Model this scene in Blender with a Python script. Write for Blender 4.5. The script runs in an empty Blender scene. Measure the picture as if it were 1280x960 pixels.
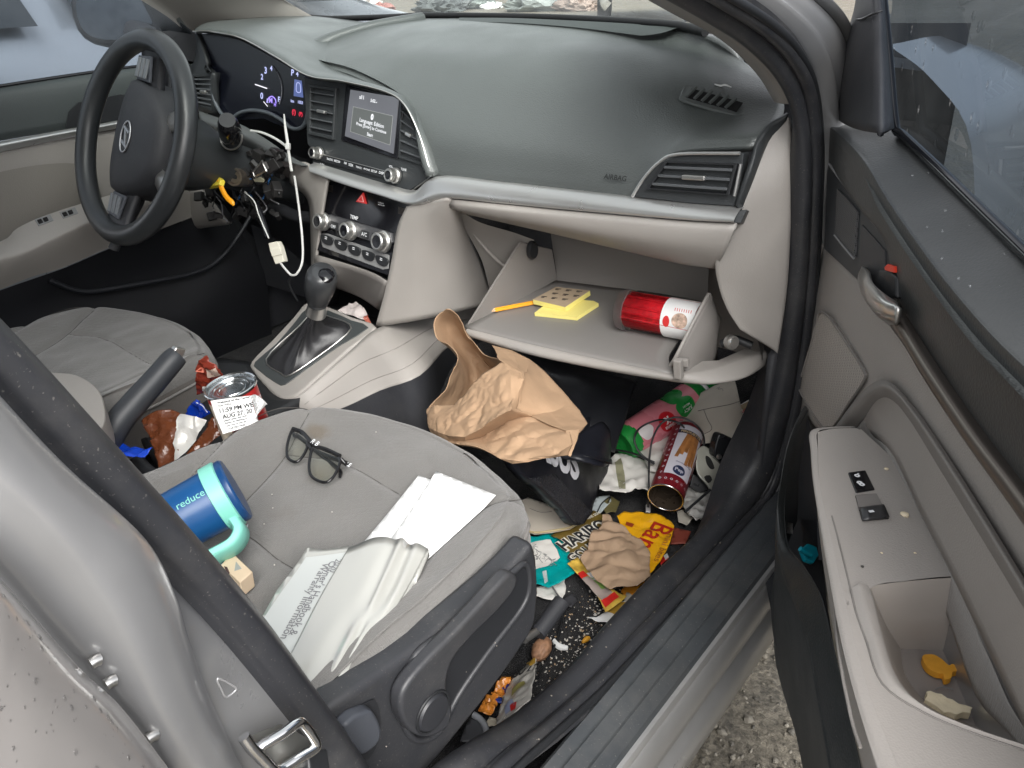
import bpy, bmesh, math, random
from mathutils import Vector, Matrix, noise, geometry

# ------------------------------------------------------------------ camera, sky, sun, exposure
SC = bpy.context.scene
CO = SC.collection
CAM = Vector((1.07, -.563, 1.11))
YAW, PITCH, ROLL, FOC = math.radians(40.79), math.radians(27.9), math.radians(-3.17), 988.0
_fw = Vector((-math.sin(YAW)*math.cos(PITCH), math.cos(YAW)*math.cos(PITCH), -math.sin(PITCH)))
_r0 = Vector((math.cos(YAW), math.sin(YAW), 0)); _u0 = _r0.cross(_fw)
RT = math.cos(ROLL)*_r0 + math.sin(ROLL)*_u0
UP = -math.sin(ROLL)*_r0 + math.cos(ROLL)*_u0
FW = _fw
cd = bpy.data.cameras.new('camera'); cam = bpy.data.objects.new('camera', cd); CO.objects.link(cam)
cam.matrix_world = Matrix(((RT.x, UP.x, -FW.x, CAM.x), (RT.y, UP.y, -FW.y, CAM.y), (RT.z, UP.z, -FW.z, CAM.z), (0, 0, 0, 1)))
cd.sensor_width = 36; cd.lens = FOC*36/1280; cd.clip_start = .02; cd.clip_end = 500
SC.camera = cam

world = bpy.data.worlds.new('World'); SC.world = world; world.use_nodes = True
wn = world.node_tree.nodes; wl = world.node_tree.links; wn.clear()
sky = wn.new('ShaderNodeTexSky'); sky.sky_type = 'NISHITA'; sky.sun_disc = False
SUN_EL, SUN_AZ = math.radians(42), math.radians(125)      # azimuth: measured from +y towards +x
sky.sun_elevation = SUN_EL; sky.sun_rotation = SUN_AZ
sky.air_density = 1.0; sky.dust_density = 3.0; sky.ozone_density = 1.0
hs = wn.new('ShaderNodeHueSaturation'); hs.inputs['Saturation'].default_value = .13
bg = wn.new('ShaderNodeBackground'); bg.inputs['Strength'].default_value = .15
wo = wn.new('ShaderNodeOutputWorld')
wl.new(sky.outputs[0], hs.inputs['Color']); wl.new(hs.outputs[0], bg.inputs['Color']); wl.new(bg.outputs[0], wo.inputs[0])
sd = bpy.data.lights.new('sun', 'SUN'); sd.energy = 1.5; sd.angle = math.radians(40); sd.color = (1, .97, .93)
sun = bpy.data.objects.new('sun', sd); CO.objects.link(sun)
sdir = Vector((math.sin(SUN_AZ)*math.cos(SUN_EL), math.cos(SUN_AZ)*math.cos(SUN_EL), math.sin(SUN_EL)))
sun.rotation_euler = sdir.to_track_quat('Z', 'Y').to_euler(); sun.location = (3, 3, 6)
SC.view_settings.view_transform = 'Standard'; SC.view_settings.look = 'None'
SC.view_settings.exposure = 1.34; SC.view_settings.gamma = 1; SC.view_settings.use_curve_mapping = False
SC.render.engine = 'CYCLES'
try:
    SC.cycles.max_bounces = 8; SC.cycles.diffuse_bounces = 4; SC.cycles.glossy_bounces = 3
    SC.cycles.transparent_max_bounces = 12; SC.cycles.use_denoising = True
except Exception: pass

# ------------------------------------------------------------------ helpers
def V(*a): return Vector(a)
def A(px, py, x=None, y=None, z=None, pl=None):
    """world point seen at pixel (px, py) of the 1280x960 photo on a known plane"""
    d = FW + (px-640)/FOC*RT - (py-480)/FOC*UP
    if x is not None: t = (x-CAM.x)/d.x
    elif y is not None: t = (y-CAM.y)/d.y
    elif z is not None: t = (z-CAM.z)/d.z
    else: t = (pl[0]-CAM).dot(pl[1])/d.dot(pl[1])
    return CAM + d*t
def AY(L): return [A(p[0], p[1], y=p[2]) for p in L]
def AX(L): return [A(p[0], p[1], x=p[2]) for p in L]
def AZ(L, z): return [A(p[0], p[1], z=(p[2] if len(p) > 2 else z)) for p in L]
def AP(L, pl): return [A(p[0], p[1], pl=pl) for p in L]
def plane3(a, b, c):
    n = (b-a).cross(c-a).normalized()
    if n.dot(CAM-a) < 0: n = -n
    return (a, n)
WLOC = {}
def link(o, parent=None):
    CO.objects.link(o)
    if parent is not None:
        o.parent = parent
        o.matrix_parent_inverse = Matrix.Translation(-WLOC.get(parent.name, V(0, 0, 0)))
    return o
def empty(name, loc, label, cat, group=None):
    o = bpy.data.objects.new(name, None); o.location = loc; o.empty_display_size = .05; CO.objects.link(o)
    WLOC[o.name] = Vector(loc); tag(o, label, cat, group); return o
def tag(o, label=None, cat=None, group=None, kind=None):
    if label: o['label'] = label
    if cat: o['category'] = cat
    if group: o['group'] = group
    if kind: o['kind'] = kind
    return o
def mesh(name, vs, fs, m, parent=None, smooth=True, sharp=None, mi=None):
    me = bpy.data.meshes.new(name); me.from_pydata([tuple(v) for v in vs], [], fs); me.update()
    o = bpy.data.objects.new(name, me)
    for k in (m if isinstance(m, (list, tuple)) else [m]): me.materials.append(k)
    if mi: me.polygons.foreach_set('material_index', mi)
    if smooth:
        me.polygons.foreach_set('use_smooth', [True]*len(me.polygons))
        if sharp: me.set_sharp_from_angle(angle=math.radians(sharp))
    if parent is None:
        xs = [v.co for v in me.vertices]
        c = V(sum(v.x for v in xs)/len(xs), sum(v.y for v in xs)/len(xs), min(v.z for v in xs))
        me.transform(Matrix.Translation(-c)); o.location = c
        link(o); WLOC[o.name] = c
    else: link(o, parent)
    return o
def from_bm(name, bm, m, parent=None, smooth=True, sharp=None):
    bm.normal_update(); bm.verts.index_update()
    vs = [v.co.copy() for v in bm.verts]; fs = [[v.index for v in f.verts] for f in bm.faces]
    mi = [f.material_index for f in bm.faces]; bm.free()
    return mesh(name, vs, fs, m, parent, smooth, sharp, mi)
def mod_solid(o, t, off=-1):
    k = o.modifiers.new('thickness', 'SOLIDIFY'); k.thickness = t; k.offset = off; return o
def mod_bevel(o, w, seg=2, ang=35):
    k = o.modifiers.new('bevel', 'BEVEL'); k.width = w; k.segments = seg; k.limit_method = 'ANGLE'
    k.angle_limit = math.radians(ang); k.harden_normals = True; return o
def mod_sub(o, n=1):
    k = o.modifiers.new('sub', 'SUBSURF'); k.levels = n; k.render_levels = n; return o
def cr(p0, p1, p2, p3, t):
    return .5*((2*p1)+(p2-p0)*t+(2*p0-5*p1+4*p2-p3)*t*t+(3*p1-p0-3*p2+p3)*t*t*t)
def spline(P, n=8, closed=False):
    P = [Vector(p) for p in P]; out = []; N = len(P)
    for i in range(N if closed else N-1):
        if closed: q = [P[(i+k) % N] for k in (-1, 0, 1, 2)]
        else:
            q = [P[max(0, i-1)], P[i], P[i+1], P[min(N-1, i+2)]]
            if i == 0: q[0] = 2*P[0]-P[1]
            if i+2 > N-1: q[3] = 2*P[-1]-P[-2]
        for k in range(n): out.append(cr(*q, k/n))
    if not closed: out.append(P[-1].copy())
    return out
def net(name, rows, m, parent=None, nu=6, nv=6, thick=None, lin=False, fn=None, flip=False, sharp=None):
    """smooth surface through a grid of control points; its outside faces the opening"""
    if lin:
        R1 = [[a.lerp(b, k/nu) for a, b in zip(r[:-1], r[1:]) for k in range(nu)]+[r[-1]] for r in rows]
    else: R1 = [spline(r, nu) for r in rows]
    cols = list(zip(*R1))
    if lin: R2 = [[a.lerp(b, k/nv) for a, b in zip(c[:-1], c[1:]) for k in range(nv)]+[c[-1]] for c in cols]
    else: R2 = [spline(c, nv) for c in cols]
    nc, nr = len(R2), len(R2[0])
    vs = [R2[i][j] for i in range(nc) for j in range(nr)]
    if fn: vs = [fn(v) for v in vs]
    fs = [(i*nr+j, (i+1)*nr+j, (i+1)*nr+j+1, i*nr+j+1) for i in range(nc-1) for j in range(nr-1)]
    s = 0
    for f in fs[::7]:
        n = (vs[f[1]]-vs[f[0]]).cross(vs[f[2]]-vs[f[0]])
        s += n.normalized().dot((CAM-vs[f[0]]).normalized()) if n.length > 0 else 0
    if (s < 0) != flip: fs = [f[::-1] for f in fs]
    o = mesh(name, vs, fs, m, parent, sharp=sharp)
    if thick: mod_solid(o, thick)
    return o
def poly(name, pts, m, parent=None, depth=.004, bevel=0, smooth=0, n=None, lift=0):
    """flat outline at its own plane, extruded away from the opening"""
    P = [Vector(p) for p in pts]
    if smooth: P = spline(P, smooth, True)
    if n is None:
        n = V(0, 0, 0)
        for a, b in zip(P, P[1:]+P[:1]): n += a.cross(b)
        n.normalize()
        if n.dot(CAM-P[0]) < 0: n = -n
    area = V(0, 0, 0)
    for a, b in zip(P, P[1:]+P[:1]): area += a.cross(b)
    if area.dot(n) < 0: P.reverse()
    P = [p+n*lift for p in P]; N = len(P)
    vs = P+[p-n*depth for p in P]
    fs = [list(range(N)), list(range(2*N-1, N-1, -1))]+[(i, i+N, (i+1) % N+N, (i+1) % N) for i in range(N)]
    o = mesh(name, vs, fs, m, parent, True, 40)
    if bevel: mod_bevel(o, bevel)
    return o
def tube_geo(P, r, ring=10, closed=False, caps=True, flat=1.0, upv=None):
    N = len(P); rs = r if isinstance(r, (list, tuple)) else [r]*N
    vs, fs = [], []; prev = None
    for i in range(N):
        if closed: t = P[(i+1) % N]-P[i-1]
        else: t = P[min(N-1, i+1)]-P[max(0, i-1)]
        t = t.normalized() if t.length > 1e-9 else V(0, 0, 1)
        if upv is not None: a = t.cross(upv).normalized()
        elif prev is None: a = t.orthogonal().normalized()
        else: a = (prev-t*prev.dot(t)).normalized()
        prev = a; b = t.cross(a)
        for k in range(ring):
            an = 2*math.pi*k/ring
            vs.append(P[i]+rs[i]*(math.cos(an)*a+flat*math.sin(an)*b))
    M = N if closed else N-1
    for i in range(M):
        for k in range(ring):
            j = (i+1) % N
            fs.append((i*ring+k, i*ring+(k+1) % ring, j*ring+(k+1) % ring, j*ring+k))
    if caps and not closed:
        fs.append(list(range(ring))[::-1]); fs.append(list(range((N-1)*ring, N*ring)))
    return vs, fs
def tube(name, P, r, m, parent=None, n=6, ring=10, closed=False, flat=1.0, upv=None):
    P = [Vector(p) for p in P]
    if isinstance(r, (list, tuple)):
        Q = spline([V(v, 0, 0) for v in r], n, closed) if n else [V(v, 0, 0) for v in r]; r = [max(1e-4, q.x) for q in Q]
    if n: P = spline(P, n, closed)
    vs, fs = tube_geo(P, r, ring, closed, flat=flat, upv=upv)
    return mesh(name, vs, fs, m, parent, sharp=60)
def frame(o, zdir, xdir):
    z = Vector(zdir).normalized(); x = Vector(xdir); x = (x-z*x.dot(z)).normalized(); y = z.cross(x)
    return Matrix(((x.x, y.x, z.x, o[0]), (x.y, y.y, z.y, o[1]), (x.z, y.z, z.z, o[2]), (0, 0, 0, 1)))
def lathe(name, prof, m, parent=None, M=None, seg=32, mi=None, sharp=35, a0=0, a1=2*math.pi):
    M = M or Matrix(); vs, fs, ml = [], [], []
    full = abs(a1-a0-2*math.pi) < 1e-6; S = seg if full else seg+1
    for r, h in prof:
        for k in range(S):
            an = a0+(a1-a0)*k/seg; vs.append(M @ V(r*math.cos(an), r*math.sin(an), h))
    for i in range(len(prof)-1):
        for k in range(seg):
            fs.append((i*S+k, i*S+(k+1) % S, (i+1)*S+(k+1) % S, (i+1)*S+k)); ml.append(mi[i] if mi else 0)
    return mesh(name, vs, fs, m, parent, sharp=sharp, mi=ml)
def box_geo(M, sx, sy, sz):
    vs = [M @ V(a*sx/2, b*sy/2, c*sz/2) for a in (-1, 1) for b in (-1, 1) for c in (-1, 1)]
    fs = [(0, 1, 3, 2), (4, 6, 7, 5), (0, 4, 5, 1), (2, 3, 7, 6), (0, 2, 6, 4), (1, 5, 7, 3)]
    return vs, fs
def join(parts):
    vs, fs = [], []
    for v, f in parts:
        b = len(vs); vs += v; fs += [[i+b for i in q] for q in f]
    return vs, fs
def box(name, M, s, m, parent=None, bevel=.002):
    o = mesh(name, *box_geo(M, *s), m, parent, True, 35)
    if bevel: mod_bevel(o, bevel)
    return o
def bar(a, b, w, h, n):
    """box geometry from a to b, width w across, height h along n"""
    x = (b-a); L = x.length
    return box_geo(frame((a+b)/2, n, x), L, w, h)
# text -> 2D triangles
_tc = {}
def text2d(s, bold=0.0, res=3):
    if (s, bold) in _tc: return _tc[(s, bold)]
    cu = bpy.data.curves.new('lettering', 'FONT'); cu.body = s; cu.size = 1; cu.resolution_u = res; cu.offset = bold; cu.fill_mode = 'FRONT'
    ob = bpy.data.objects.new('lettering', cu); CO.objects.link(ob)
    me = bpy.data.meshes.new_from_object(ob.evaluated_get(bpy.context.evaluated_depsgraph_get()))
    vs = [(v.co.x, v.co.y) for v in me.vertices]; fs = [list(p.vertices) for p in me.polygons]
    bpy.data.objects.remove(ob); bpy.data.curves.remove(cu); bpy.data.meshes.remove(me)
    x0 = min(v[0] for v in vs); x1 = max(v[0] for v in vs)
    vs = [((v[0]-x0)/(x1-x0), v[1]/(x1-x0)) for v in vs]      # width 1
    _tc[(s, bold)] = (vs, fs, (x1-x0)); return _tc[(s, bold)]
def lettering(name, items, m, parent, n=None, lift=.0006, mapf=None):
    """items: (string, start point, end point, bold, stretch); upright when seen along n"""
    vs, fs = [], []
    for it in items:
        s, a, b = it[0], Vector(it[1]), Vector(it[2]); bold = it[3] if len(it) > 3 else 0; st = it[4] if len(it) > 4 else 1
        tv, tf, _ = text2d(s, bold); x = b-a; nn = n if n is not None else (CAM-a).normalized()
        y = nn.cross(x)*st; k = len(vs)
        for u, w in tv:
            p = a+x*u+y*w
            vs.append((mapf(p) if mapf else p)+nn*lift)
        fs += [[i+k for i in f] for f in tf]
    return mesh(name, vs, fs, m, parent, False)
def ridged(amp, sc, seed=0):
    s = V(seed*3.7, seed*1.9, seed*2.3)
    def h(p):
        q = p*sc+s
        return amp*((1-2*abs(noise.noise(q)))*.62+.30*(1-2*abs(noise.noise(q*2.2+V(7, 3, 1))))+.12*noise.noise(q*5.1)-.25)
    return h
def creased(amp, sc, seed=0):
    s = V(seed*3.7, seed*1.9, seed*2.3); rd = ridged(amp, sc*.9, seed)
    def h(p):
        q = p*sc+s; d = noise.voronoi(q)[0]; e = noise.voronoi(q*2.3+V(3, 1, 2))[0]
        return amp*(.62*min(.8, d[1]-d[0])-.25+.20*min(.8, e[1]-e[0]))+.45*rd(p)
    return h
class Sheet:
    """a sheet of paper, film or cloth lying on a plane, creased along the plane's normal"""
    def __init__(s, pl, h=None):
        s.p0, s.n = Vector(pl[0]), Vector(pl[1]).normalized(); s.h = h or (lambda p: 0)
        s.e1 = s.n.orthogonal().normalized(); s.e2 = s.n.cross(s.e1)
    def up(s, p, lift=0): return p+s.n*(s.h(p)+lift)
    def on(s, px, py): return A(px, py, pl=(s.p0, s.n))
    def make(s, name, pix, m, parent=None, step=.006, lift=0, thick=.0005, jag=0, smooth=0, pts=None, flat=False):
        P = pts or [s.on(*p) for p in pix]
        if smooth: P = spline(P, smooth, True)
        if jag:
            Q = []
            for a, b in zip(P, P[1:]+P[:1]):
                k = max(1, int((b-a).length/.008))
                for i in range(k):
                    p = a.lerp(b, i/k); Q.append(p+(s.e1*noise.noise(p*160)+s.e2*noise.noise(p*170+V(5, 5, 5)))*jag)
            P = Q
        ar = V(0, 0, 0)
        for a, b in zip(P, P[1:]+P[:1]): ar += a.cross(b)
        if ar.dot(s.n) < 0: P.reverse()
        bm = bmesh.new(); bm.faces.new([bm.verts.new(p) for p in P])
        for e in (s.e1, s.e2):
            d = [(p-s.p0).dot(e) for p in P]; k = math.floor(min(d)/step)+1
            while k*step < max(d):
                bmesh.ops.bisect_plane(bm, geom=bm.verts[:]+bm.edges[:]+bm.faces[:], plane_co=s.p0+e*(k*step), plane_no=e); k += 1
        bmesh.ops.triangulate(bm, faces=[f for f in bm.faces if len(f.verts) > 4])
        for v in bm.verts: v.co = s.up(v.co, lift)
        o = from_bm(name, bm, m, parent, not flat, 50 if not flat else None)
        if thick: mod_solid(o, thick, -1)
        return o
    def text(s, name, items, m, parent, lift=.0012):
        its = [(i[0], s.on(*i[1]), s.on(*i[2]))+tuple(i[3:]) for i in items]
        return lettering(name, its, m, parent, s.n, lift, lambda p: s.up(p))
def hz(z): return (V(0, 0, z), V(0, 0, 1))

# ------------------------------------------------------------------ materials (procedural)
_M = {}
def srgb(r, g, b):
    f = lambda c: (c/255/12.92 if c/255 <= .04045 else ((c/255+.055)/1.055)**2.4)
    return (f(r), f(g), f(b), 1)
def mat(name, col, rough=.5, metal=0, bump=None, var=None, spec=.5, coat=0, sheen=0, emit=None, alpha=None, trans=0, voro=None, rvar=None, dust=None):
    if name in _M: return _M[name]
    m = bpy.data.materials.new(name); m.use_nodes = True; nt = m.node_tree; N = nt.nodes; L = nt.links
    b = N['Principled BSDF']; col = tuple(col)+((1,) if len(col) == 3 else ())
    b.inputs['Base Color'].default_value = col; b.inputs['Roughness'].default_value = rough; b.inputs['Metallic'].default_value = metal
    b.inputs['Specular IOR Level'].default_value = spec; b.inputs['Coat Weight'].default_value = coat; b.inputs['Coat Roughness'].default_value = .08
    b.inputs['Sheen Weight'].default_value = sheen
    if trans: b.inputs['Transmission Weight'].default_value = trans
    if emit: b.inputs['Emission Color'].default_value = tuple(emit[0])+(1,); b.inputs['Emission Strength'].default_value = emit[1]
    tc = N.new('ShaderNodeTexCoord')
    if var:     # uneven colour: (scale, amount)
        nz = N.new('ShaderNodeTexNoise'); nz.inputs['Scale'].default_value = var[0]; nz.inputs['Detail'].default_value = 5
        L.new(tc.outputs['Object'], nz.inputs['Vector'])
        r = N.new('ShaderNodeMapRange'); r.inputs[1].default_value = .3; r.inputs[2].default_value = .7
        r.inputs[3].default_value = 1-var[1]; r.inputs[4].default_value = 1+var[1]; L.new(nz.outputs[0], r.inputs[0])
        hsv = N.new('ShaderNodeHueSaturation'); hsv.inputs['Color'].default_value = col
        L.new(r.outputs[0], hsv.inputs['Value']); L.new(hsv.outputs[0], b.inputs['Base Color'])
    if dust:    # pale dirt in uneven patches and fine specks
        dn = N.new('ShaderNodeTexNoise'); dn.inputs['Scale'].default_value = 11; dn.inputs['Detail'].default_value = 9; dn.inputs['Roughness'].default_value = .7
        L.new(tc.outputs['Object'], dn.inputs['Vector']); d2 = N.new('ShaderNodeTexNoise'); d2.inputs['Scale'].default_value = 480; d2.inputs['Detail'].default_value = 2
        L.new(tc.outputs['Object'], d2.inputs['Vector'])
        r1 = N.new('ShaderNodeMapRange'); r1.inputs[1].default_value = .48; r1.inputs[2].default_value = .78; r1.inputs[4].default_value = dust; L.new(dn.outputs[0], r1.inputs[0])
        r2 = N.new('ShaderNodeMapRange'); r2.inputs[1].default_value = .66; r2.inputs[2].default_value = .74; r2.inputs[4].default_value = dust*2.2; L.new(d2.outputs[0], r2.inputs[0])
        am = N.new('ShaderNodeMath'); am.operation = 'ADD'; am.use_clamp = True; L.new(r1.outputs[0], am.inputs[0]); L.new(r2.outputs[0], am.inputs[1])
        mx = N.new('ShaderNodeMix'); mx.data_type = 'RGBA'; mx.inputs[6].default_value = col; mx.inputs[7].default_value = (.30, .28, .25, 1)
        if b.inputs['Base Color'].links: L.new(b.inputs['Base Color'].links[0].from_socket, mx.inputs[6])
        L.new(am.outputs[0], mx.inputs[0]); L.new(mx.outputs[2], b.inputs['Base Color'])
    if rvar:
        nz = N.new('ShaderNodeTexNoise'); nz.inputs['Scale'].default_value = rvar[0]; nz.inputs['Detail'].default_value = 6
        L.new(tc.outputs['Object'], nz.inputs['Vector'])
        r = N.new('ShaderNodeMapRange'); r.inputs[1].default_value = .3; r.inputs[2].default_value = .7
        r.inputs[3].default_value = rough-rvar[1]; r.inputs[4].default_value = rough+rvar[1]
        L.new(nz.outputs[0], r.inputs[0]); L.new(r.outputs[0], b.inputs['Roughness'])
    hgt = None
    if bump:    # (scale, strength, distance)
        t = N.new('ShaderNodeTexNoise'); t.inputs['Scale'].default_value = bump[0]; t.inputs['Detail'].default_value = 3; hgt = t.outputs[0]
        L.new(tc.outputs['Object'], t.inputs['Vector'])
    if voro:
        t = N.new('ShaderNodeTexVoronoi'); t.inputs['Scale'].default_value = voro[0]; hgt = t.outputs['Distance']; bump = voro
        L.new(tc.outputs['Object'], t.inputs['Vector'])
    if hgt:
        bp = N.new('ShaderNodeBump'); bp.inputs['Strength'].default_value = bump[1]; bp.inputs['Distance'].default_value = bump[2] if len(bump) > 2 else .001
        L.new(hgt, bp.inputs['Height']); L.new(bp.outputs[0], b.inputs['Normal'])
    _M[name] = m; return m
def glass(name, tint, ior=1.45, rough=0.0, drops=None, film=0.0):
    """thin window glass: tinted see-through plus mirror reflection; optional rain drops as bumps"""
    if name in _M: return _M[name]
    m = bpy.data.materials.new(name); m.use_nodes = True; nt = m.node_tree; N = nt.nodes; L = nt.links; N.clear()
    out = N.new('ShaderNodeOutputMaterial'); tr = N.new('ShaderNodeBsdfTransparent'); tr.inputs[0].default_value = tuple(tint)+(1,)
    gl = N.new('ShaderNodeBsdfGlossy'); gl.inputs['Roughness'].default_value = rough; fr = N.new('ShaderNodeFresnel'); fr.inputs[0].default_value = ior
    mx = N.new('ShaderNodeMixShader'); L.new(fr.outputs[0], mx.inputs[0]); L.new(tr.outputs[0], mx.inputs[1]); L.new(gl.outputs[0], mx.inputs[2])
    last = mx.outputs[0]
    if film or drops:   # wet haze: a little diffuse scatter, patchy, and drops
        tc = N.new('ShaderNodeTexCoord'); df = N.new('ShaderNodeBsdfTranslucent'); df.inputs[0].default_value = (.75, .8, .82, 1)
        nz = N.new('ShaderNodeTexNoise'); nz.inputs['Scale'].default_value = 9; nz.inputs['Detail'].default_value = 8; L.new(tc.outputs['Object'], nz.inputs['Vector'])
        mr = N.new('ShaderNodeMapRange'); mr.inputs[1].default_value = .35; mr.inputs[2].default_value = .7; mr.inputs[3].default_value = film*.4; mr.inputs[4].default_value = film*1.4
        L.new(nz.outputs[0], mr.inputs[0]); m2 = N.new('ShaderNodeMixShader'); L.new(mr.outputs[0], m2.inputs[0]); L.new(last, m2.inputs[1]); L.new(df.outputs[0], m2.inputs[2]); last = m2.outputs[0]
    if drops:
        vo = N.new('ShaderNodeTexVoronoi'); vo.inputs['Scale'].default_value = drops; vo.inputs['Randomness'].default_value = 1; L.new(tc.outputs['Object'], vo.inputs['Vector'])
        r = N.new('ShaderNodeMapRange'); r.inputs[1].default_value = .0; r.inputs[2].default_value = .22; r.inputs[3].default_value = 1; r.inputs[4].default_value = 0
        L.new(vo.outputs['Distance'], r.inputs[0])
        bp = N.new('ShaderNodeBump'); bp.inputs['Strength'].default_value = .5; bp.inputs['Distance'].default_value = .002; L.new(r.outputs[0], bp.inputs['Height'])
        L.new(bp.outputs[0], gl.inputs['Normal']); L.new(bp.outputs[0], fr.inputs['Normal'])
    L.new(last, out.inputs[0]); _M[name] = m; return m
def fabric(name, col, sc=260, quilt=0, var=.10, strength=.35, stain=None):
    """woven cloth: fine crossing threads with an uneven worn tone"""
    if name in _M: return _M[name]
    m = mat(name, col, .92, spec=.2, sheen=.25, var=(6, var)); nt = m.node_tree; N = nt.nodes; L = nt.links; b = N['Principled BSDF']
    tc = N.new('ShaderNodeTexCoord'); w1 = N.new('ShaderNodeTexVoronoi'); w1.inputs['Scale'].default_value = sc; w1.inputs['Randomness'].default_value = .35
    L.new(tc.outputs['Object'], w1.inputs['Vector']); nz = N.new('ShaderNodeTexNoise'); nz.inputs['Scale'].default_value = 900; L.new(tc.outputs['Object'], nz.inputs['Vector'])
    ad = N.new('ShaderNodeMath'); ad.operation = 'ADD'; L.new(w1.outputs['Distance'], ad.inputs[0]); L.new(nz.outputs[0], ad.inputs[1])
    if quilt:
        w2 = N.new('ShaderNodeTexVoronoi'); w2.inputs['Scale'].default_value = quilt; w2.inputs['Randomness'].default_value = .05; w2.distance = 'CHEBYCHEV'
        mp = N.new('ShaderNodeMapping'); mp.inputs['Rotation'].default_value = (0, 0, .78); L.new(tc.outputs['Object'], mp.inputs[0]); L.new(mp.outputs[0], w2.inputs['Vector'])
        mm = N.new('ShaderNodeMath'); mm.operation = 'MULTIPLY_ADD'; mm.inputs[1].default_value = -1.3; L.new(w2.outputs['Distance'], mm.inputs[0]); L.new(ad.outputs[0], mm.inputs[2]); ad = mm
    if stain:   # worn-in marks of their own shape: (point, radius, colour)
        for (pt_, rad, sc_) in stain:
            vd = N.new('ShaderNodeVectorMath'); vd.operation = 'DISTANCE'; vd.inputs[1].default_value = pt_; L.new(tc.outputs['Object'], vd.inputs[0])
            sn = N.new('ShaderNodeTexNoise'); sn.inputs['Scale'].default_value = 40; sn.inputs['Detail'].default_value = 6; L.new(tc.outputs['Object'], sn.inputs['Vector'])
            s1 = N.new('ShaderNodeMath'); s1.operation = 'MULTIPLY_ADD'; s1.inputs[1].default_value = rad*1.6; L.new(sn.outputs[0], s1.inputs[0]); L.new(vd.outputs['Value'], s1.inputs[2])
            r = N.new('ShaderNodeMapRange'); r.inputs[1].default_value = rad*1.1; r.inputs[2].default_value = rad*1.9; r.inputs[3].default_value = .6; r.inputs[4].default_value = 0; L.new(s1.outputs[0], r.inputs[0])
            mx = N.new('ShaderNodeMix'); mx.data_type = 'RGBA'; mx.inputs[7].default_value = tuple(sc_)+(1,); L.new(b.inputs['Base Color'].links[0].from_socket, mx.inputs[6])
            L.new(r.outputs[0], mx.inputs[0]); L.new(mx.outputs[2], b.inputs['Base Color'])
    bp = N.new('ShaderNodeBump'); bp.inputs['Strength'].default_value = strength; bp.inputs['Distance'].default_value = .0012
    L.new(ad.outputs[0], bp.inputs['Height']); L.new(bp.outputs[0], b.inputs['Normal']); return m

def M_(k): return _M[k]
mat('dash', (.074, .082, .080), .36, voro=(560, .38, .0011), rvar=(9, .07), spec=.75, var=(3, .06))
mat('dash_dark', (.028, .031, .033), .5, voro=(420, .22, .001), rvar=(14, .06))
mat('beige', (.295, .276, .256), .50, voro=(620, .22, .0008), var=(5, .04), spec=.4, rvar=(9, .06))
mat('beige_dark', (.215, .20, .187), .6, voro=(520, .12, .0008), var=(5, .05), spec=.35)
mat('beige_door', (.335, .31, .288), .52, voro=(650, .22, .0008), var=(4, .04), spec=.4, rvar=(9, .06))
mat('black', (.016, .017, .019), .45, bump=(300, .15, .001), var=(12, .15), rvar=(20, .08))
mat('black_deep', (.007, .0075, .010), .6, bump=(250, .2, .001), var=(10, .15))
mat('rocker_metal', (.42, .417, .412), .33, .45, rvar=(8, .08), var=(14, .08), dust=.10)
mat('black_soft', (.022, .023, .027), .62, bump=(250, .2, .001), var=(10, .15), dust=.05)
mat('gloss_black', (.008, .008, .010), .12, rvar=(25, .05))
mat('seal', (.026, .027, .031), .42, bump=(60, .10, .001), var=(9, .2), rvar=(12, .1), dust=.14)
mat('scuff', (.05, .055, .06), .45, bump=(220, .2, .001), var=(8, .2), rvar=(15, .1), dust=.16)
mat('seat_trim', (.030, .031, .035), .45, bump=(350, .2, .0008), var=(9, .12), rvar=(12, .08), dust=.10)
mat('charcoal_trim', (.055, .06, .072), .5, bump=(350, .12, .0008), var=(9, .1))
mat('silver_trim', (.50, .50, .49), .32, .75, rvar=(30, .05))
mat('chrome', (.80, .80, .80), .12, 1)
mat('satin', (.55, .54, .52), .28, .9)
mat('dark_metal', (.14, .12, .105), .35, .8)
mat('white_print', (.75, .76, .78), .5)
mat('black_print', (.02, .02, .022), .6)
mat('grey_print', (.22, .22, .22), .6)
fabric('seat_cloth', (.152, .147, .140), 430, quilt=105, strength=.5, var=.15, stain=[(tuple(A(396, 536, z=.57)), .022, (.11, .085, .055)), (tuple(A(400, 580, z=.57)), .03, (.125, .11, .09)), (tuple(A(350, 630, z=.57)), .02, (.12, .11, .10))])
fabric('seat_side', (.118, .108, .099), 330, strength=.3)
fabric('door_cloth', (.25, .232, .215), 420, strength=.4)
mat('seam', (.06, .056, .052), .9)
mat('piping', (.22, .21, .20), .6)
mat('carpet', (.013, .013, .015), 1, bump=(520, 1, .006), var=(30, .4), spec=.1, sheen=.1, dust=.12)
def paint():
    m = mat('silver_paint', (.315, .315, .320), .31, .40, coat=.8, rvar=(6, .05), var=(40, .03)); return m
paint()
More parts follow.
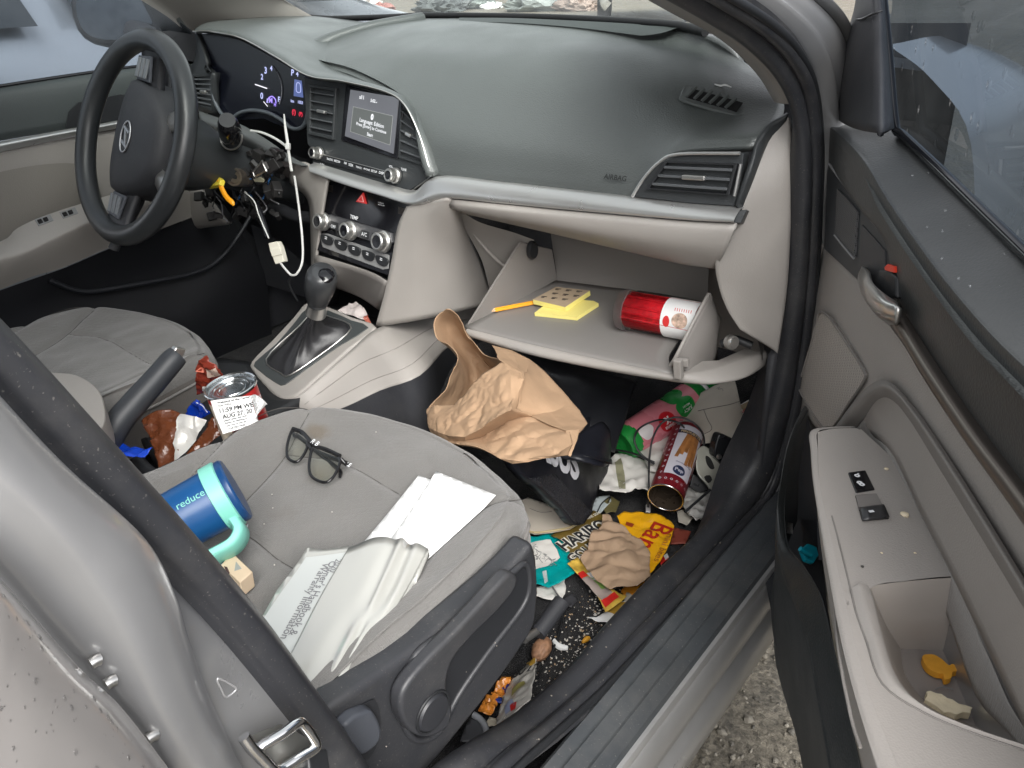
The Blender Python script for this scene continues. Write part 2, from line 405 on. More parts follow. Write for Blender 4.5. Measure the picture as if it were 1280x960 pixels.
# ================================================================== the place outside
def gravel_mat():
    m = mat('gravel', (.24, .215, .17), .8, spec=.45); N = m.node_tree.nodes; L = m.node_tree.links; b = N['Principled BSDF']
    tc = N.new('ShaderNodeTexCoord')
    def nz(sc, det, ro=.6):
        n = N.new('ShaderNodeTexNoise'); n.inputs['Scale'].default_value = sc; n.inputs['Detail'].default_value = det; n.inputs['Roughness'].default_value = ro
        L.new(tc.outputs['Object'], n.inputs['Vector']); return n.outputs[0]
    v = N.new('ShaderNodeTexVoronoi'); v.inputs['Scale'].default_value = 130; L.new(tc.outputs['Object'], v.inputs['Vector'])
    n1, n2, n3 = nz(60, 8, .75), nz(7, 6), nz(.5, 4)
    def mixf(f, x, y):
        k = N.new('ShaderNodeMix'); k.data_type = 'FLOAT'; k.inputs[0].default_value = f; L.new(x, k.inputs[2]); L.new(y, k.inputs[3]); return k.outputs[0]
    cr_ = N.new('ShaderNodeValToRGB'); e = cr_.color_ramp.elements
    e[0].position = .40; e[0].color = (.07, .062, .048, 1); e[1].position = .62; e[1].color = (.32, .285, .225, 1)
    L.new(mixf(.35, mixf(.22, n1, v.outputs['Color']), mixf(.4, n2, n3)), cr_.inputs[0]); L.new(cr_.outputs[0], b.inputs['Base Color'])
    bp = N.new('ShaderNodeBump'); bp.inputs['Strength'].default_value = 1.0; bp.inputs['Distance'].default_value = .022
    L.new(mixf(.35, n1, n2), bp.inputs['Height']); L.new(bp.outputs[0], b.inputs['Normal'])
    rr = N.new('ShaderNodeMapRange'); rr.inputs[1].default_value = .4; rr.inputs[2].default_value = .6; rr.inputs[3].default_value = .45; rr.inputs[4].default_value = .9
    L.new(n2, rr.inputs[0]); L.new(rr.outputs[0], b.inputs['Roughness']); return m
GR = gravel_mat()
o = mesh('ground', [V(-160, -160, 0), V(160, -160, 0), V(160, 160, 0), V(-160, 160, 0)], [(0, 1, 2, 3)], GR, smooth=False); tag(o, kind='structure')
random.seed(4)
bm = bmesh.new()
for i in range(2600):
    x, y = random.uniform(.55, 1.35), random.uniform(-.15, 1.2); r = random.choice([.0018, .0022, .0026, .003, .0036, .0045, .0065])
    q = bmesh.ops.create_icosphere(bm, subdivisions=1, radius=r, matrix=Matrix.Translation((x, y, r*.3)))
    ax = V(random.random()-.5, random.random()-.5, random.random()*.6); k = random.randint(0, 2)
    for v in q['verts']:
        d = v.co-V(x, y, r*.3); v.co = V(x, y, r*.3)+V(d.x*(1+ax.x), d.y*(1+ax.y), d.z*(.55+ax.z))*(1+.35*noise.noise(d*200+V(i, 0, 0)))
        for f in v.link_faces: f.material_index = k
o = from_bm('gravel_stones', bm, [mat('stone_a', (.125, .112, .09), .8, var=(90, .4)), mat('stone_b', (.075, .069, .058), .75, var=(90, .3)), mat('stone_c', (.175, .16, .132), .8, var=(90, .2))], smooth=False)
tag(o, 'loose grey gravel stones on the wet yard ground', kind='stuff')

# vehicles standing about the yard: one shape, several paints
def yard_car(name, loc, rz, col, label, h=1.0, group=None):
    root = empty(name, loc, label, 'car', group)
    T = Matrix.Translation(loc) @ Matrix.Rotation(rz, 4, 'Z')
    pm = mat('paint_'+label[:12], col, .3, .4, coat=.8, rvar=(3, .08), var=(3, .08))
    # stations along x (length 4.5): (x, bottom z, sill-half-width, belt z, roof z, roof-half-width)
    st = [(-2.25, .45, .70, .70, .72, .55), (-2.15, .30, .84, .88, .92, .66), (-1.5, .25, .90, .95, 1.02, .66), (-.9, .25, .90, .96, 1.38, .58),
          (.1, .25, .90, .95, 1.45*1, .60), (.75, .25, .90, .93, 1.22, .60), (1.25, .25, .89, .88, .98, .66), (2.0, .28, .84, .76, .82, .62), (2.25, .42, .70, .62, .66, .5)]
    rows = []
    for x, zb, w, zw, zr, wr in st:
        zb *= 1; zw *= h; zr *= h
        r = [(-w*.92, zb), (-w, zb+.2*(zw-zb)), (-w*1.01, (zb+zw)/2), (-w*.97, zw), (-wr, zr-.03), (-wr*.5, zr), (0, zr+.008)]
        r = r+[(-a, b) for a, b in r[-2::-1]]
        rows.append([T @ V(x, a, b) for a, b in r])
    ns = []
    R1 = [spline(r, 4) for r in rows]; cols = [spline(c, 5) for c in zip(*R1)]
    nr = len(cols[0]); vs = [p for c in cols for p in c]; fs = [(i*nr+j, (i+1)*nr+j, (i+1)*nr+j+1, i*nr+j+1) for i in range(len(cols)-1) for j in range(nr-1)]
    body = mesh('body', vs, fs, pm, root)
    gm = mat('dark_glass', (.012, .016, .02), .06)
    for s in (-1, 1):
        for (x0, x1, x2, x3) in ((-1.05, -.12, -.18, -.75), (-.04, .95, .45, -.10)):
            P = [T @ V(x0, s*.895, .99*h), T @ V(x1, s*.895, .97*h), T @ V(x2, s*.665, 1.34*h), T @ V(x3, s*.665, 1.34*h)]
            c = sum(P, V(0, 0, 0))/4; P = [p+(c-(T @ V(0, 0, .9))).normalized()*.03 for p in P]
            mesh('side_window', P, [(0, 1, 2, 3)], gm, root, False)
    P = [T @ V(.72, -.62, 1.26*h), T @ V(.72, .62, 1.26*h), T @ V(1.30, .72, .985*h), T @ V(1.30, -.72, .985*h)]
    mesh('windscreen', [p+T.to_3x3() @ V(.03, 0, .03) for p in P], [(0, 1, 2, 3)], gm, root, False)
    for x in (-1.38, 1.38):
        for s in (-1, 1):
            M = frame(T @ V(x, s*.80, .32), T.to_3x3() @ V(0, s, 0), V(0, 0, 1))
            w = lathe('wheel', [(.02, .11), (.19, .10), (.22, .12), (.30, .12), (.325, .08), (.325, -.08), (.2, -.1)], mat('tyre', (.02, .02, .022), .8), root, M, 24)
            lathe('rim', [(.0, .125), (.05, .128), (.19, .108), (.20, .121), (.21, .121)], M_('satin'), w, M, 20)
    for s in (-1, 1):
        M = frame(T @ V(2.12, s*.60, .68*h), T.to_3x3() @ V(1, s*.3, .2), V(0, 0, 1))
        lathe('headlight', [(0, .06), (.08, .05), (.12, .02), (.13, -.03)], mat('lens', (.6, .62, .64), .1, spec=.8), root, M, 16)
    return root
yard_car('parked_car', (-2.28, .55, 0), math.radians(90), (.21, .23, .26), 'blue grey car parked close beyond the driver side window', 1.05)
yard_car('parked_car', (-8.2, 15.0, 0), math.radians(-58), (.78, .78, .76), 'white car standing across the yard, seen through the left of the windscreen', 1.0, 'cars across the yard')
yard_car('parked_car', (-5.2, 23.5, 0), math.radians(195), (.12, .13, .14), 'dark car across the yard, seen through the middle of the windscreen', 1.0, 'cars across the yard')
yard_car('parked_car', (-.8, 25.0, 0), math.radians(170), (.42, .42, .42), 'silver grey car across the yard, farthest right through the windscreen', 1.0, 'cars across the yard')

R0 = random.Random(14)
for i, (px, sz, col, nm, lb) in enumerate([(424, .5, (.65, .50, .12), 'scrap_heap', 'yellow crumpled plastic lying in the yard, far left through the windscreen'), (447, .9, (.62, .62, .60), 'scrap_heap', 'white crumpled bodywork in the yard beside the yellow plastic'), (476, .45, (.30, .14, .12), 'scrap_heap', 'reddish crumpled plastic lying in the yard beyond the windscreen'), (548, .8, (.10, .11, .11), 'scrap_heap', 'dark heap of scrap in the yard, beyond the middle of the windscreen'), (592, .7, (.16, .18, .17), 'scrap_heap', 'grey green heap of scrap in the yard next to the dark heap'), (613, .35, (.70, .71, .70), 'scrap_heap', 'small white piece of scrap lying in the yard between two heaps'), (668, .8, (.20, .22, .21), 'scrap_heap', 'grey heap of scrap in the yard, right of the small white piece'), (725, .6, (.26, .20, .17), 'scrap_heap', 'rusty heap of scrap in the yard, farthest right beyond the windscreen')]):
    c = A(px, 11+R0.uniform(-2, 4), z=.0)
    bm = bmesh.new(); bmesh.ops.create_icosphere(bm, subdivisions=4, radius=1)
    for v in bm.verts:
        d = v.co.copy(); k = 1+.55*noise.noise(d*1.7+V(i*5, 0, 0))+.35*(1-2*abs(noise.noise(d*3.6+V(i*3, 1, 2))))
        v.co = c+V(d.x*k*sz*.9, d.y*k*sz*.6, max(-.02, (d.z+.35)*k*sz*.32))
    o = from_bm(nm, bm, mat('scrap_%d' % i, col, .5, var=(2.5, .5), bump=(9, .5, .05)), sharp=25); tag(o, lb, 'scrap', 'scrap lying about the yard')
# ================================================================== the car
car = empty('car', (.04, -.1, 0), 'silver sedan with its front passenger door open and a littered grey interior', 'car')

# ---- floor, tunnel, footwell
def grid_fn(name, xs, ys, f, m, parent):
    vs = [f(x, y) for x in xs for y in ys]; n = len(ys)
    return mesh(name, vs, [(i*n+j, (i+1)*n+j, (i+1)*n+j+1, i*n+j+1) for i in range(len(xs)-1) for j in range(n-1)], m, parent)
def lin(a, b, n): return [a+(b-a)*i/(n-1) for i in range(n)]
def floor_z(x, y):
    z = .262
    if y > .62: z += (y-.62)*.75+(max(0, y-.78))*.5
    t = abs(x-.03)          # tunnel
    if t < .20: z += .16*(1 if t < .12 else (.5+.5*math.cos(math.pi*(t-.12)/.08)))
    z += .003*noise.noise(V(x*14, y*14, 0))
    return z
fl = grid_fn('floor_carpet', lin(-.74, .735, 60), lin(-1.3, 1.05, 80), lambda x, y: V(x, y, floor_z(x, y)), M_('carpet'), car)
mod_solid(fl, .02)
# kick panel by the passenger's feet and the firewall
net('kick_panel', [[V(.715, .40, .26), V(.715, .40, .62)], [V(.70, .62, .26), V(.71, .62, .72)], [V(.66, .98, .40), V(.68, .98, .9)]], M_('black_soft'), car, 4, 4, .01)
mesh('firewall', [V(-.75, 1.04, .3), V(.75, 1.04, .3), V(.75, 1.0, .99), V(-.75, 1.0, .99)], [(0, 1, 2, 3)], M_('black_soft'), car, False)

# ---- sill and rocker: profile (x, z) swept along y
def sweep(name, prof, y0, y1, m, parent, n=24, closed=False, fn=None):
    ys = lin(y0, y1, n); k = len(prof)
    vs = [(fn or (lambda p, y: V(p[0], y, p[1])))(p, y) for y in ys for p in prof]
    fs = [(i*k+j, i*k+(j+1) % k, (i+1)*k+(j+1) % k, (i+1)*k+j) for i in range(n-1) for j in range(k if closed else k-1)]
    return mesh(name, vs, fs, m, parent, sharp=40)
ro = sweep('rocker_panel', [(.783, .366), (.788, .3655), (.7905, .360), (.7895, .3535), (.7925, .350), (.7965, .318), (.7965, .306), (.793, .300), (.7945, .293), (.800, .288), (.8055, .268), (.805, .246), (.797, .232), (.74, .215), (.60, .20)], -1.4, .47, M_('rocker_metal'), car, 40)
sweep('scuff_plate', [(.727, .372), (.728, .382), (.7315, .3845), (.735, .3835), (.7405, .3825), (.742, .3815), (.7455, .3815), (.747, .3825), (.762, .379), (.7635, .3775), (.7655, .3775), (.767, .3785), (.781, .3725), (.7835, .366)], -1.4, .45, M_('scuff'), car, 30)
# inner sill trim that sweeps up into the pillar trim
inn = AX([(470, 1040, .665), (540, 957, .668), (640, 897, .668), (710, 835, .670), (755, 780, .672), (812, 720, .676), (880, 655, .680)])+AY([(928, 592, .385), (952, 520, .405), (968, 455, .41), (981, 380, .405), (988, 300, .40), (991, 220, .395), (989, 145, .385), (969, 95, .345), (930, 52, .28), (880, 16, .215), (810, -24, .14)])
out = AX([(560, 1045, .722), (650, 957, .727), (705, 908, .727), (757, 860, .727), (808, 805, .727), (860, 749, .727), (917, 684, .727)])+AY([(968, 620, .43), (997, 540, .442), (1012, 450, .44), (1020, 350, .435), (1025, 250, .425), (1026, 180, .415), (1019, 112, .38), (1000, 67, .325), (968, 32, .26), (915, -3, .18), (850, -42, .11)])
def seal_net(name, w0, w1, hts, m, par, dz=0.0):
    """strip between the inner and outer lines; hts: (fraction across, rise towards the opening)"""
    rows = []
    for i, (a, b) in enumerate(zip(inn, out)):
        t = (inn[min(i+1, len(inn)-1)]-inn[max(i-1, 0)]).normalized(); nrm = (b-a).cross(t).normalized()
        if nrm.dot(CAM-a) < 0: nrm = -nrm
        rows.append([a.lerp(b, w0+(w1-w0)*f)+nrm*(h+dz) for f, h in hts])
    return net(name, rows, m, par, 3, 6, flip=False)
st = seal_net('sill_trim', 0, 1, [(-.03, -.05), (0, -.012), (.05, .004), (.22, .012), (.42, .013), (.60, .008), (.64, .003), (.68, .006), (.86, .004), (.93, -.004), (1.0, -.010)], M_('seal'), car)
tube('weatherstrip', [a.lerp(b, .80) for a, b in zip(inn, out)], .0085, M_('seal'), car, 6, 10)
tube('weatherstrip', [a.lerp(b, 1.0) for a, b in zip(inn, out)], .0045, M_('black'), car, 6, 8)

# ---- outer A-pillar / hinge pillar, painted
o1 = AY([(1000, 600, .45), (1014, 450, .452), (1022, 350, .447), (1026, 250, .437), (1028, 180, .427), (1021, 112, .392), (1002, 66, .337), (969, 31, .272), (916, -5, .19), (850, -44, .11)])
o3 = [A(px, py, y=y) for px, py, y in [(1040, 600, .56), (1052, 450, .56), (1062, 350, .55), (1066, 250, .54), (1068, 180, .53), (1066, 100, .50), (1054, 42, .45), (1022, 3, .38), (975, -30, .30), (920, -66, .21)]]
rows = []
for a, b in zip(o1, o3):
    rows.append([a+V(-.01, .01, 0), a.lerp(b, .06), a.lerp(b, .30)+V(.012, -.012, .006), a.lerp(b, .38)+V(.008, -.008, .004), a.lerp(b, .62)+V(.012, -.012, .006), a.lerp(b, .9)+V(.004, -.004, .002), b])
net('pillar_panel', rows, M_('silver_paint'), car, 4, 6)
tube('door_gap_strip', [p+V(.004, -.004, .004) for p in o3], .007, mat('gap_strip', (.10, .10, .10), .5), car, 6)
# fender and bonnet: run forward from the pillar
fen = [[V(.74, .60, .995), V(.80, .60, .955), V(.86, .60, .88), V(.89, .60, .70), V(.88, .60, .40)],
       [V(.70, 1.1, .96), V(.78, 1.1, .93), V(.87, 1.1, .86), V(.90, 1.1, .70), V(.89, 1.1, .40)],
       [V(.66, 1.7, .86), V(.74, 1.7, .83), V(.84, 1.7, .77), V(.88, 1.7, .65), V(.86, 1.7, .42)],
       [V(.58, 2.05, .74), V(.64, 2.05, .72), V(.72, 2.05, .68), V(.75, 2.05, .60), V(.72, 2.05, .45)]]
net('fender', fen, M_('silver_paint'), car, 5, 6)
bon = [[V(x, y, z-.05*abs(x/.7)**2) for x in (-.70, -.35, 0, .35, .72)] for y, z in ((.86, .985), (1.2, .965), (1.7, .885), (2.05, .77))]
net('bonnet', bon, M_('silver_paint'), car, 4, 6)
# ---- windscreen with its black border, roof
wg = glass('windscreen_glass', (.92, .97, .94), 1.40, 0, 46, .08)
WB = [A(px, py, y=y) for px, py, y in [(330, -18, .62), (362, 10, .72), (398, 21, .77), (470, 20.5, .78), (540, 18, .775), (640, 19, .75), (720, 21.5, .72), (800, 26, .67), (850, 30, .63), (884, 38, .60), (896, 50, .575)]]
WT = [V(-.50+(1.06*i/10), -.16+.05*(1-((i-5)/5)**2), 1.385+.012*(1-((i-5)/5)**2)) for i in range(11)]
net('windscreen', [WB, [a.lerp(b, .35)+V(0, .03, .02) for a, b in zip(WB, WT)], [a.lerp(b, .7)+V(0, .03, .02) for a, b in zip(WB, WT)], WT], wg, car, 4, 6)
tube('windscreen_border', [p+V(0, -.005, -.002) for p in WB[:10]], .0065, mat('border_black', (.004, .004, .005), .6), car, 5, 8, flat=1.1)
hl = mat('headliner', (.42, .40, .37), .9, bump=(500, .3, .001))
net('roof', [[V(-.53, -.14, 1.385), V(-.28, -.10, 1.415), V(.02, -.09, 1.425), V(.32, -.10, 1.415), V(.57, -.14, 1.385)], [V(-.55, -.7, 1.40), V(-.3, -.7, 1.44), V(.02, -.7, 1.45), V(.34, -.7, 1.44), V(.59, -.7, 1.40)],
     [V(-.53, -1.5, 1.36), V(-.3, -1.5, 1.41), V(.02, -1.5, 1.42), V(.34, -1.5, 1.41), V(.57, -1.5, 1.36)], [V(-.48, -2.0, 1.2), V(-.3, -2.0, 1.25), V(.02, -2.0, 1.26), V(.34, -2.0, 1.25), V(.52, -2.0, 1.2)]], [M_('silver_paint')], car, 5, 5)
net('headliner', [[V(-.51, -.16, 1.36), V(.02, -.12, 1.39), V(.55, -.16, 1.36)], [V(-.53, -.7, 1.375), V(.02, -.7, 1.415), V(.57, -.7, 1.375)], [V(-.51, -1.5, 1.33), V(.02, -1.5, 1.38), V(.55, -1.5, 1.33)]], hl, car, 5, 5, .01)
# rear of the cabin: bench, far side and tail close the box
mesh('rear_shell', [V(-.80, -1.9, .3), V(-.80, -1.9, .95), V(-.50, -2.0, 1.2), V(.54, -2.0, 1.2), V(.84, -1.9, .95), V(.84, -1.9, .3), V(-.80, -.42, .3), V(-.80, -.62, .95), V(-.72, -1.9, 1.0)], [(0, 1, 2, 3, 4, 5), (0, 6, 7, 1)], M_('silver_paint'), car, False)
net('rear_bench', [[V(x, -.95, .30), V(x, -.93, .50), V(x, -1.0, .55), V(x, -1.35, .52), V(x, -1.45, .60), V(x, -1.62, 1.05), V(x, -1.72, 1.06), V(x, -1.8, .9)] for x in (-.62, -.35, .04, .40, .68)], M_('seat_cloth'), car, 5, 5)
# A-pillar inner trims
ap_o = AY([(986, 130, .384), (967, 95, .343), (928, 52, .278), (878, 16, .213), (808, -24, .138)])
ap_i = AY([(972, 122, .47), (945, 84, .50), (899, 45, .53), (838, 17, .55), (755, -30, .55)])
rows = [[a+V(.01, 0, 0), a.lerp(b, .12)+V(-.004, -.006, .0), a.lerp(b, .5)+V(-.006, -.012, 0), a.lerp(b, .85), b+V(0, .02, 0)] for a, b in zip(ap_o, ap_i)]
net('pillar_trim', rows, M_('beige'), car, 4, 6)
lp = AY([(246, 40, .50), (215, 12, .40), (180, -12, .30), (130, -45, .18)]); lq = AY([(400, 30, .78), (345, -2, .66), (320, -20, .58), (280, -50, .48)])
net('pillar_trim', [[a+V(-.01, 0, -.02), a, a.lerp(b, .5)+V(.0, -.01, .0), b, b+V(0, .03, -.01)] for a, b in zip(lp, lq)], M_('beige'), car, 4, 6)

# inner wall on the driver's side, dark body of the dash behind the torn trim
mesh('side_wall', [V(-.745, .25, .2), V(-.745, 1.06, .2), V(-.745, 1.06, .98), V(-.745, .25, .90)], [(0, 1, 2, 3)], M_('black_soft'), car, False)
mesh('dash_inner', [V(-.70, .52, .40), V(-.10, .52, .40), V(-.10, .50, .92), V(-.70, .50, .92)], [(0, 1, 2, 3)], M_('black_soft'), car, False)
# ---- dashboard
def dz(L): return AY(L)
pad_rows = [
 dz([(545, 219, .336), (620, 227, .340), (710, 237, .345), (789, 245, .350), (803, 224, .356), (820, 204, .362), (852, 188, .368), (946, 182, .374)]),
 dz([(541, 208, .338), (620, 214, .343), (710, 222, .348), (784, 229, .354), (805, 214, .361), (828, 196, .366), (858, 183, .372), (949, 177, .378)]),
 dz([(528, 168, .350), (610, 178, .356), (700, 187, .362), (770, 194, .370), (804, 193, .374), (835, 182, .378), (866, 172, .382), (955, 168, .388)]),
 dz([(507, 128, .385), (600, 137, .395), (690, 144, .402), (770, 151, .408), (810, 153, .41), (848, 153, .412), (892, 154, .416), (967, 156, .42)]),
 dz([(446, 93, .43), (560, 98, .440), (670, 104, .445), (760, 113, .448), (815, 119, .45), (862, 125, .452), (912, 131, .455), (979, 141, .46)]),
 dz([(392, 76, .475), (520, 68, .49), (640, 74, .495), (740, 82, .495), (805, 90, .495), (860, 98, .495), (917, 108, .495), (978, 124, .49)]),
 dz([(400, 56, .55), (510, 48, .56), (630, 52, .56), (730, 58, .555), (800, 65, .55), (855, 75, .545), (907, 86, .54), (960, 99, .53)]),
 dz([(455, 36, .63), (530, 32, .64), (620, 35, .64), (710, 40, .635), (790, 47, .62), (850, 56, .60), (895, 66, .585), (930, 77, .57)]),
 dz([(530, 23, .75), (575, 22.5, .75), (640, 23, .73), (710, 25.5, .71), (780, 29, .67), (832, 34, .635), (872, 43, .605), (900, 56, .58)]),
]
pad_rows = [[r[0]+V(-.001, .004, -.026)*k, r[0]+V(-.004, -.001, -.014)*k, r[0]+V(-.0035, -.001, -.005)*k]+r for r, k in zip(pad_rows, (.5, .7, 1, 1, 1, 1, .7, .35, .05))]
dash = net('dashboard', pad_rows, M_('dash'), car, 6, 5, .012)
# lower skin: the instrument hood and the ledge that runs under the soft pad
hood_rows = [
 dz([(243, 39, .37), (264, 39, .365), (302, 47, .36), (345, 70, .355), (386, 94, .352), (430, 101, .352), (482, 113.5, .352), (507, 130, .350), (526, 168, .342), (538, 208, .333), (543, 219, .331)]),
 dz([(245, 34, .38), (268, 34, .375), (306, 42, .372), (349, 64, .368), (388, 87, .366), (434, 93, .370), (488, 108, .370), (513, 128, .366), (532, 168, .356), (543, 208, .345), (548, 219, .34)]),
 dz([(262, 27, .46), (290, 27, .46), (325, 33, .46), (362, 48, .455), (400, 70, .45), (450, 84, .43), (500, 108, .40), (523, 130, .385), (540, 168, .37), (552, 208, .36), (560, 222, .36)]),
 dz([(300, 23, .60), (325, 23, .60), (350, 26, .60), (385, 36, .58), (430, 55, .54), (480, 78, .47), (520, 108, .43), (545, 130, .41), (560, 168, .40), (570, 208, .39), (580, 222, .39)]),
 dz([(352, 12, .73), (380, 18, .76), (410, 22, .76), (445, 24, .75), (490, 28, .70), (530, 45, .60), (560, 90, .47), (580, 130, .44), (590, 168, .42), (600, 208, .41), (610, 222, .41)]),
]
hood_rows[1:] = [[p+V(-.002, .004, (-.006, -.020, -.020, -.012)[j]*max(0, min(1, (i-2)/3))) for i, p in enumerate(r)] for j, r in enumerate(hood_rows[1:])]
hood = net('instrument_hood', hood_rows, M_('dash'), dash, 5, 5, .004)
tube('hood_edge_strip', [p+V(0, -.003, 0) for p in hood_rows[0][:10]], .0013, M_('satin'), dash, 6, 6)
# demister channel by the glass
dm = [A(px, py, y=y)+V(0, -.004, .004) for px, py, y in [(575, 30, .70), (640, 31, .685), (720, 37, .66), (790, 46, .62), (806, 47.5, .61), (830, 44, .61), (848, 38, .615)]]
dm2 = [A(px, py, y=y)+V(0, -.002, .003) for px, py, y in [(575, 24, .735), (640, 24.5, .715), (720, 28, .69), (790, 32, .655), (806, 34, .645), (830, 35.5, .632), (848, 37, .622)]]
net('demister_slot', [dm, dm2], mat('slot', (.036, .044, .042), .55), dash, 4, 2)
def quad_at(q, u, v): return (q[0].lerp(q[1], u)).lerp(q[3].lerp(q[2], u), v)
def vent(name, q, parent, n=5, rim=.05, frame_m=None, rot=0.0, thick=.004, back=.03, tab=True, vert=0, slat_m=None):
    """air vent from four corners TL,TR,BR,BL: rim, dark well, slats in one mesh, a chrome tab"""
    fm = frame_m or M_('dash_dark'); nrm = (q[1]-q[0]).cross(q[3]-q[0]).normalized()
    if nrm.dot(CAM-q[0]) < 0: nrm = -nrm
    root = poly(name, [p-nrm*back for p in q], mat('vent_well', (.004, .004, .005), .8), parent, .003, n=nrm)
    inner = [quad_at(q, a, b) for a, b in ((rim, rim), (1-rim, rim), (1-rim, 1-rim), (rim, 1-rim))]
    vs, fs = [], []
    ring = [q, inner]; 
    vs = [p+nrm*.002 for p in q]+[p+nrm*.002 for p in inner]+[p-nrm*back for p in q]+[p-nrm*back for p in inner]
    fs = [(i, (i+1) % 4, 4+(i+1) % 4, 4+i) for i in range(4)]+[(i, 8+i, 8+(i+1) % 4, (i+1) % 4) for i in range(4)]+[(4+i, 4+(i+1) % 4, 12+(i+1) % 4, 12+i) for i in range(4)]
    fr = mesh('vent_frame', vs, fs, fm, root, True, 30); mod_bevel(fr, .0012, 2)
    parts = []
    for k in range(n):
        v = rim+(1-2*rim)*(k+.5)/n
        a, b = quad_at(q, rim, v)-nrm*.004, quad_at(q, 1-rim, v)-nrm*.004
        dn = (q[3]-q[0]).normalized(); nn = (nrm*math.cos(rot)+dn*math.sin(rot))
        parts.append(bar(a, b, .016 if False else thick, .014, nn))
    for k in range(vert):
        u = rim+(1-2*rim)*(k+.5)/vert; a, b = quad_at(q, u, rim)-nrm*.02, quad_at(q, u, 1-rim)-nrm*.02
        parts.append(bar(a, b, .0025, .010, nrm))
    sl = mesh('slats', *join(parts), slat_m or mat('slat_grey', (.075, .08, .085), .4), root, True, 35); mod_bevel(sl, .0008, 2)
    if tab:
        a, b = quad_at(q, .36, .5)+nrm*.001, quad_at(q, .66, .5)+nrm*.001
        tb = mesh('vent_tab', *bar(a, b, .006, .008, nrm), M_('satin'), root); mod_bevel(tb, .0015, 2)
    return root
# passenger side vent with its silver edged surround
vp = dz([(792, 246, .344), (806, 224, .349), (826, 203, .354), (850, 193, .357), (930, 191, .362), (921, 258, .355), (860, 254, .350)])
sv = poly('vent_surround', vp, M_('dash_dark'), dash, .02, .0015)
tube('vent_edge', [p+V(0, -.004, .001) for p in [vp[0], vp[1], vp[2], vp[3], A(927, 192, y=.36)]], .0022, M_('silver_trim'), sv, 5, 8)
tube('vent_edge', [A(926, 205, y=.354), A(918, 245, y=.35)], .002, M_('silver_trim'), sv, 0, 8)
qv = dz([(832, 202, .348), (922, 205, .354), (912, 244, .349), (808, 236, .342)])
vent('air_vent', qv, dash, 3, .04, M_('black'), 0, .0035, .03, True, 7)
# end cap beside that vent
net('dash_end_cap', [dz([(946, 180, .372), (955, 165, .385), (968, 152, .40), (986, 143, .41)]), dz([(938, 215, .355), (950, 200, .375), (960, 180, .395), (978, 160, .41)]), dz([(922, 258, .35), (928, 262, .36), (936, 235, .38), (955, 190, .40)])], M_('dash_dark'), dash, 5, 4, .006)
# small demister vent on top
dv = [dz([(858, 113, .472), (868, 116, .478), (930, 133, .478), (938, 138, .472), (930, 148, .445), (922, 150, .44), (856, 131, .44), (852, 124, .45)])]
dfrm = mat('dash_light', (.11, .12, .118), .40)
pv = poly('demister_vent', [p+V(0, -.003, .0065) for p in spline(dv[0], 4, True)], dfrm, dash, .004, .001)
wq = [p+V(0, -.0045, .0085) for p in dz([(866, 118, .466), (930, 136, .466), (922, 147, .447), (860, 129, .447)])]
poly('vent_well', wq, mat('vent_well', (.004, .004, .005), .8), pv, .001)
parts = []
for k in range(6):
    a = quad_at(wq, (k+.6)/6.4, 0)+V(0, -.001, .002); b = quad_at(wq, (k+.0)/6.4, 1)+V(0, -.001, .002); parts.append(bar(a, b, .0035, .003, V(0, -.5, .86)))
mesh('slats', *join(parts), dfrm, pv, False)
# AIRBAG lettering
a, b = A(755, 223.5, y=.347), A(783, 227, y=.3492)
lettering('airbag_lettering', [('AIRBAG', a, b, .02)], mat('letter_dark', (.012, .014, .014), .6), dash, V(.3, -.9, .35).normalized(), .003)
# silver trim strip, sweeping under the radio
st_t = dz([(388, 206, .325), (430, 219, .325), (480, 234, .325), (515, 241, .325), (545, 222, .330), (620, 229, .334), (710, 239, .339), (789, 248, .344), (860, 257, .346), (925, 263, .348)])
st_b = dz([(392, 216, .318), (432, 231, .316), (478, 245, .316), (518, 256, .316), (560, 248, .320), (625, 254, .324), (710, 262, .329), (789, 269, .334), (860, 275, .337), (919, 278, .34)])
net('trim_strip', [[a+V(0, .012, .002), a+V(0, -.001, 0), a.lerp(b, .35)+V(0, -.006, 0), a.lerp(b, .75)+V(0, -.007, 0), b+V(0, -.001, 0), b+V(0, .012, -.002)] for a, b in zip(st_t, st_b)], M_('silver_trim'), dash, 5, 5)
poly('strip_end', dz([(919, 263, .349), (934, 262, .352), (926, 279, .346), (917, 279, .343)]), M_('dash_dark'), dash, .02, .001)
# beige lip above the glove box opening
lip = [
 dz([(508, 258, .316), (535, 252, .318), (560, 249, .3215), (630, 255, .325), (710, 263, .331), (790, 270, .336), (860, 276, .339), (921, 279, .342)]),
 dz([(503, 266, .312), (530, 259, .312), (560, 256, .3225), (630, 263, .316), (710, 271, .322), (790, 279, .327), (860, 286, .331), (916, 290, .335)]),
 dz([(497, 280, .311), (527, 272, .315), (564, 261, .328), (630, 274, .325), (710, 287, .328), (790, 300, .332), (860, 310, .337), (906, 316, .342)]),
 dz([(490, 300, .309), (527, 295, .322), (571, 263, .345), (630, 276, .352), (710, 293, .354), (790, 313, .357), (850, 327, .360), (895, 334, .364)]),
 dz([(486, 322, .306), (527, 320, .325), (574, 266, .375), (632, 279, .385), (710, 297, .388), (790, 316, .390), (850, 330, .392), (894, 336, .394)]),
]
low = net('lower_dash', [r[2:] for r in lip], M_('beige'), car, 6, 5, .006)
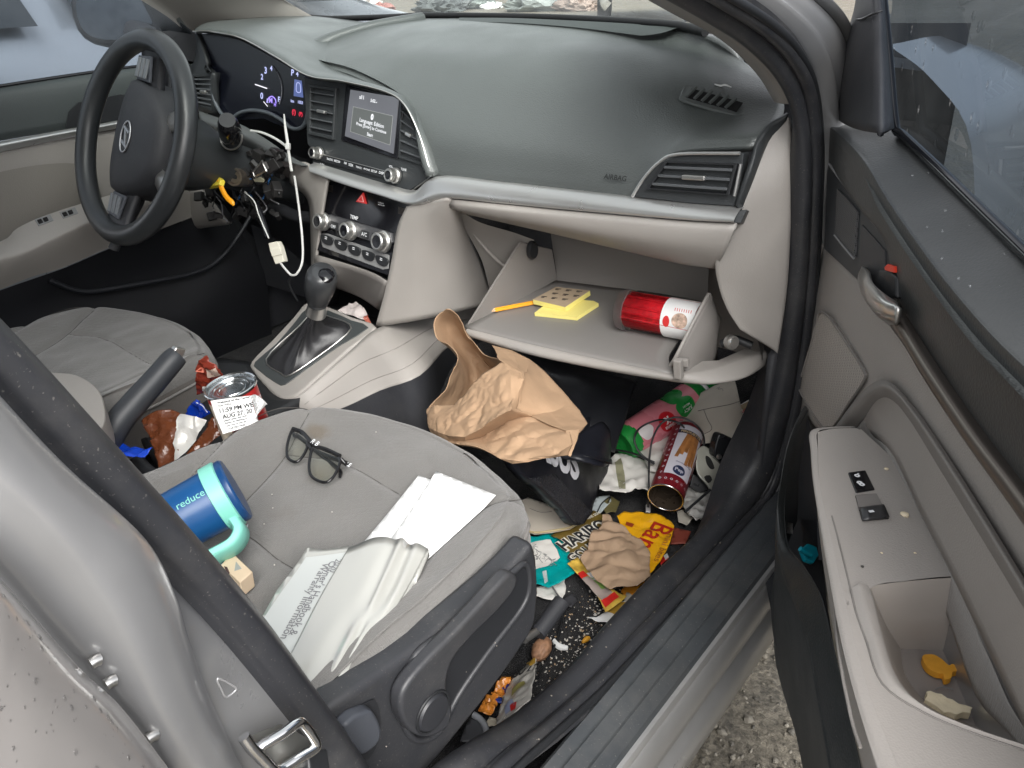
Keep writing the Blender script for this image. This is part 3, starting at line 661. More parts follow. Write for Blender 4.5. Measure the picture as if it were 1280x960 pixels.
# side of the centre stack, facing the passenger
stk = [
 dz([(508, 258, .316), (535, 252, .318), (563, 249, .3195), (576, 262, .37)]),
 dz([(497, 283, .311), (530, 274, .318), (565, 266, .333), (584, 290, .42)]),
 dz([(490, 322, .303), (530, 315, .325), (574, 315, .38), (600, 325, .47)]),
 dz([(481, 365, .293), (525, 362, .325), (575, 360, .39), (612, 358, .50)]),
 dz([(469, 409, .283), (525, 400, .325), (580, 388, .40), (622, 378, .52)]),
]
net('stack_side', stk, M_('beige'), low, 6, 5, .006)
lefts = [dz([(366, 205, .335), (380, 203, .33), (398, 215, .322), (409, 226, .318)]), dz([(362, 228, .345), (376, 226, .33), (394, 232, .32), (405, 250, .315)]), dz([(384, 250, .36), (390, 255, .325), (396, 262, .316), (401, 275, .311)]), dz([(388, 300, .35), (391, 305, .318), (393, 310, .309), (395, 318, .303)]), dz([(389, 350, .34), (389, 350, .31), (391, 352, .30), (393, 355, .295)])]
net('stack_side', lefts, M_('beige'), low, 5, 5, .005)
net('stack_pocket', [dz([(393, 318, .303), (430, 330, .303), (465, 342, .305), (483, 352, .30)]), dz([(391, 352, .297), (425, 350, .32), (452, 362, .34), (478, 375, .31)]), dz([(392, 352, .33), (425, 362, .35), (450, 372, .36), (474, 388, .34)])], M_('beige_dark'), low, 4, 4, .003)
mesh('cubby', AY([(430, 330, .31), (484, 350, .31), (470, 412, .31), (400, 385, .31), (430, 340, .44), (490, 350, .44), (480, 400, .44), (420, 380, .44)]), [(4, 5, 6, 7), (0, 4, 7, 3), (1, 2, 6, 5), (0, 1, 5, 4), (3, 7, 6, 2)], M_('black'), low, False)
# side end panel of the dash, seen in the door opening
ep = [
 dz([(970, 158, .405), (977, 150, .41), (986, 147, .413), (989, 150, .42)]),
 dz([(950, 195, .385), (966, 190, .395), (985, 188, .403), (991, 190, .41)]),
 dz([(933, 240, .363), (955, 240, .378), (983, 240, .395), (990, 240, .405)]),
 dz([(915, 285, .352), (940, 290, .372), (980, 295, .392), (988, 295, .40)]),
 dz([(896, 325, .350), (930, 335, .372), (976, 350, .392), (985, 350, .40)]),
 dz([(897, 352, .358), (930, 368, .378), (972, 390, .394), (980, 392, .40)]),
 dz([(908, 385, .368), (936, 402, .384), (970, 420, .395), (975, 425, .40)]),
 dz([(925, 412, .378), (945, 424, .390), (966, 437, .396), (972, 442, .40)]),
]
net('dash_side_panel', ep, M_('beige_dark') if False else M_('beige'), car, 6, 5, .008)
# behind the glove box: dark cavity, its ceiling
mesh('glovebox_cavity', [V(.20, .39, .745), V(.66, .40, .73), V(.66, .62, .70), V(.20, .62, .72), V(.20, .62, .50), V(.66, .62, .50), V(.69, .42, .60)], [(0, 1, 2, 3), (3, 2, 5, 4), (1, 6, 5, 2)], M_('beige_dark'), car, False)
# left flank of the opening with its stop arm
net('opening_flank', [dz([(573, 262, .370), (600, 278, .395), (640, 290, .425), (668, 300, .445)]), dz([(582, 287, .408), (602, 297, .42), (632, 308, .44), (656, 317, .455)]), dz([(602, 325, .452), (614, 331, .458), (630, 341, .468), (646, 348, .48)]), dz([(612, 362, .49), (620, 363, .492), (628, 365, .496), (636, 368, .50)])], M_('beige'), low, 4, 4)
tube('flank_edge', dz([(578, 263, .377), (588, 285, .41), (603, 306, .428), (622, 326, .448), (640, 340, .462)]), .003, M_('beige'), low, 5, 8)
# ---- glove box, hanging open
gp = plane3(A(600, 400, y=.345), A(835, 453, y=.352), A(697, 353, y=.515))
gfl = [A(px, py, pl=gp) for px, py in [(594, 404), (700, 428), (838, 456), (884, 377), (800, 362), (690, 344)]]
gb = empty('glove_box', (.41, .42, .58), None, None) if False else None
GN = gp[1]
gb_rows = [
 AP([(584, 413), (660, 432), (745, 451), (840, 470)], (gp[0]-GN*.006, GN)),
 AP([(582, 406), (660, 425), (745, 444), (840, 463)], (gp[0]+GN*.000, GN)),
 AP([(594, 398), (670, 413), (750, 430), (836, 446)], (gp[0]+GN*.001, GN)),
 AP([(612, 388), (690, 400), (765, 413), (846, 428)], gp),
 AP([(640, 372), (715, 380), (785, 390), (860, 403)], gp),
 AP([(692, 350), (755, 358), (820, 366), (880, 378)], (gp[0]+GN*.003, GN)),
]
glove = net('glove_box', gb_rows, mat('bin_grey', (.20, .19, .18), .42, voro=(520, .1, .0008), rvar=(10, .06)), car, 5, 5, .004)
bl, br_ = A(697, 351, pl=gp), A(884, 377, pl=gp)
# left wall, back wall, right wall
lw = [A(586, 406, pl=gp), A(651, 303, x=.255), A(690, 312, x=.262), bl]
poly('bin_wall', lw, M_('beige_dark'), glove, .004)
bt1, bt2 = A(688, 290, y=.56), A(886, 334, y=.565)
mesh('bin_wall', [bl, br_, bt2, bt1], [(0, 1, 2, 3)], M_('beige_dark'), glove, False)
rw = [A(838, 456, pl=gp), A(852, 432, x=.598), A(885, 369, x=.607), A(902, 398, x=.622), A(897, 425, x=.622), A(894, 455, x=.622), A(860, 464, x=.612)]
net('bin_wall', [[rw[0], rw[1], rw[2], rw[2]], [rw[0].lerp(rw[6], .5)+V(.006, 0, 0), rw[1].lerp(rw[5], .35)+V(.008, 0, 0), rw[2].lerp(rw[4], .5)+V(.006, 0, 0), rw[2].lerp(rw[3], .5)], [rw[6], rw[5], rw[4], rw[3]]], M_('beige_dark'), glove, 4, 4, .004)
tube('bin_rim', [A(838, 457, pl=gp), A(846, 444, x=.597), A(866, 404, x=.603), A(886, 367, x=.607)], .0028, M_('beige'), glove, 5, 8)
# lid: the outer panel that carries the bin, rounded at its right end
lid_t = AP([(583, 412), (660, 432), (745, 451), (838, 470), (858, 468), (893, 462), (930, 450), (962, 440)], (gp[0]-GN*.004, GN))
lid_b = AP([(583, 420), (660, 443), (745, 461), (822, 474), (858, 479), (893, 480), (932, 471), (963, 449)], (gp[0]-GN*.018, GN))
net('lid', [[a+V(0, .012, .002), a, a.lerp(b, .5)+V(.0, -.005, 0), b, b+V(0, .02, -.004), b+V(-.01, .08, -.012)] for a, b in zip(lid_t, lid_b)], M_('beige'), glove, 5, 5)
poly('lid_ledge', AP([(840, 468), (862, 452), (898, 450), (930, 436), (961, 440), (940, 450), (893, 464), (858, 470)], (gp[0]-GN*.006, GN)), M_('beige'), glove, .004, .001)
cl = mesh('catch', *join([box_geo(frame(A(848, 461, pl=(gp[0]+GN*.012, GN)), GN, V(1, 0, 0)), .012, .010, .03), box_geo(frame(A(854, 453, pl=(gp[0]+GN*.012, GN)), GN, V(1, .3, 0)), .016, .008, .012)]), M_('beige'), glove); mod_bevel(cl, .002, 2)
tube('damper_arm', AY([(902, 430, .40), (918, 424, .405), (940, 432, .41)]), .006, M_('black'), glove, 4)
lathe('hinge_bolt', [(0, .012), (.006, .012), (.007, .008), (.010, .008), (.010, 0)], M_('satin'), glove, frame(A(912, 427, y=.385), V(.8, -.5, .2), V(0, 0, 1)), 12)
lathe('stopper', [(0, .004), (.009, .004), (.011, 0), (.011, -.004)], M_('black'), glove, frame(A(666, 313, x=.266), V(1, -.2, 0), V(0, 0, 1)) @ Matrix.Scale(1.5, 4, (1, 0, 0)), 16)

# ---- centre stack
SP = (V(0, .345, .80), V(0, -1, .28).normalized())        # plane of the stack face
def S(px, py, lift=0): return A(px, py, pl=(SP[0]+SP[1]*lift, SP[1]))
stack = poly('radio_unit', [S(*p) for p in [(380, 97), (430, 104), (480, 116), (503, 131), (522, 168), (535, 208), (541, 219), (512, 238), (480, 232), (430, 217), (390, 204), (393, 190), (384, 180)]], M_('dash_dark'), car, .03, .0015)
tube('radio_edge', [S(p[0], p[1], .002) for p in [(392, 203), (430, 217), (480, 233), (511, 238.5), (522, 233), (541, 219)]], .0013, M_('satin'), stack, 5, 6)
q = [S(387, 105, .004), S(421, 110, .004), S(417, 175, .004), S(386, 168, .004)]
vent('air_vent', q, stack, 5, .07, M_('dash_dark'), 0, .0022, .03)
q = [S(502, 127, .003), S(513, 142, .003), S(533, 208, .003), S(499, 197, .003)]
vent('air_vent', q, stack, 5, .05, M_('dash_dark'), 0, .0025, .03)
poly('display_bezel', [S(p[0], p[1], .003) for p in [(432, 106), (505, 127), (497, 199), (426, 175)]], M_('gloss_black'), stack, .003, .001)
def screen_mat():
    m = mat('screen', (.02, .02, .024), .22, emit=((.30, .31, .34), .20)); return m
scn = poly('display', [S(p[0], p[1], .005) for p in [(438, 112), (498, 122), (491, 192), (431, 170)]], screen_mat(), stack, .002)
def scr(u, v, l=.0056):     # inside the display: u right, v down
    a = [S(438, 112, l), S(498, 122, l), S(491, 192, l), S(431, 170, l)]
    return quad_at(a, u, v)
def scr_rect(name, u0, v0, u1, v1, m, l): poly(name, [scr(u0, v0, l), scr(u1, v0, l), scr(u1, v1, l), scr(u0, v1, l)], m, scn, .0003)
lum = lambda nm, c, e: mat(nm, (.02, .02, .02), .3, emit=(c, e))
scr_rect('message_frame', .10, .335, .93, .87, lum('scr_line', (.5, .52, .5), .33), .0053)
scr_rect('message_box', .107, .342, .923, .863, lum('scr_box', (.22, .24, .23), .22), .0055)
wt = lum('scr_text', (.9, .92, .95), .5); NS = SP[1]
lettering('message_text', [('Language: Edition', scr(.28, .60), scr(.78, .60), .01), ('Press [Enter] to Continue', scr(.22, .69), scr(.84, .69), .01), ('Start', scr(.46, .83), scr(.58, .83), .02)], wt, scn, NS, .0012)
lettering('header_text', [('all', scr(.22, .15), scr(.28, .15), .01), ('1', scr(.305, .15), scr(.315, .15), .02), ('5:02', scr(.46, .17), scr(.56, .17), .02), ('AM', scr(.565, .17), scr(.595, .17), .01)], wt, scn, NS, .0012)
lettering('screen_icon', [('0', scr(.50, .50), scr(.555, .50), .05)], wt, scn, NS, .0012)
# radio button row between two knobs
rb = poly('button_row', [S(p[0], p[1], .004) for p in [(400, 193), (485, 216), (484, 224), (398, 201)]], M_('black'), stack, .003, .0008)
tube('row_edge', [S(p[0], p[1], .0055) for p in [(400, 192), (486, 215)]], .0006, M_('satin'), rb, 0, 6)
NB = NS
lettering('button_marks', [(s, S(x, y, .0045), S(x+1.5*len(s), y+.41*len(s), .0045), .01) for s, x, y in [('RADIO', 409, 199.5), ('MEDIA', 418, 202), ('FM', 430.5, 205), ('SEEK', 436, 207), ('TRACK', 445, 209.5), ('PHONE', 455, 212), ('SETUP', 464, 214.5), ('DISP', 474, 217)]], M_('white_print'), rb, NB, .0008)
lettering('button_marks', [('PUSH', S(401, 206, .004), S(406, 207.4, .004), .01), ('VOL', S(487, 209, .004), S(492, 210, .004), .01), ('TUNE', S(502, 212.5, .004), S(509, 214, .004), .01)], M_('white_print'), stack, NS, .002)
def knob(name, c, r, h, parent, ring=True):
    M = frame(c, NS, V(1, 0, 0))
    b = lathe(name, [(r*1.25, -.004), (r*1.25, .001), (r*1.1, .003), (r, .003), (r*.96, h*.9), (r*.86, h), (r*.72, h), (r*.70, h-.001)], M_('satin'), parent, M, 32)
    lathe('knob_face', [(0, h-.0015), (r*.74, h-.0012)], M_('gloss_black'), b, M, 24)
    # ribs round the grip
    parts = [box_geo(M @ Matrix.Rotation(2*math.pi*k/36, 4, 'Z') @ Matrix.Translation((r*.985, 0, h*.5)), .0014, .0010, h*.75) for k in range(36)]
    mesh('grip', *join(parts), M_('satin'), b, False)
    return b
knob('volume_knob', S(397.5, 191.5, .006), .0095, .016, stack)
knob('tuning_knob', S(493, 219.5, .006), .0105, .016, stack)
# climate unit below
cu = poly('climate_unit', [S(p[0], p[1], -.002) for p in [(408, 224), (516, 254), (506, 290), (487, 345), (394, 312), (400, 270)]], M_('gloss_black'), car, .03, .001)
hzp = [S(p[0], p[1], .0015) for p in [(453.5, 240.5), (457.5, 255), (444.5, 252)]]
hw = poly('hazard_button', hzp, mat('hazard_red', (.55, .03, .03), .35, emit=((.8, .05, .04), .08)), cu, .003, .0006)
ce = sum(hzp, V(0, 0, 0))/3
tri = [ce.lerp(p, .62)+NS*.0006 for p in hzp]; vsx = [p+NS*.0003 for p in tri]+[ce.lerp(p, .74)+NS*.0009 for p in tri]
mesh('hazard_mark', vsx, [(i, (i+1) % 3, 3+(i+1) % 3, 3+i) for i in range(3)], mat('pale_red', (.9, .6, .58), .4), hw, False)
lettering('unit_marks', [('PASSENGER', S(473, 253.5, -.001), S(480, 255.5, -.001), .01), ('AIR BAG OFF', S(473, 256, -.001), S(481, 258.2, -.001), .01), ('TEMP', S(438, 272.5, -.001), S(448, 275.5, -.001), .02)], M_('white_print'), cu, NS, .0012)
parts = []
for k in range(6): parts.append(bar(S(410, 231+k*1.5, 0), S(416, 232.7+k*1.5, 0), .0008, .0008, NS))
for k in range(6): parts.append(bar(S(498, 259+k*1.5, 0), S(508, 261.8+k*1.5, 0), .0008, .0008, NS))
mesh('grille_lines', *join(parts), M_('dark_metal'), cu, False)
row = poly('button_panel', [S(p[0], p[1], .003) for p in [(402, 273), (412, 268), (488, 291), (490, 303), (484, 308), (405, 283)]], mat('btn_panel', (.10, .10, .105), .35, .4), cu, .006, .001)
for a, b in (((413, 276), (422, 279)), ((425, 280), (432, 282)), ((451, 287), (461, 290)), ((465, 291), (473, 293.5))):
    poly('button', [S(a[0], a[1], .0045), S(b[0], b[1], .0045), S(b[0]-1, b[1]+9, .0045), S(a[0]-1, a[1]+8, .0045)], M_('black'), row, .002, .0006)
lettering('button_marks', [('OFF', S(414, 284, .005), S(420, 286, .005), .02), ('MODE', S(426, 288, .005), S(431, 289.5, .005), .02), ('A/C', S(452, 294, .005), S(459, 296, .005), .02), ('AUTO', S(464, 298.5, .005), S(472, 301, .005), .02)], M_('white_print'), row, NS, .0012)
for p, r in (((403.5, 277), .0135), ((437, 288.5), .0140), ((478, 302), .0155)): knob('climate_knob', S(p[0], p[1], .006), r, .015, cu)
lr = poly('switch_row', [S(p[0], p[1], .000) for p in [(399, 292), (409, 292), (486, 319), (485, 336), (478, 337), (403, 309)]], mat('grey_panel', (.22, .22, .22), .4), cu, .012, .001)
for k in range(5):
    x, y = 408+k*17.2, 299+k*6.6
    b = poly('switch', [S(x-7, y-6.5, .003), S(x+7, y-1.5, .003), S(x+5.5, y+7, .003), S(x, y+7, .003), S(x-6, y+2.5, .003)], M_('black'), lr, .004, .001, 3)
    lettering('switch_mark', [('=', S(x-2, y+1.2, .0035), S(x+1, y+2.2, .0035), .01)], M_('white_print'), b, NS, .0008)

# ---- instrument cluster
CP = (V(-.3, .44, .93), V(.10, -1, .18).normalized())
def C(px, py, l=0): return A(px, py, pl=(CP[0]+CP[1]*l, CP[1]))
clu = poly('instrument_cluster', [C(*p) for p in [(244, 42), (262, 42), (300, 50), (345, 74), (384, 97), (386, 140), (382, 158), (370, 162), (345, 155), (330, 148), (300, 150), (282, 150), (268, 130), (258, 90), (247, 66)]], mat('cluster_black', (.006, .007, .012), .25), car, .02)
net('hood_lining', [[p+V(0, .004, -.003) for p in hood_rows[0][:6]], [C(*p)+V(0, -.002, 0) for p in [(244, 42), (262, 42), (300, 50), (345, 74), (384, 97), (387, 104)]]], M_('black_soft'), dash, 5, 3)
tube('cluster_edge', [C(p[0], p[1], .01) for p in [(262, 95), (268, 125), (278, 143), (290, 147), (300, 141), (315, 138), (335, 141), (352, 150), (364, 160), (376, 160), (383, 150), (386, 130)]], .004, mat('cluster_rim', (.07, .08, .09), .4), clu, 5, 8)
bl_ = lum('lit_blue', (.55, .6, 1.0), .45); blu2 = lum('lit_violet', (.35, .25, .9), .6); red = lum('lit_red', (1, .03, .08), .4)
NC = CP[1]
def clut(its, m): lettering('lit_marks', [(s, C(x, y, .0005), C(x+w, y+w*.22, .0005), .03) for s, x, y, w in its], m, clu, NC, .0012)
clut([('2', 326.5, 99, 3), ('3', 331, 91.5, 3), ('4', 338, 88, 3), ('0', 326, 123, 3.4), ('P', 364.5, 94, 3.4), ('4', 370.5, 95, 3), ('F', 348, 127, 2.5), ('km', 364, 127.5, 4), ('1053', 373, 129, 6), ('E', 334, 128, 2)], bl_)
clut([('M', 337, 128, 4), ('H', 343, 132.5, 2.5)], blu2)
clut([('(!)', 365.5, 142, 4.6), ('(P)', 374, 144, 4.6)], red)
tube('needle', [C(319, 105.5, .003), C(333.5, 110.5, .003)], .0011, lum('lit_white', (.95, .93, 1), .5), clu, 0, 6)
tube('needle', [C(329.5, 127, .003), C(334.5, 133, .003)], .0007, lum('lit_white', (.95, .93, 1), .5), clu, 0, 6)
tube('dial_arc', [C(p[0], p[1], .002) for p in [(340, 82), (347, 92), (351.5, 104), (352, 118), (349, 130)]], .0009, mat('dial_grey', (.3, .3, .33), .4), clu, 5, 6)
tube('dial_arc', [C(p[0], p[1], .001) for p in [(333.5, 128), (336, 122.5), (340, 120.5), (344, 124), (345, 129)]], .0011, blu2, clu, 5, 6)
poly('trip_display', [C(p[0], p[1], .0008) for p in [(368, 99), (377, 101), (379, 122), (367, 120)]], lum('lit_navy', (.10, .14, .35), .4), clu, .0004)
tube('car_symbol', [C(p[0], p[1], .002) for p in [(371, 104), (375, 105), (375.5, 115), (370.5, 114)]], .0006, bl_, clu, 3, 6, True)
# driver side vent, column surround
q = dz([(240, 93, .40), (266, 92, .40), (266, 139, .395), (249, 133, .40)])
vent('air_vent', q, dash, 6, .08, M_('dash_dark'), 0, .003, .03)
net('dash_left_end', [dz([(246, 40, .42), (244, 70, .42), (238, 95, .41), (240, 140, .405)]), dz([(262, 90, .40), (266, 92, .395), (268, 110, .395), (270, 142, .395)])], M_('dash_dark'), dash, 4, 4, .01)
net('dash_left_end', [dz([(215, 84, .46), (225, 83, .44), (236, 82, .43), (247, 76, .42)]), dz([(205, 115, .46), (222, 110, .44), (234, 105, .42), (242, 100, .41)]), dz([(205, 150, .46), (222, 145, .44), (234, 140, .42), (250, 138, .41)])], M_('dash_dark'), dash, 4, 4, .01)
net('lower_cluster_trim', [dz([(248, 138, .39), (270, 146, .37), (300, 155, .35), (330, 172, .34), (365, 196, .33), (384, 206, .325)]), dz([(250, 150, .36), (272, 158, .34), (300, 168, .33), (330, 186, .325), (352, 200, .32), (372, 206, .32)]), dz([(252, 165, .37), (272, 170, .36), (298, 180, .35), (318, 192, .345), (335, 198, .34), (364, 200, .34)])], mat('col_trim', (.085, .09, .09), .5), dash, 4, 4, .004)
# dark, torn-open area round the steering column
net('knee_panel', [dz([(205, 150, .42), (250, 160, .42), (300, 170, .42), (385, 200, .40)]), dz([(200, 210, .40), (250, 220, .42), (310, 225, .44), (388, 240, .42)]), dz([(205, 280, .42), (250, 270, .46), (310, 270, .50), (392, 300, .46)]), dz([(210, 300, .50), (260, 310, .56), (320, 330, .60), (392, 360, .56)])], M_('black_deep'), car, 5, 5)
net('knee_trim', [dz([(205, 245, .36), (225, 230, .35), (245, 232, .35), (262, 248, .36)]), dz([(215, 280, .37), (235, 282, .355), (255, 280, .36), (285, 278, .38)]), dz([(222, 286, .40), (240, 287, .39), (260, 284, .39), (290, 279, .41)])], mat('knee_beige', (.23, .215, .20), .6), low, 4, 4, .004)
tube('column_brace', dz([(335, 258, .37), (352, 262, .37), (370, 270, .37), (392, 272, .37)]), .012, M_('black_soft'), car, 5, 10)
poly('relay_box', dz([(341, 204, .37), (366, 209, .37), (366, 224, .37), (340, 219, .37)]), mat('dark_brown', (.03, .025, .024), .5), car, .03, .002)
# ---- steering wheel
WC = V(-.363, .113, .873); WT_ = math.radians(25)
WA = V(0, -math.cos(WT_), math.sin(WT_)); WU = V(0, math.sin(WT_), math.cos(WT_)); WX = V(1, 0, 0)
WPH = math.radians(84)     # the wheel stands a quarter turn to the left
def Wp(x, u, a): return WC+WX*(x*math.cos(WPH)-u*math.sin(WPH))+WU*(x*math.sin(WPH)+u*math.cos(WPH))+WA*a
lea = mat('leather', (.022, .024, .026), .36, bump=(260, .12, .001), rvar=(10, .06), spec=.5)
rim = []
for k in range(64):
    an = 2*math.pi*k/64; rim.append(Wp(.170*math.cos(an), .170*math.sin(an), 0))
vs, fs = tube_geo(rim, .0182, 16, True)
wheel = mesh('steering_wheel', vs, fs, lea, car)
hub_o = [(-.105, .035), (-.095, .055), (-.06, .066), (0, .070), (.06, .066), (.095, .055), (.105, .035), (.098, -.01), (.075, -.055), (.04, -.085), (0, -.092), (-.04, -.085), (-.075, -.055), (-.098, -.01)]
O = spline([V(a, b, 0) for a, b in hub_o], 5, True)
rings = []
for sc_, a in ((1.0, -.060), (1.0, -.022), (.985, -.012), (.93, -.002), (.80, .004), (.55, .009), (.25, .011)): rings.append([Wp(p.x*sc_, p.y*sc_, a) for p in O])
n = len(O); vs = [p for r in rings for p in r]+[Wp(0, 0, .0115)]
fs = [(i*n+k, i*n+(k+1) % n, (i+1)*n+(k+1) % n, (i+1)*n+k) for i in range(len(rings)-1) for k in range(n)]+[((len(rings)-1)*n+k, (len(rings)-1)*n+(k+1) % n, len(vs)-1) for k in range(n)]
hub = mesh('hub', vs, fs, M_('black_soft'), wheel)
for s in (-1, 1):
    sp = net('spoke', [[Wp(s*.09, .045, -.02), Wp(s*.125, .043, -.012), Wp(s*.162, .046, -.004)], [Wp(s*.088, .015, -.012), Wp(s*.125, .012, -.006), Wp(s*.165, .012, .002)], [Wp(s*.085, -.02, -.02), Wp(s*.125, -.022, -.012), Wp(s*.162, -.030, -.004)]], M_('gloss_black') if False else M_('black_soft'), wheel, 5, 5, .012)
    bp = poly('button_pad', [Wp(s*.100, .034, -.003), Wp(s*.140, .034, .002), Wp(s*.143, -.010, .002), Wp(s*.100, -.012, -.003)], M_('charcoal_trim'), wheel, .005, .0015)
    parts = [bar(Wp(s*.104, .026-k*.014, -.001), Wp(s*.137, .026-k*.014, .0035), .010, .004, WA) for k in range(3)]
    o = mesh('buttons', *join(parts), mat('button_grey', (.12, .13, .14), .45), bp); mod_bevel(o, .0015, 2)
    lo = net('spoke', [[Wp(s*.030, -.075, -.02), Wp(s*.040, -.12, -.012), Wp(s*.060, -.158, -.004)], [Wp(s*.045, -.072, -.014), Wp(s*.058, -.115, -.006), Wp(s*.080, -.150, .0)], [Wp(s*.06, -.065, -.02), Wp(s*.075, -.105, -.012), Wp(s*.098, -.138, -.004)]], M_('satin'), wheel, 4, 4, .010)
# emblem: a slanted letter in an oval ring
em = [Wp(.027*math.cos(2*math.pi*k/40)-.0, .0155*math.sin(2*math.pi*k/40)+.0, .0125) for k in range(40)]
vs, fs = tube_geo(em, .0016, 6, True); eb = mesh('emblem', vs, fs, mat('emblem_metal', (.45, .45, .46), .35, .9), wheel)
parts = [bar(Wp(-.0165, -.0095, .0125), Wp(-.0085, .0105, .0125), .0045, .002, WA), bar(Wp(.0085, -.0105, .0125), Wp(.0165, .0095, .0125), .0045, .002, WA), bar(Wp(-.0135, -.0045, .0125), Wp(.0135, .0045, .0125), .004, .002, WA)]
mesh('emblem_letter', *join(parts), mat('emblem_metal', (.45, .45, .46), .35, .9), eb, False)
# column behind the wheel
M = frame(WC-WA*.02, -WA, WX)
lathe('steering_column', [(.0, 0), (.062, 0), (.070, .012), (.072, .05), (.066, .10), (.045, .16), (.04, .35)], mat('column_black', (.035, .038, .040), .4, rvar=(12, .08)), car, M, 32)
tube('stalk', [Wp(.06, .02, -.06), Wp(.10, .03, -.062), Wp(.15, .04, -.055), Wp(.185, .045, -.05)], [.007, .007, .009, .010], M_('black_soft'), car, 5)
tube('stalk', [Wp(-.06, .03, -.06), Wp(-.12, .05, -.062), Wp(-.185, .07, -.05), Wp(-.215, .075, -.045)], [.007, .007, .009, .010], M_('black_soft'), car, 5)
# ignition housing: black knob with a metal hoop, lock barrel, square steel clip
iz = .30
def I(px, py, y=.26): return A(px, py, y=y)
kb = tube('stalk_end', [I(292, 183, .30), I(289, 170, .25), I(286, 158, .22), I(284, 150, .21)], [.016, .020, .019, .014], M_('gloss_black'), car, 6, 16)
hoop = [I(289+13.5*math.cos(t), 172+15*math.sin(t), .235) for t in [(-.3+3.6*k/20) for k in range(21)]]
tube('metal_hoop', hoop, .0016, M_('satin'), kb, 0, 8)
lk = lathe('ignition_lock', [(0, .004), (.004, .004), (.005, .012), (.010, .012), (.012, .010), (.0135, .016), (.017, .016), (.018, .012), (.018, -.05)], mat('lock_metal', (.42, .36, .30), .35, .9, var=(60, .3)), car, frame(I(297.5, 221.5, .28), V(.45, -.85, .25), V(0, 0, 1)), 24)
for pts in ([I(316, 215, .27), I(328, 201, .27), I(333, 213, .27), I(319, 221, .27)],):
    tube('steel_clip', pts, .0018, M_('satin'), car, 0, 6, closed=True)
poly('steel_clip', [I(317, 215, .275), I(327, 203, .275), I(331, 212, .275), I(320, 219, .275)], mat('clip_dark', (.05, .045, .045), .5), car, .01)
poly('loose_tag', [I(317, 224, .28), I(325, 221, .28), I(330, 225, .28), I(329, 228, .28), I(318, 227, .28)], mat('tag_beige', (.36, .34, .24), .6), car, .002)
parts = []
random.seed(9)
for k in range(64):
    px, py = random.uniform(248, 352), random.uniform(188, 272); c = I(px, py, random.uniform(.29, .34))
    M = frame(c, V(random.uniform(-1, 1), -1, random.uniform(-.6, .6)), V(1, 0, random.uniform(-.6, .6)))
    box('torn_plastic', M, (random.uniform(.008, .03), random.uniform(.006, .022), random.uniform(.006, .02)), mat('torn_plastic', (.016, .015, .015), .5, var=(40, .4), rvar=(30, .15)), car, .0015)
for k in range(22):
    px, py = 300+random.uniform(-40, 40), 222+random.uniform(-22, 24)
    P = [I(px, py, .30)]
    for j in range(4): px += random.uniform(-8, 14); py += random.uniform(2, 16); P.append(I(px, py, .28+random.uniform(0, .06)))
    tube('loose_wire', P, .0013, random.choice([M_('black'), mat('wire_grey', (.2, .2, .21), .5), mat('wire_blue', (.02, .10, .28), .5), M_('black')]), car, 5, 6)
# the harness that hangs out with its white plug
hr = tube('wiring_harness', [I(311, 245, .28), I(321, 258, .26), I(328, 275, .25), I(335, 297, .24)], [.004, .006, .0065, .0055], M_('gloss_black'), car, 5, 10)
tube('wire', [I(306, 240, .27), I(318, 252, .255), I(324, 270, .245), I(336, 298, .235)], .0013, mat('wire_white', (.55, .55, .53), .5), hr, 5, 6)
PB = (I(344, 314, .235), V(.35, -.9, .3).normalized())
pg = poly('plug', AP([(335, 304), (346, 301.5), (350, 308), (355, 327), (344, 330.5), (337, 312)], PB), mat('plug_white', (.62, .59, .50), .5), hr, .014, .0015)
poly('plug_latch', AP([(337, 312), (349, 309), (352, 318), (340, 321)], (PB[0]+PB[1]*.002, PB[1])), mat('plug_white', (.62, .59, .50), .5), pg, .004, .0008)
tube('wire', [I(350, 328, .235), I(358, 338, .23), I(365, 344, .23), I(372, 341, .235), I(378, 326, .25), I(378, 300, .27), I(375, 270, .285), I(371, 240, .29), I(368, 220, .29)], .0022, mat('wire_white', (.55, .55, .53), .5), hr, 6, 8)
tube('wire', [I(364, 344, .23), I(361, 352, .235), I(364, 362, .24), I(372, 376, .25)], .0022, M_('black'), hr, 5, 8)

# ---- centre console with the gear lever
CZ = lambda px, py: A(px, py, pl=CPL)
CPL = plane3(A(316, 456, z=.475), A(358, 494, z=.472), A(468, 400, z=.555))
rimp = [(313, 452), (316, 464), (332, 483), (350, 497), (372, 492), (402, 466), (436, 436), (470, 408), (440, 395), (412, 383), (384, 377), (366, 396), (340, 424)]
con = poly('centre_console', [CZ(*p) for p in rimp], M_('beige'), car, .05, .006, 3)
bez = poly('shifter_bezel', [CZ(p[0], p[1])+CPL[1]*.0015 for p in [(319, 453), (322, 462), (345, 479), (357, 481), (380, 464), (424, 433), (461, 410), (440, 401), (412, 389), (386, 385), (370, 402), (346, 430)]], mat('bezel_grey', (.044, .049, .050), .48, rvar=(20, .08)), con, .004, .001, 2)
slot = [CZ(p[0], p[1])+CPL[1]*.003 for p in [(334, 450), (352, 468), (364, 470), (400, 446), (440, 412), (415, 398), (392, 394), (372, 412)]]
poly('shifter_slot', slot, M_('black'), bez, .002, 0, 3)
tube('slot_trim', slot, .0014, M_('satin'), bez, 4, 6, True)
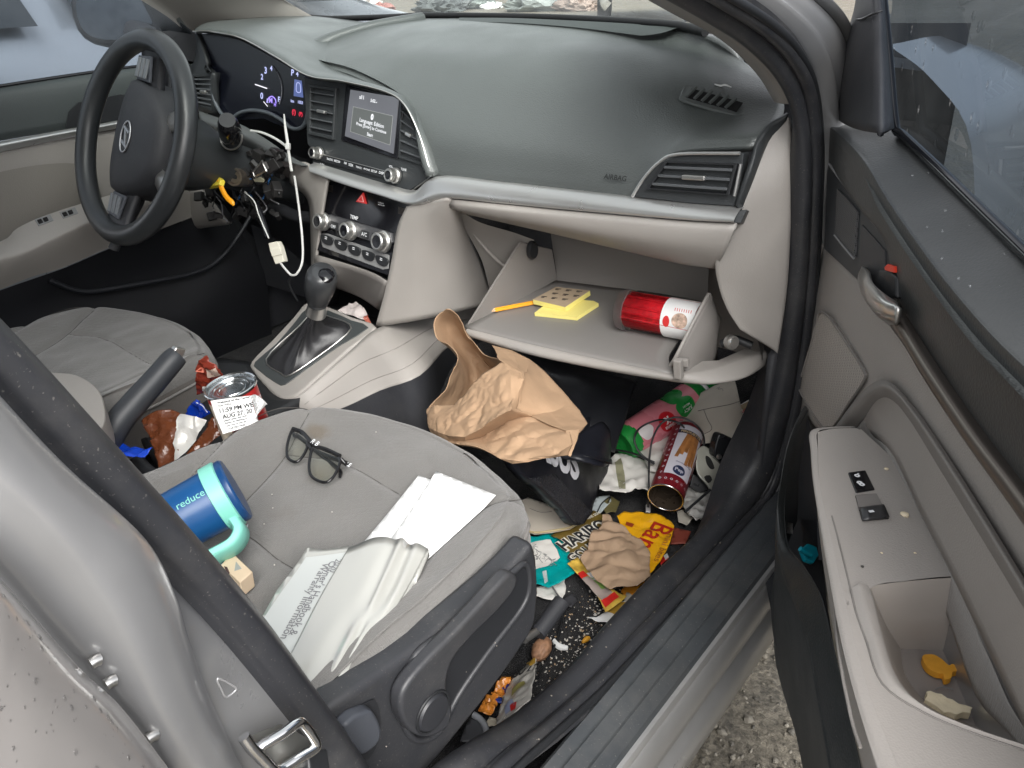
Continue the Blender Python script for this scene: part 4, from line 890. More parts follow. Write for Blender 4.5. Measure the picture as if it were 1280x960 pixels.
# leather boot: loops from the slot up to the lever
top = A(396, 388, y=.195)
base_c = sum(slot, V(0, 0, 0))/len(slot)
SL = spline(slot, 4, True); rows = []
for k, (f, w) in enumerate(((0, .96), (.10, .84), (.24, .56), (.42, .36), (.62, .26), (.84, .20), (1.0, .16))):
    c = base_c.lerp(top, f) + V(0, -.004*math.sin(f*3), 0)
    row = []
    for i, p in enumerate(SL):
        d = (p-base_c)*w; wob = 1+.26*math.sin(i*1.55+k*1.1)*(math.sin(f*math.pi))
        row.append(c+d*wob)
    rows.append(row)
n = len(SL); vs = [p for r in rows for p in r]; fs = [(i*n+k, i*n+(k+1) % n, (i+1)*n+(k+1) % n, (i+1)*n+k) for i in range(len(rows)-1) for k in range(n)]
gs = mesh('gear_lever', vs, fs, mat('boot_leather', (.018, .018, .020), .42, bump=(200, .2, .001)), car); mod_sub(gs, 1)
kn = [A(398, 394, y=.195), A(398, 385, y=.195), A(399, 372, y=.195), A(400, 360, y=.192), A(402, 347, y=.188), A(403, 340, y=.186)]
tube('lever_collar', [A(395, 392, y=.196), A(397, 382, y=.196), A(398, 375, y=.195)], [.018, .0165, .015], M_('satin'), gs, 4, 20)
tube('gear_knob', [A(397, 380, y=.195), A(397.5, 372, y=.195), A(399, 362, y=.193), A(401, 352, y=.190), A(402.5, 344, y=.187), A(403, 339, y=.186)], [.017, .0205, .0245, .0265, .0245, .0165], mat('knob_black', (.04, .042, .045), .33, rvar=(30, .05)), gs, 6, 24, flat=1.15)
kt = A(402.5, 340, y=.184)
lathe('knob_cap', [(0, .0075), (.008, .007), (.014, .0045), (.0185, 0), (.019, -.005)], M_('gloss_black'), gs, frame(kt-V(0, 0, .006), V(.15, -.35, 1), V(1, 0, 0)), 24)
# long lower flank of the console, with its two moulded lines
flank = [
 [CZ(p[0], p[1])-CPL[1]*.004 for p in [(316, 462), (332, 483), (351, 496), (372, 492), (402, 467), (436, 437), (469, 409)]]+AY([(520, 396, .40), (575, 386, .50), (625, 374, .60)]),
 [CZ(p[0], p[1])-CPL[1]*.018 for p in [(316, 467), (331, 488), (351, 500), (374, 497), (406, 473), (446, 445), (490, 426)]]+AY([(540, 410, .40), (580, 400, .50), (628, 392, .60)]),
 [CZ(p[0], p[1])-CPL[1]*.030 for p in [(318, 473), (332, 492), (351, 504), (378, 499), (412, 482), (455, 460), (505, 440)]]+AY([(552, 421, .40), (585, 410, .50), (630, 404, .60)]),
 [CZ(p[0], p[1])-CPL[1]*.040 for p in [(320, 478), (334, 495), (353, 506), (384, 501), (420, 488), (462, 468), (512, 449)]]+AY([(560, 434, .40), (590, 424, .50), (632, 414, .60)]),
]
net('console_flank', flank, M_('beige'), con, 4, 5, .006)
tube('flank_groove', [p+V(.0002, -.0002, .0002) for p in flank[1][3:]], .0010, M_('beige_dark'), con, 4, 6)
tube('flank_groove', [p+V(.0002, -.0002, .0002) for p in flank[2][3:]], .0008, M_('beige_dark'), con, 4, 6)
low_f = [[p for p in flank[3][2:]], [p+V(.006, 0, -.11) for p in flank[3][2:]], [p+V(.03, 0, -.20) for p in flank[3][2:]]]
net('console_base', low_f, M_('black_soft'), con, 4, 4)
# rear half: dark tray with cup wells
tr = [AZ([(206, 560), (232, 600), (300, 540), (392, 488)], .47), AZ([(185, 540), (215, 560), (290, 515), (352, 497)], .465), AZ([(170, 520), (200, 520), (270, 485), (330, 480)], .465), AZ([(160, 500), (200, 490), (262, 450), (312, 452)], .47)]
net('console_tray', tr, M_('black'), con, 5, 5, .02)
tube('tray_rim', AZ([(172, 575), (190, 592), (210, 597), (232, 590), (262, 572), (300, 548), (330, 522)], .49), .009, M_('black'), con, 5, 10)
net('tray_wall', [AZ([(168, 575), (190, 594), (212, 600), (236, 592), (266, 573), (304, 548), (345, 516)], .488), AZ([(168, 600), (190, 625), (214, 630), (240, 622), (270, 600), (310, 575), (350, 535)], .40)], M_('black'), con, 4, 4)
box('console_box', Matrix.Translation((-.005, -.36, .36)), (.19, .34, .22), M_('black_soft'), con, .01)
# centre armrest lid
ar = AZ([(30, 455), (58, 464), (95, 468), (122, 485), (131, 510), (129, 530), (115, 545), (70, 530), (20, 490), (-20, 450)], .60)
al = poly('armrest_lid', ar, M_('beige'), car, .05, .018, 4)
# hand brake
hb = tube('hand_brake', AX([(122, 592, -.012), (132, 560, -.012), (147, 530, -.012), (170, 502, -.012), (196, 473, -.012), (215, 451, -.012), (222, 444, -.012)]), [.019, .0195, .0195, .019, .018, .0175, .016], mat('brake_grip', (.028, .031, .036), .5, bump=(300, .15, .001)), car, 5, 14)
poly('brake_button', AX([(215, 443, -.012), (221, 434, -.012), (233, 437, -.012), (229, 447, -.012)]), M_('satin'), hb, .012, .002)

# ---- seats
def make_seat(name, dx, dy, dz_, trim=True):
    T = V(dx, dy, dz_)
    xc, yc = .415, -.24
    ol = [(.648, -.62), (.650, -.45), (.648, -.325), (.643, -.25), (.634, -.155), (.618, -.06), (.600, -.008), (.566, .028), (.490, .060), (.405, .076), (.337, .078), (.262, .058), (.212, .015), (.184, -.05), (.174, -.13), (.172, -.25), (.172, -.45), (.174, -.62), (.30, -.66), (.42, -.665), (.54, -.66)]
    O = spline([V(a, b, 0) for a, b in ol], 14, True); cen = V(xc, yc, 0)
    SEAMS = [[(230, 613), (262, 580), (300, 545), (341, 523), (366, 519), (388, 521)],
             [(300, 622), (330, 594), (356, 568), (372, 545), (387, 524)],
             [(360, 566), (400, 566), (430, 573), (470, 593), (508, 613), (545, 633), (575, 646)],
             [(262, 640), (308, 658), (340, 681), (374, 702), (420, 735)],
             [(420, 826), (440, 800), (500, 735), (560, 672), (602, 633), (628, 625), (652, 627)]]
    SP_ = [spline([A(a_, b_, z=.562) for a_, b_ in L], 40) for L in SEAMS]
    cells = {}
    for L in SP_:
        for p in L: cells.setdefault((int(p.x//.012), int(p.y//.012)), []).append((p.x, p.y))
    def groove(x, y):
        cx, cy = int(x//.012), int(y//.012); m_ = 1
        for i in (-1, 0, 1):
            for j in (-1, 0, 1):
                for p in cells.get((cx+i, cy+j), ()):
                    d = (p[0]-x)**2+(p[1]-y)**2
                    if d < m_: m_ = d
        return -.0038*math.exp(-m_/.0045**2)-.0016*math.exp(-m_/.011**2) if m_ < .0009 else 0
    def topz(x, y):
        u = abs(x-xc)/.235; z = .560
        z += .020*max(0, min(1, (u-.50)/.35))**1.5*(1 if y < -.02 else max(0, 1-(y+.02)/.10))
        z -= .012*math.exp(-((x-xc)/.12)**2-((y+.26)/.18)**2)
        z += .006*noise.noise(V(x*9, y*9, 3))+.0016*noise.noise(V(x*34, y*22, 8))
        if y > .0: z -= .9*max(0, y-.0)**1.7
        if y < -.45: z -= (-.45-y)*.12
        return z+groove(x, y)
    rings = []; F = .030
    for k in range(71):
        r = k/70*.93; rings.append([(cen+(p-cen)*r, None) for p in O])
    for k in range(1, 7):
        a = k/6*math.pi/2; ins = F*(1-math.sin(a)); dn = F*(1-math.cos(a))
        rings.append([(p-(p-cen).normalized()*ins, dn) for p in O])
    for dn in (.045, .058, .075, .11): rings.append([(p+(p-cen).normalized()*(.003 if dn > .05 else 0), dn) for p in O])
    n = len(O); vs = []
    for R in rings:
        for (p, dn), q in zip(R, O):
            z = topz(p.x, p.y) if dn is None else topz(*(q-(q-cen).normalized()*F).xy)-dn
            vs.append(T+V(p.x, p.y, z))
    fs = [(i*n+k, i*n+(k+1) % n, (i+1)*n+(k+1) % n, (i+1)*n+k) for i in range(len(rings)-1) for k in range(n)]
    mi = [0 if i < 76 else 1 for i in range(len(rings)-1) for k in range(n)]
    root = mesh(name, vs, fs, [M_('seat_cloth'), M_('seat_side')], car, mi=mi)
    vs = [T+p+(p-cen).normalized()*.001+V(0, 0, topz(*(p-(p-cen).normalized()*F).xy)-F-.010) for p in O]
    pv_, pf_ = tube_geo(vs, .0026, 8, True); mesh('piping', pv_, pf_, M_('piping'), root)
    for L in SP_:
        P = [T+V(p.x, p.y, topz(p.x, p.y)+.0002) for p in L[::8]]
        v_, f_ = tube_geo(P, .0007, 6); mesh('seam', v_, f_, M_('seam'), root)
    if trim:    # plastic side shield with lever
        def X(px, py, x=.655): return A(px, py, x=x)
        sh = [X(p[0], p[1]) for p in [(395, 905), (411, 887), (440, 866), (478, 840), (530, 803), (556, 781), (590, 754), (619, 729), (642, 707), (657, 690), (668, 676), (673, 700), (675, 741), (672, 776), (663, 796), (637, 835), (600, 885), (552, 945), (520, 985), (420, 1010), (370, 960)]]
        s_ = poly('side_shield', sh, M_('seat_trim'), root, .03, .008)
        rc = [X(p[0], p[1], .6565) for p in [(520, 818), (556, 790), (600, 752), (640, 716), (657, 705), (662, 730), (652, 760), (610, 815), (572, 870), (548, 915), (522, 925), (505, 905), (504, 860)]]
        poly('shield_recess', rc, mat('recess_dark', (.017, .018, .021), .5, bump=(350, .12, .001)), s_, .001, 0, 3)
        tube('recess_edge', rc, .0035, M_('seat_trim'), s_, 4, 8, True)
        lv = [X(p[0], p[1], .672) for p in [(648, 722), (643, 740), (620, 768), (590, 798), (566, 828), (560, 862), (567, 885), (562, 908), (542, 922), (520, 920), (504, 902), (501, 876), (512, 852), (538, 822), (570, 790), (605, 752), (632, 722), (641, 717)]]
        l_ = poly('height_lever', lv, M_('charcoal_trim') if False else M_('seat_trim'), root, .016, .005, 3)
        M = frame(X(541, 890, .673), V(1, 0, 0), V(0, 1, 0))
        lathe('lever_cap', [(0, .0035), (.017, .003), (.0185, .0012), (.019, .0)], mat('cap_dark', (.022, .023, .027), .45), l_, M, 32)
        lathe('cap_ring', [(.019, .0), (.0195, .0012), (.0212, .0012), (.0217, 0)], M_('black'), l_, M, 32)
        rw_ = [X(p[0], p[1], .657) for p in [(425, 905), (462, 876), (472, 880), (476, 905), (470, 935), (455, 952), (430, 945)]]
        poly('recline_recess', rw_, mat('recess_dark', (.017, .018, .021), .5), s_, .001, 0, 3)
        pd = [X(p[0], p[1], .668) for p in [(430, 908), (460, 889), (470, 893), (478, 912), (474, 930), (457, 944), (448, 940)]]
        poly('recline_paddle', pd, M_('charcoal_trim'), root, .014, .004, 2)
        # rail and slide-bar end
        box('seat_rail', Matrix.Translation((.53, -.22, .305)), (.045, .52, .04), M_('black'), root, .004)
        tube('slide_bar', AX([(672, 792, .61), (690, 768, .61), (702, 752, .61)]), .011, M_('black_soft'), root, 3, 12)
        tube('slide_bar', AX([(655, 800, .61), (672, 788, .61)]), .005, M_('satin'), root, 2, 10)
        box('seat_pan', Matrix.Translation((.40, -.28, .43)), (.34, .52, .10), M_('black'), root, .01)
    # backrest and headrest: behind the pillar, seen in the door glass
    rows = []
    for (y, z, w, th) in ((-.50, .58, .235, .075), (-.56, .70, .245, .075), (-.63, .88, .245, .065), (-.70, 1.05, .215, .055), (-.735, 1.14, .17, .045)):
        r = []
        for k in range(17):
            an = 2*math.pi*k/16; c, s = math.cos(an), math.sin(an)
            sx = math.copysign(abs(c)**.6, c)*w; sy = math.copysign(abs(s)**.6, s)*th
            dent = .02*(1-abs(c))**1 if s > 0 else 0
            r.append(T+V(xc+sx, y+sy-dent, z))
        rows.append(r)
    c0 = [T+V(xc, -.74, 1.155)]*17; rows.append(c0)
    net('backrest', rows, M_('seat_cloth'), root, 1, 5)
    hr_ = []
    for (y, z, w, th) in ((-.745, 1.17, .02, .012), (-.745, 1.175, .10, .04), (-.75, 1.22, .125, .055), (-.765, 1.29, .12, .05), (-.775, 1.335, .09, .035), (-.775, 1.342, .01, .006)):
        hr_.append([T+V(xc+math.copysign(abs(math.cos(a))**.7, math.cos(a))*w, y+math.sin(a)*th, z) for a in [2*math.pi*k/16 for k in range(17)]])
    net('headrest', hr_, M_('seat_cloth'), root, 1, 4)
    return root, topz
pseat, TOPZ = make_seat('passenger_seat', 0, 0, 0)
make_seat('driver_seat', -.745, .04, -.028, False)
def seat_pl(px, py, lift=0):
    p = A(px, py, z=.562)
    for _ in range(4): p = A(px, py, z=TOPZ(p.x, p.y)+lift)
    return p

# ---- B-pillar at the near left: rubber seal, painted post, striker; rear door behind it
sl = [A(px, py, x=.715) for px, py in [(-170, 285), (-40, 440), (12, 503), (88, 583), (160, 658), (250, 752), (312, 824), (397, 932), (450, 1000)]]
sr = [A(px, py, x=.705) for px, py in [(-170, 215), (-40, 360), (50, 455), (127, 540), (227, 652), (312, 752), (364, 820), (458, 955), (500, 1018)]]
rows = [[a+V(.0, -.006, -.004), a, a.lerp(b, .25)+V(.006, .0, .003), a.lerp(b, .6)+V(.008, .002, .004), b+V(.002, 0, .001), b+V(-.02, .004, 0)] for a, b in zip(sl, sr)]
def carry_on(rows):
    """run a post on to the roof rail above and the sill below"""
    r0, r1 = rows[0], rows[-1]; a, b = sl[0], sl[-1]
    up1 = [p-a+V(.665, -.478, 1.20) for p in r0]; up2 = [p-a+V(.585, -.47, 1.385) for p in r0]
    dn = [p-b+V(.715, b.y+.05, .40) for p in r1]
    return [up2, up1]+rows+[dn]
net('weatherstrip', carry_on(rows), M_('seal'), car, 4, 6)
pa = [A(px, py, x=.735) for px, py in [(-172, 290), (-44, 444), (9, 506), (85, 586), (180, 674), (218, 744), (236, 802), (270, 890), (326, 988)]]
pb = [A(px, py, x=.762) for px, py in [(-170, 460), (-60, 560), (0, 618), (50, 663), (100, 725), (142, 790), (172, 850), (202, 910), (268, 1000)]]
pc = [A(px, py, x=.765) for px, py in [(-170, 570), (-60, 664), (0, 720), (40, 765), (80, 812), (125, 858), (160, 896), (196, 940), (250, 1012)]]
rows = []
for i in range(9):
    f0, a, b, c_ = sl[i]+V(.0, -.004, -.003), pa[i], pb[i], pc[i]
    rows.append([f0, f0.lerp(a, .6)+V(-.004, 0, 0), a+V(-.003, 0, -.001), a+V(.004, -.001, .002), a.lerp(b, .35)+V(.007, 0, .004), b.lerp(a, .25)+V(.004, 0, .003), b+V(-.004, 0, -.002), b.lerp(c_, .6)+V(-.010, 0, -.004), c_+V(-.02, 0, -.006)])
bp_ = net('centre_pillar', carry_on(rows), M_('silver_paint'), car, 5, 7)
stp = (A(352, 932, x=.742), V(.80, .45, .35).normalized())
sb = [A(px, py, pl=stp)+stp[1]*.016 for px, py in [(326, 925), (348, 912), (358, 911), (370, 928), (368, 938), (345, 956)]]
tube('pillar_dimple', [A(px, py, x=.742) for px, py in [(272, 848), (290, 856), (295, 862), (283, 871), (277, 862)]], .0007, M_('silver_paint'), bp_, 5, 8, True)
stk_ = poly('striker_plate', AP([(300, 925), (316, 935), (345, 962), (398, 958), (398, 930), (372, 915), (352, 905), (325, 915)], (stp[0]-stp[1]*.001, stp[1])), M_('silver_paint') if False else mat('plate_steel', (.42, .42, .40), .35, .9), bp_, .002, .0006)
sq = [A(px, py, pl=stp)+stp[1]*l_ for px, py, l_ in [(318, 938, .002), (335, 921, .010), (350, 908, .013), (357, 909, .013), (368, 922, .013), (376, 934, .012), (374, 940, .011), (360, 951, .007), (345, 963, .002), (332, 952, .0)]]
tube('striker', sq, .0034, M_('chrome'), stk_, 3, 10, True)
tube('striker', [A(px, py, pl=stp)+stp[1]*.004 for px, py in [(298, 922), (308, 936), (322, 950), (338, 968)]], .0035, M_('chrome'), stk_, 3, 10)
poly('switch_plunger', AP([(385, 935), (410, 935), (414, 965), (388, 968)], (stp[0]+stp[1]*.004, stp[1])), M_('black'), bp_, .01, .002)
# rear door: edge and wet outer skin
e0 = [A(px, py, x=.775) for px, py in [(-60, 670), (0, 725), (40, 770), (100, 838), (150, 885), (210, 962), (240, 1000)]]
e1 = [A(px, py, x=.80) for px, py in [(-70, 700), (0, 757), (28, 790), (75, 848), (120, 897), (185, 972), (215, 1010)]]
e2 = [A(px, py, x=.83) for px, py in [(-140, 1000), (-60, 1010), (-10, 1040), (30, 1060), (60, 1090), (100, 1120), (120, 1150)]]
rows = [[a+V(-.02, -.004, -.004), a+V(-.002, 0, -.001), a+V(.001, 0, .001), a.lerp(b, .6)+V(.002, .001, .002), b.lerp(c_, .04), b.lerp(c_, .3)+V(.004, -.002, 0), c_] for a, b, c_ in zip(e0, e1, e2)]
wet = mat('wet_paint', (.43, .405, .39), .30, .40, coat=1, rvar=(8, .06))
rd = net('rear_door', rows, wet, car, 5, 7)
# the rest of that door runs back from the edge seen here
rear = [[p+V(.0, -.02, 0) for p in (r[4], r[5], r[6])] for r in rows]
net('rear_door_skin', [[r[6] for r in rows], [r[6].lerp(V(.87, -.9, .30+.65*(1-i/(len(rows)-1))), .5) for i, r in enumerate(rows)], [V(.87, -1.3, .30+.65*(1-i/(len(rows)-1))) for i in range(len(rows))]], wet, rd, 4, 4)
random.seed(5)
bm = bmesh.new()
dm_ = mat('water', (.95, .96, .97), .02, spec=.6, trans=1.0)
R = random.Random(8); flat_rows = [spline(r, 7) for r in rows]
for k in range(170):
    i = R.randint(0, len(rows)-2); f = R.random(); u = R.randint(24, 40); t = R.random()
    u = 22+int(20*R.random()**1.6); u = min(u, len(flat_rows[0])-2)
    p = (flat_rows[i][u].lerp(flat_rows[i][u+1], t)).lerp(flat_rows[i+1][u].lerp(flat_rows[i+1][u+1], t), f)
    r = R.choice([.0003, .0004, .0004, .0005, .0006, .0008, .0012])
    n_ = (flat_rows[i][u+1]-flat_rows[i][u]).cross(flat_rows[i+1][u]-flat_rows[i][u]).normalized()
    if n_.dot(CAM-p) < 0: n_ = -n_
    bmesh.ops.create_icosphere(bm, subdivisions=2, radius=r, matrix=frame(p, n_, V(0, .3, 1)) @ Matrix.Diagonal((1.2, .9, .38, 1)))
dr = from_bm('rain_drops', bm, dm_, rd); dr['kind'] = 'stuff'
tube('door_seal', [p+V(-.03, .01, -.01) for p in e0], .006, M_('black'), rd, 5)
for p in ((119, 826), (138, 852), (190, 920)):
    tube('seal_clip', [A(p[0]-6, p[1]+4, x=.757), A(p[0], p[1], x=.757), A(p[0]+6, p[1]-2, x=.757)], .0028, M_('satin'), bp_, 3, 8)

# ---- driver's door on the far side
DX = -.70
def D(px, py, x=DX): return A(px, py, x=x)
rows = [[D(-80, 122, -.71), D(0, 109, -.71), D(80, 96.5, -.71), D(160, 85, -.71), D(240, 76, -.71), D(262, 74, -.72)],
        [D(-80, 136, -.695), D(0, 123, -.695), D(80, 110, -.695), D(160, 97, -.695), D(240, 85, -.695), D(262, 82, -.70)],
        [D(-80, 192, -.685), D(0, 176, -.685), D(80, 163, -.685), D(160, 152, -.685), D(240, 140, -.685), D(262, 137, -.70)]]
ddo = net('driver_door', rows, mat('door_upper_dark', (.035, .042, .042), .5, voro=(420, .2, .001)), car, 4, 5, .01)
net('door_strip', [[D(-80, 193, -.685), D(0, 177, -.685), D(88, 160.5, -.685), D(128, 154, -.685), D(165, 147, -.685)], [D(-80, 198, -.676), D(0, 182, -.676), D(88, 165, -.676), D(128, 158, -.676), D(165, 151, -.676)], [D(-80, 206, -.682), D(0, 190, -.682), D(88, 171, -.682), D(128, 164, -.682), D(165, 157, -.682)]], M_('silver_trim'), ddo, 4, 4)
net('door_beige', [[D(-80, 206, -.69), D(0, 190, -.69), D(88, 172, -.69), D(160, 158, -.69), D(260, 140, -.69)], [D(-80, 232, -.69), D(0, 216, -.69), D(88, 204, -.69), D(160, 205, -.69), D(260, 210, -.69)], [D(-80, 330, -.69), D(0, 320, -.69), D(88, 290, -.69), D(160, 270, -.69), D(260, 260, -.69)]], M_('beige'), ddo, 4, 4, .01)
net('door_cloth', [[D(-80, 238, -.684), D(0, 215, -.684), D(60, 205, -.684), D(100, 206, -.684), D(120, 222, -.684)], [D(-80, 280, -.680), D(0, 262, -.680), D(60, 248, -.680), D(100, 240, -.680), D(124, 235, -.680)], [D(-80, 320, -.684), D(0, 310, -.684), D(60, 290, -.684), D(100, 270, -.684), D(128, 250, -.684)]], mat('cloth_far', (.20, .185, .165), .9, bump=(500, .3, .001)), ddo, 4, 4)
poly('handle_recess', [D(p[0], p[1], -.683) for p in [(82, 160), (86, 140), (98, 128), (150, 118), (165, 120), (165, 146), (128, 153)]], M_('black'), ddo, .002)
net('door_armrest', [[D(-80, 322, -.66), D(0, 302, -.66), D(22, 285, -.66), D(60, 268, -.66), D(130, 246, -.66), D(200, 226, -.67), D(262, 210, -.69)], [D(-80, 335, -.61), D(0, 318, -.61), D(30, 309, -.61), D(70, 291, -.61), D(136, 262, -.62), D(205, 240, -.64), D(262, 222, -.68)], [D(-80, 352, -.605), D(0, 332, -.605), D(30, 322, -.605), D(70, 304, -.605), D(136, 274, -.615), D(205, 250, -.635), D(262, 230, -.68)], [D(-80, 395, -.64), D(0, 362, -.64), D(40, 346, -.64), D(80, 334, -.64), D(136, 310, -.645), D(205, 285, -.66), D(262, 262, -.69)]], M_('beige'), ddo, 4, 5)
net('door_base', [[D(-80, 396, -.645), D(0, 363, -.645), D(80, 335, -.65), D(136, 311, -.655), D(205, 286, -.67), D(280, 255, -.69)], [D(-80, 440, -.66), D(0, 410, -.66), D(80, 375, -.67), D(150, 360, -.68), D(240, 330, -.69), D(300, 290, -.69)], [D(-80, 520, -.66), D(0, 480, -.66), D(80, 440, -.66), D(150, 420, -.66), D(240, 400, -.66), D(330, 340, -.68)], [D(-80, 600, -.70), D(0, 560, -.70), D(80, 520, -.70), D(150, 500, -.70), D(240, 480, -.70), D(340, 420, -.70)]], M_('black_deep'), ddo, 4, 4)
tube('pocket_edge', [D(p[0], p[1], -.645) for p in [(62, 350), (92, 362), (120, 364), (190, 352), (240, 342), (270, 328), (295, 300), (315, 268)]], .0055, mat('edge_deep', (.014, .015, .019), .5), ddo, 5, 10)
AR = plane3(D(40, 282, -.648), D(120, 252, -.65), D(50, 297, -.612))
for (x, y) in ((53, 275), (84, 266), (113, 257)):
    q = [A(px, py, pl=(AR[0]+AR[1]*.002, AR[1])) for px, py in [(x-10, y-1), (x+10, y-7.5), (x+14, y+.5), (x-5, y+7)]]
    wp = poly('window_switch', q, M_('grey_print'), ddo, .006, .001)
    for k in (0, 1):
        a = [quad_at(q, .08+.36*k, .35), quad_at(q, .36+.36*k, .35), quad_at(q, .36+.36*k, .85), quad_at(q, .08+.36*k, .85)]
        poly('switch_rocker', [p+AR[1]*.003 for p in a], M_('gloss_black'), wp, .003, .0008)
gl_d = glass('driver_window_glass', (.62, .68, .73), 1.45, 0, 60, .10)
mesh('window_glass', [D(-200, 140, -.715), D(262, 72, -.715), V(-.60, .30, 1.20), V(-.56, -.1, 1.36), V(-.56, -.7, 1.38), V(-.70, -.7, .97)], [(0, 1, 2, 3, 4, 5)], gl_d, ddo, False)
tube('window_seal', [D(-80, 121, -.712), D(0, 108, -.712), D(120, 90, -.712), D(245, 74.5, -.712)], .004, M_('gloss_black'), ddo, 3)
poly('mirror_sail', [A(p[0], p[1], x=-.69) for p in [(163, -30), (180, -5), (250, 45), (262, 78), (216, 76), (205, 45), (185, 5)]], M_('black_soft'), ddo, .02, .003)
# door mirror outside that window
Mm = frame(A(143, 18, x=-.86), V(.55, -.83, .05), V(1, .6, 0))
vs = []; rows = []
for (w, h, d) in ((.0, .0, .0), (.085, .05, .0), (.105, .065, -.008), (.108, .07, -.03), (.095, .06, -.07), (.05, .03, -.095), (0, 0, -.10)):
    rows.append([Mm @ V(math.copysign(abs(math.cos(a))**.7, math.cos(a))*w, math.copysign(abs(math.sin(a))**.7, math.sin(a))*h, d) for a in [2*math.pi*k/20 for k in range(21)]])
dmr = net('door_mirror', rows, mat('mirror_shell', (.012, .013, .016), .3), ddo, 1, 4)
mesh('mirror_glass', [Mm @ V(math.copysign(abs(math.cos(a))**.7, math.cos(a))*.088, math.copysign(abs(math.sin(a))**.7, math.sin(a))*.052, .002) for a in [2*math.pi*k/24 for k in range(24)]], [list(range(24))], mat('mirror_face', (.07, .08, .095), .15, 1, rvar=(40, .1)), dmr, False)
tube('mirror_arm', [A(170, 40, x=-.84), A(195, 52, x=-.76), A(225, 60, x=-.70)], [.03, .028, .03], M_('black_soft'), ddo, 4, 12)

# ---- front passenger door, swung open towards the viewer
HX = V(.778, .444, 0); TH = math.radians(31.2)
DD = V(math.sin(TH), -math.cos(TH), 0); DN = V(-math.cos(TH), -math.sin(TH), 0)
def P_(px, py, w=0.0): return A(px, py, pl=(HX+DN*w, DN))
def PL(L): return [P_(*p) for p in L]
door_dark = mat('door_dark', (.042, .044, .044), .42, voro=(420, .22, .001), rvar=(12, .06), var=(5, .08))
upper = [
 PL([(1036, 148, .004), (1058, 150, .006), (1118, 160, .006), (1168, 205, .008), (1219, 255, .010), (1285, 320, .010), (1370, 402, .010), (1500, 520, .010)]),
 PL([(1033, 150, .018), (1053, 158, .026), (1100, 180, .028), (1141, 228, .030), (1196, 293, .030), (1259, 362, .030), (1330, 432, .030), (1450, 545, .030)]),
 PL([(1030.5, 152, .030), (1049, 165, .044), (1083, 198, .049), (1114, 248, .051), (1172, 329, .051), (1233, 403, .051), (1291, 461, .051), (1401, 569, .051)]),
 PL([(1030, 156, .034), (1048, 170, .048), (1080, 205, .053), (1110, 254, .055), (1167, 336, .055), (1228, 411, .055), (1286, 471, .055), (1396, 580, .055)]),
 PL([(1031, 172, .034), (1048, 193, .047), (1078, 230, .051), (1106, 280, .053), (1150, 352, .053), (1215, 450, .053), (1280, 548, .053), (1400, 720, .053)]),
 PL([(1033, 198, .034), (1050, 222, .044), (1076, 258, .049), (1108, 298, .051), (1128, 350, .051), (1198, 480, .051), (1290, 610, .051), (1400, 770, .051)]),
 PL([(1035, 205, .030), (1050, 226, .040), (1074, 260, .044), (1106, 302, .046), (1122, 372, .046), (1190, 490, .046), (1280, 622, .046), (1390, 785, .046)]),
]
pdoor = net('passenger_door', upper, door_dark, car, 5, 6, .012)
pdoor['label'] = 'open front passenger door'
# strip under the dark cap
s_a = PL([(1121, 385, .050), (1145, 425, .052), (1175, 472, .053), (1222, 540, .053), (1285, 622, .053), (1390, 770, .053)])
s_b = PL([(1120, 412, .050), (1138, 436, .052), (1162, 476, .053), (1210, 548, .053), (1276, 640, .053), (1380, 790, .053)])
net('bronze_strip', [[a-DN*.004 for a in s_a], [a+DN*.003 for a in s_a], [a.lerp(b, .5)+DN*.006 for a, b in zip(s_a, s_b)], [b+DN*.003 for b in s_b], [b-DN*.004 for b in s_b]], M_('dark_metal'), pdoor, 5, 4)
# handle bezel with tweeter grille and pull handle
poly('handle_bezel', PL([(1034, 203, .036), (1050, 224, .036), (1075, 258, .036), (1108, 300, .036), (1121, 336, .036), (1121, 395, .036), (1098, 372, .036), (1071, 350, .036), (1050, 330, .036), (1030, 312, .036)]), mat('bezel_dark', (.045, .048, .052), .5), pdoor, .012, .002)
tube('bezel_edge', [P_(a, b, .040) for a, b in [(1036, 205), (1052, 226), (1077, 260), (1109, 300), (1122, 335), (1122, 390)]], .0016, M_('grey_print'), pdoor, 5, 6)
def dots_mat(name, col, hole, sc, rot=0.0):
    m = mat(name, col, .6); N = m.node_tree.nodes; L = m.node_tree.links; b = N['Principled BSDF']
    tc = N.new('ShaderNodeTexCoord'); v = N.new('ShaderNodeTexVoronoi'); v.inputs['Scale'].default_value = sc; v.inputs['Randomness'].default_value = 0
    L.new(tc.outputs['Object'], v.inputs['Vector']); r = N.new('ShaderNodeMapRange'); r.inputs[1].default_value = .30; r.inputs[2].default_value = .42; L.new(v.outputs['Distance'], r.inputs[0])
    mx = N.new('ShaderNodeMix'); mx.data_type = 'RGBA'; mx.inputs[6].default_value = tuple(hole)+(1,); mx.inputs[7].default_value = tuple(col)+(1,)
    L.new(r.outputs[0], mx.inputs[0]); L.new(mx.outputs[2], b.inputs['Base Color'])
    bp = N.new('ShaderNodeBump'); bp.inputs['Strength'].default_value = .5; bp.inputs['Distance'].default_value = .001; L.new(r.outputs[0], bp.inputs['Height']); L.new(bp.outputs[0], b.inputs['Normal']); return m
tg = poly('tweeter_grille', PL([(1046, 236, .039), (1056, 246, .039), (1071, 264, .039), (1069, 292, .039), (1067, 322, .039), (1055, 308, .039), (1043, 294, .039)]), dots_mat('tweeter_dots', (.09, .09, .092), (.015, .015, .015), 420), pdoor, .003, .0005)
tube('grille_edge', PL([(1043, 294, .040), (1055, 309, .040), (1067, 323, .040)]), .0012, M_('grey_print'), tg, 0, 6)
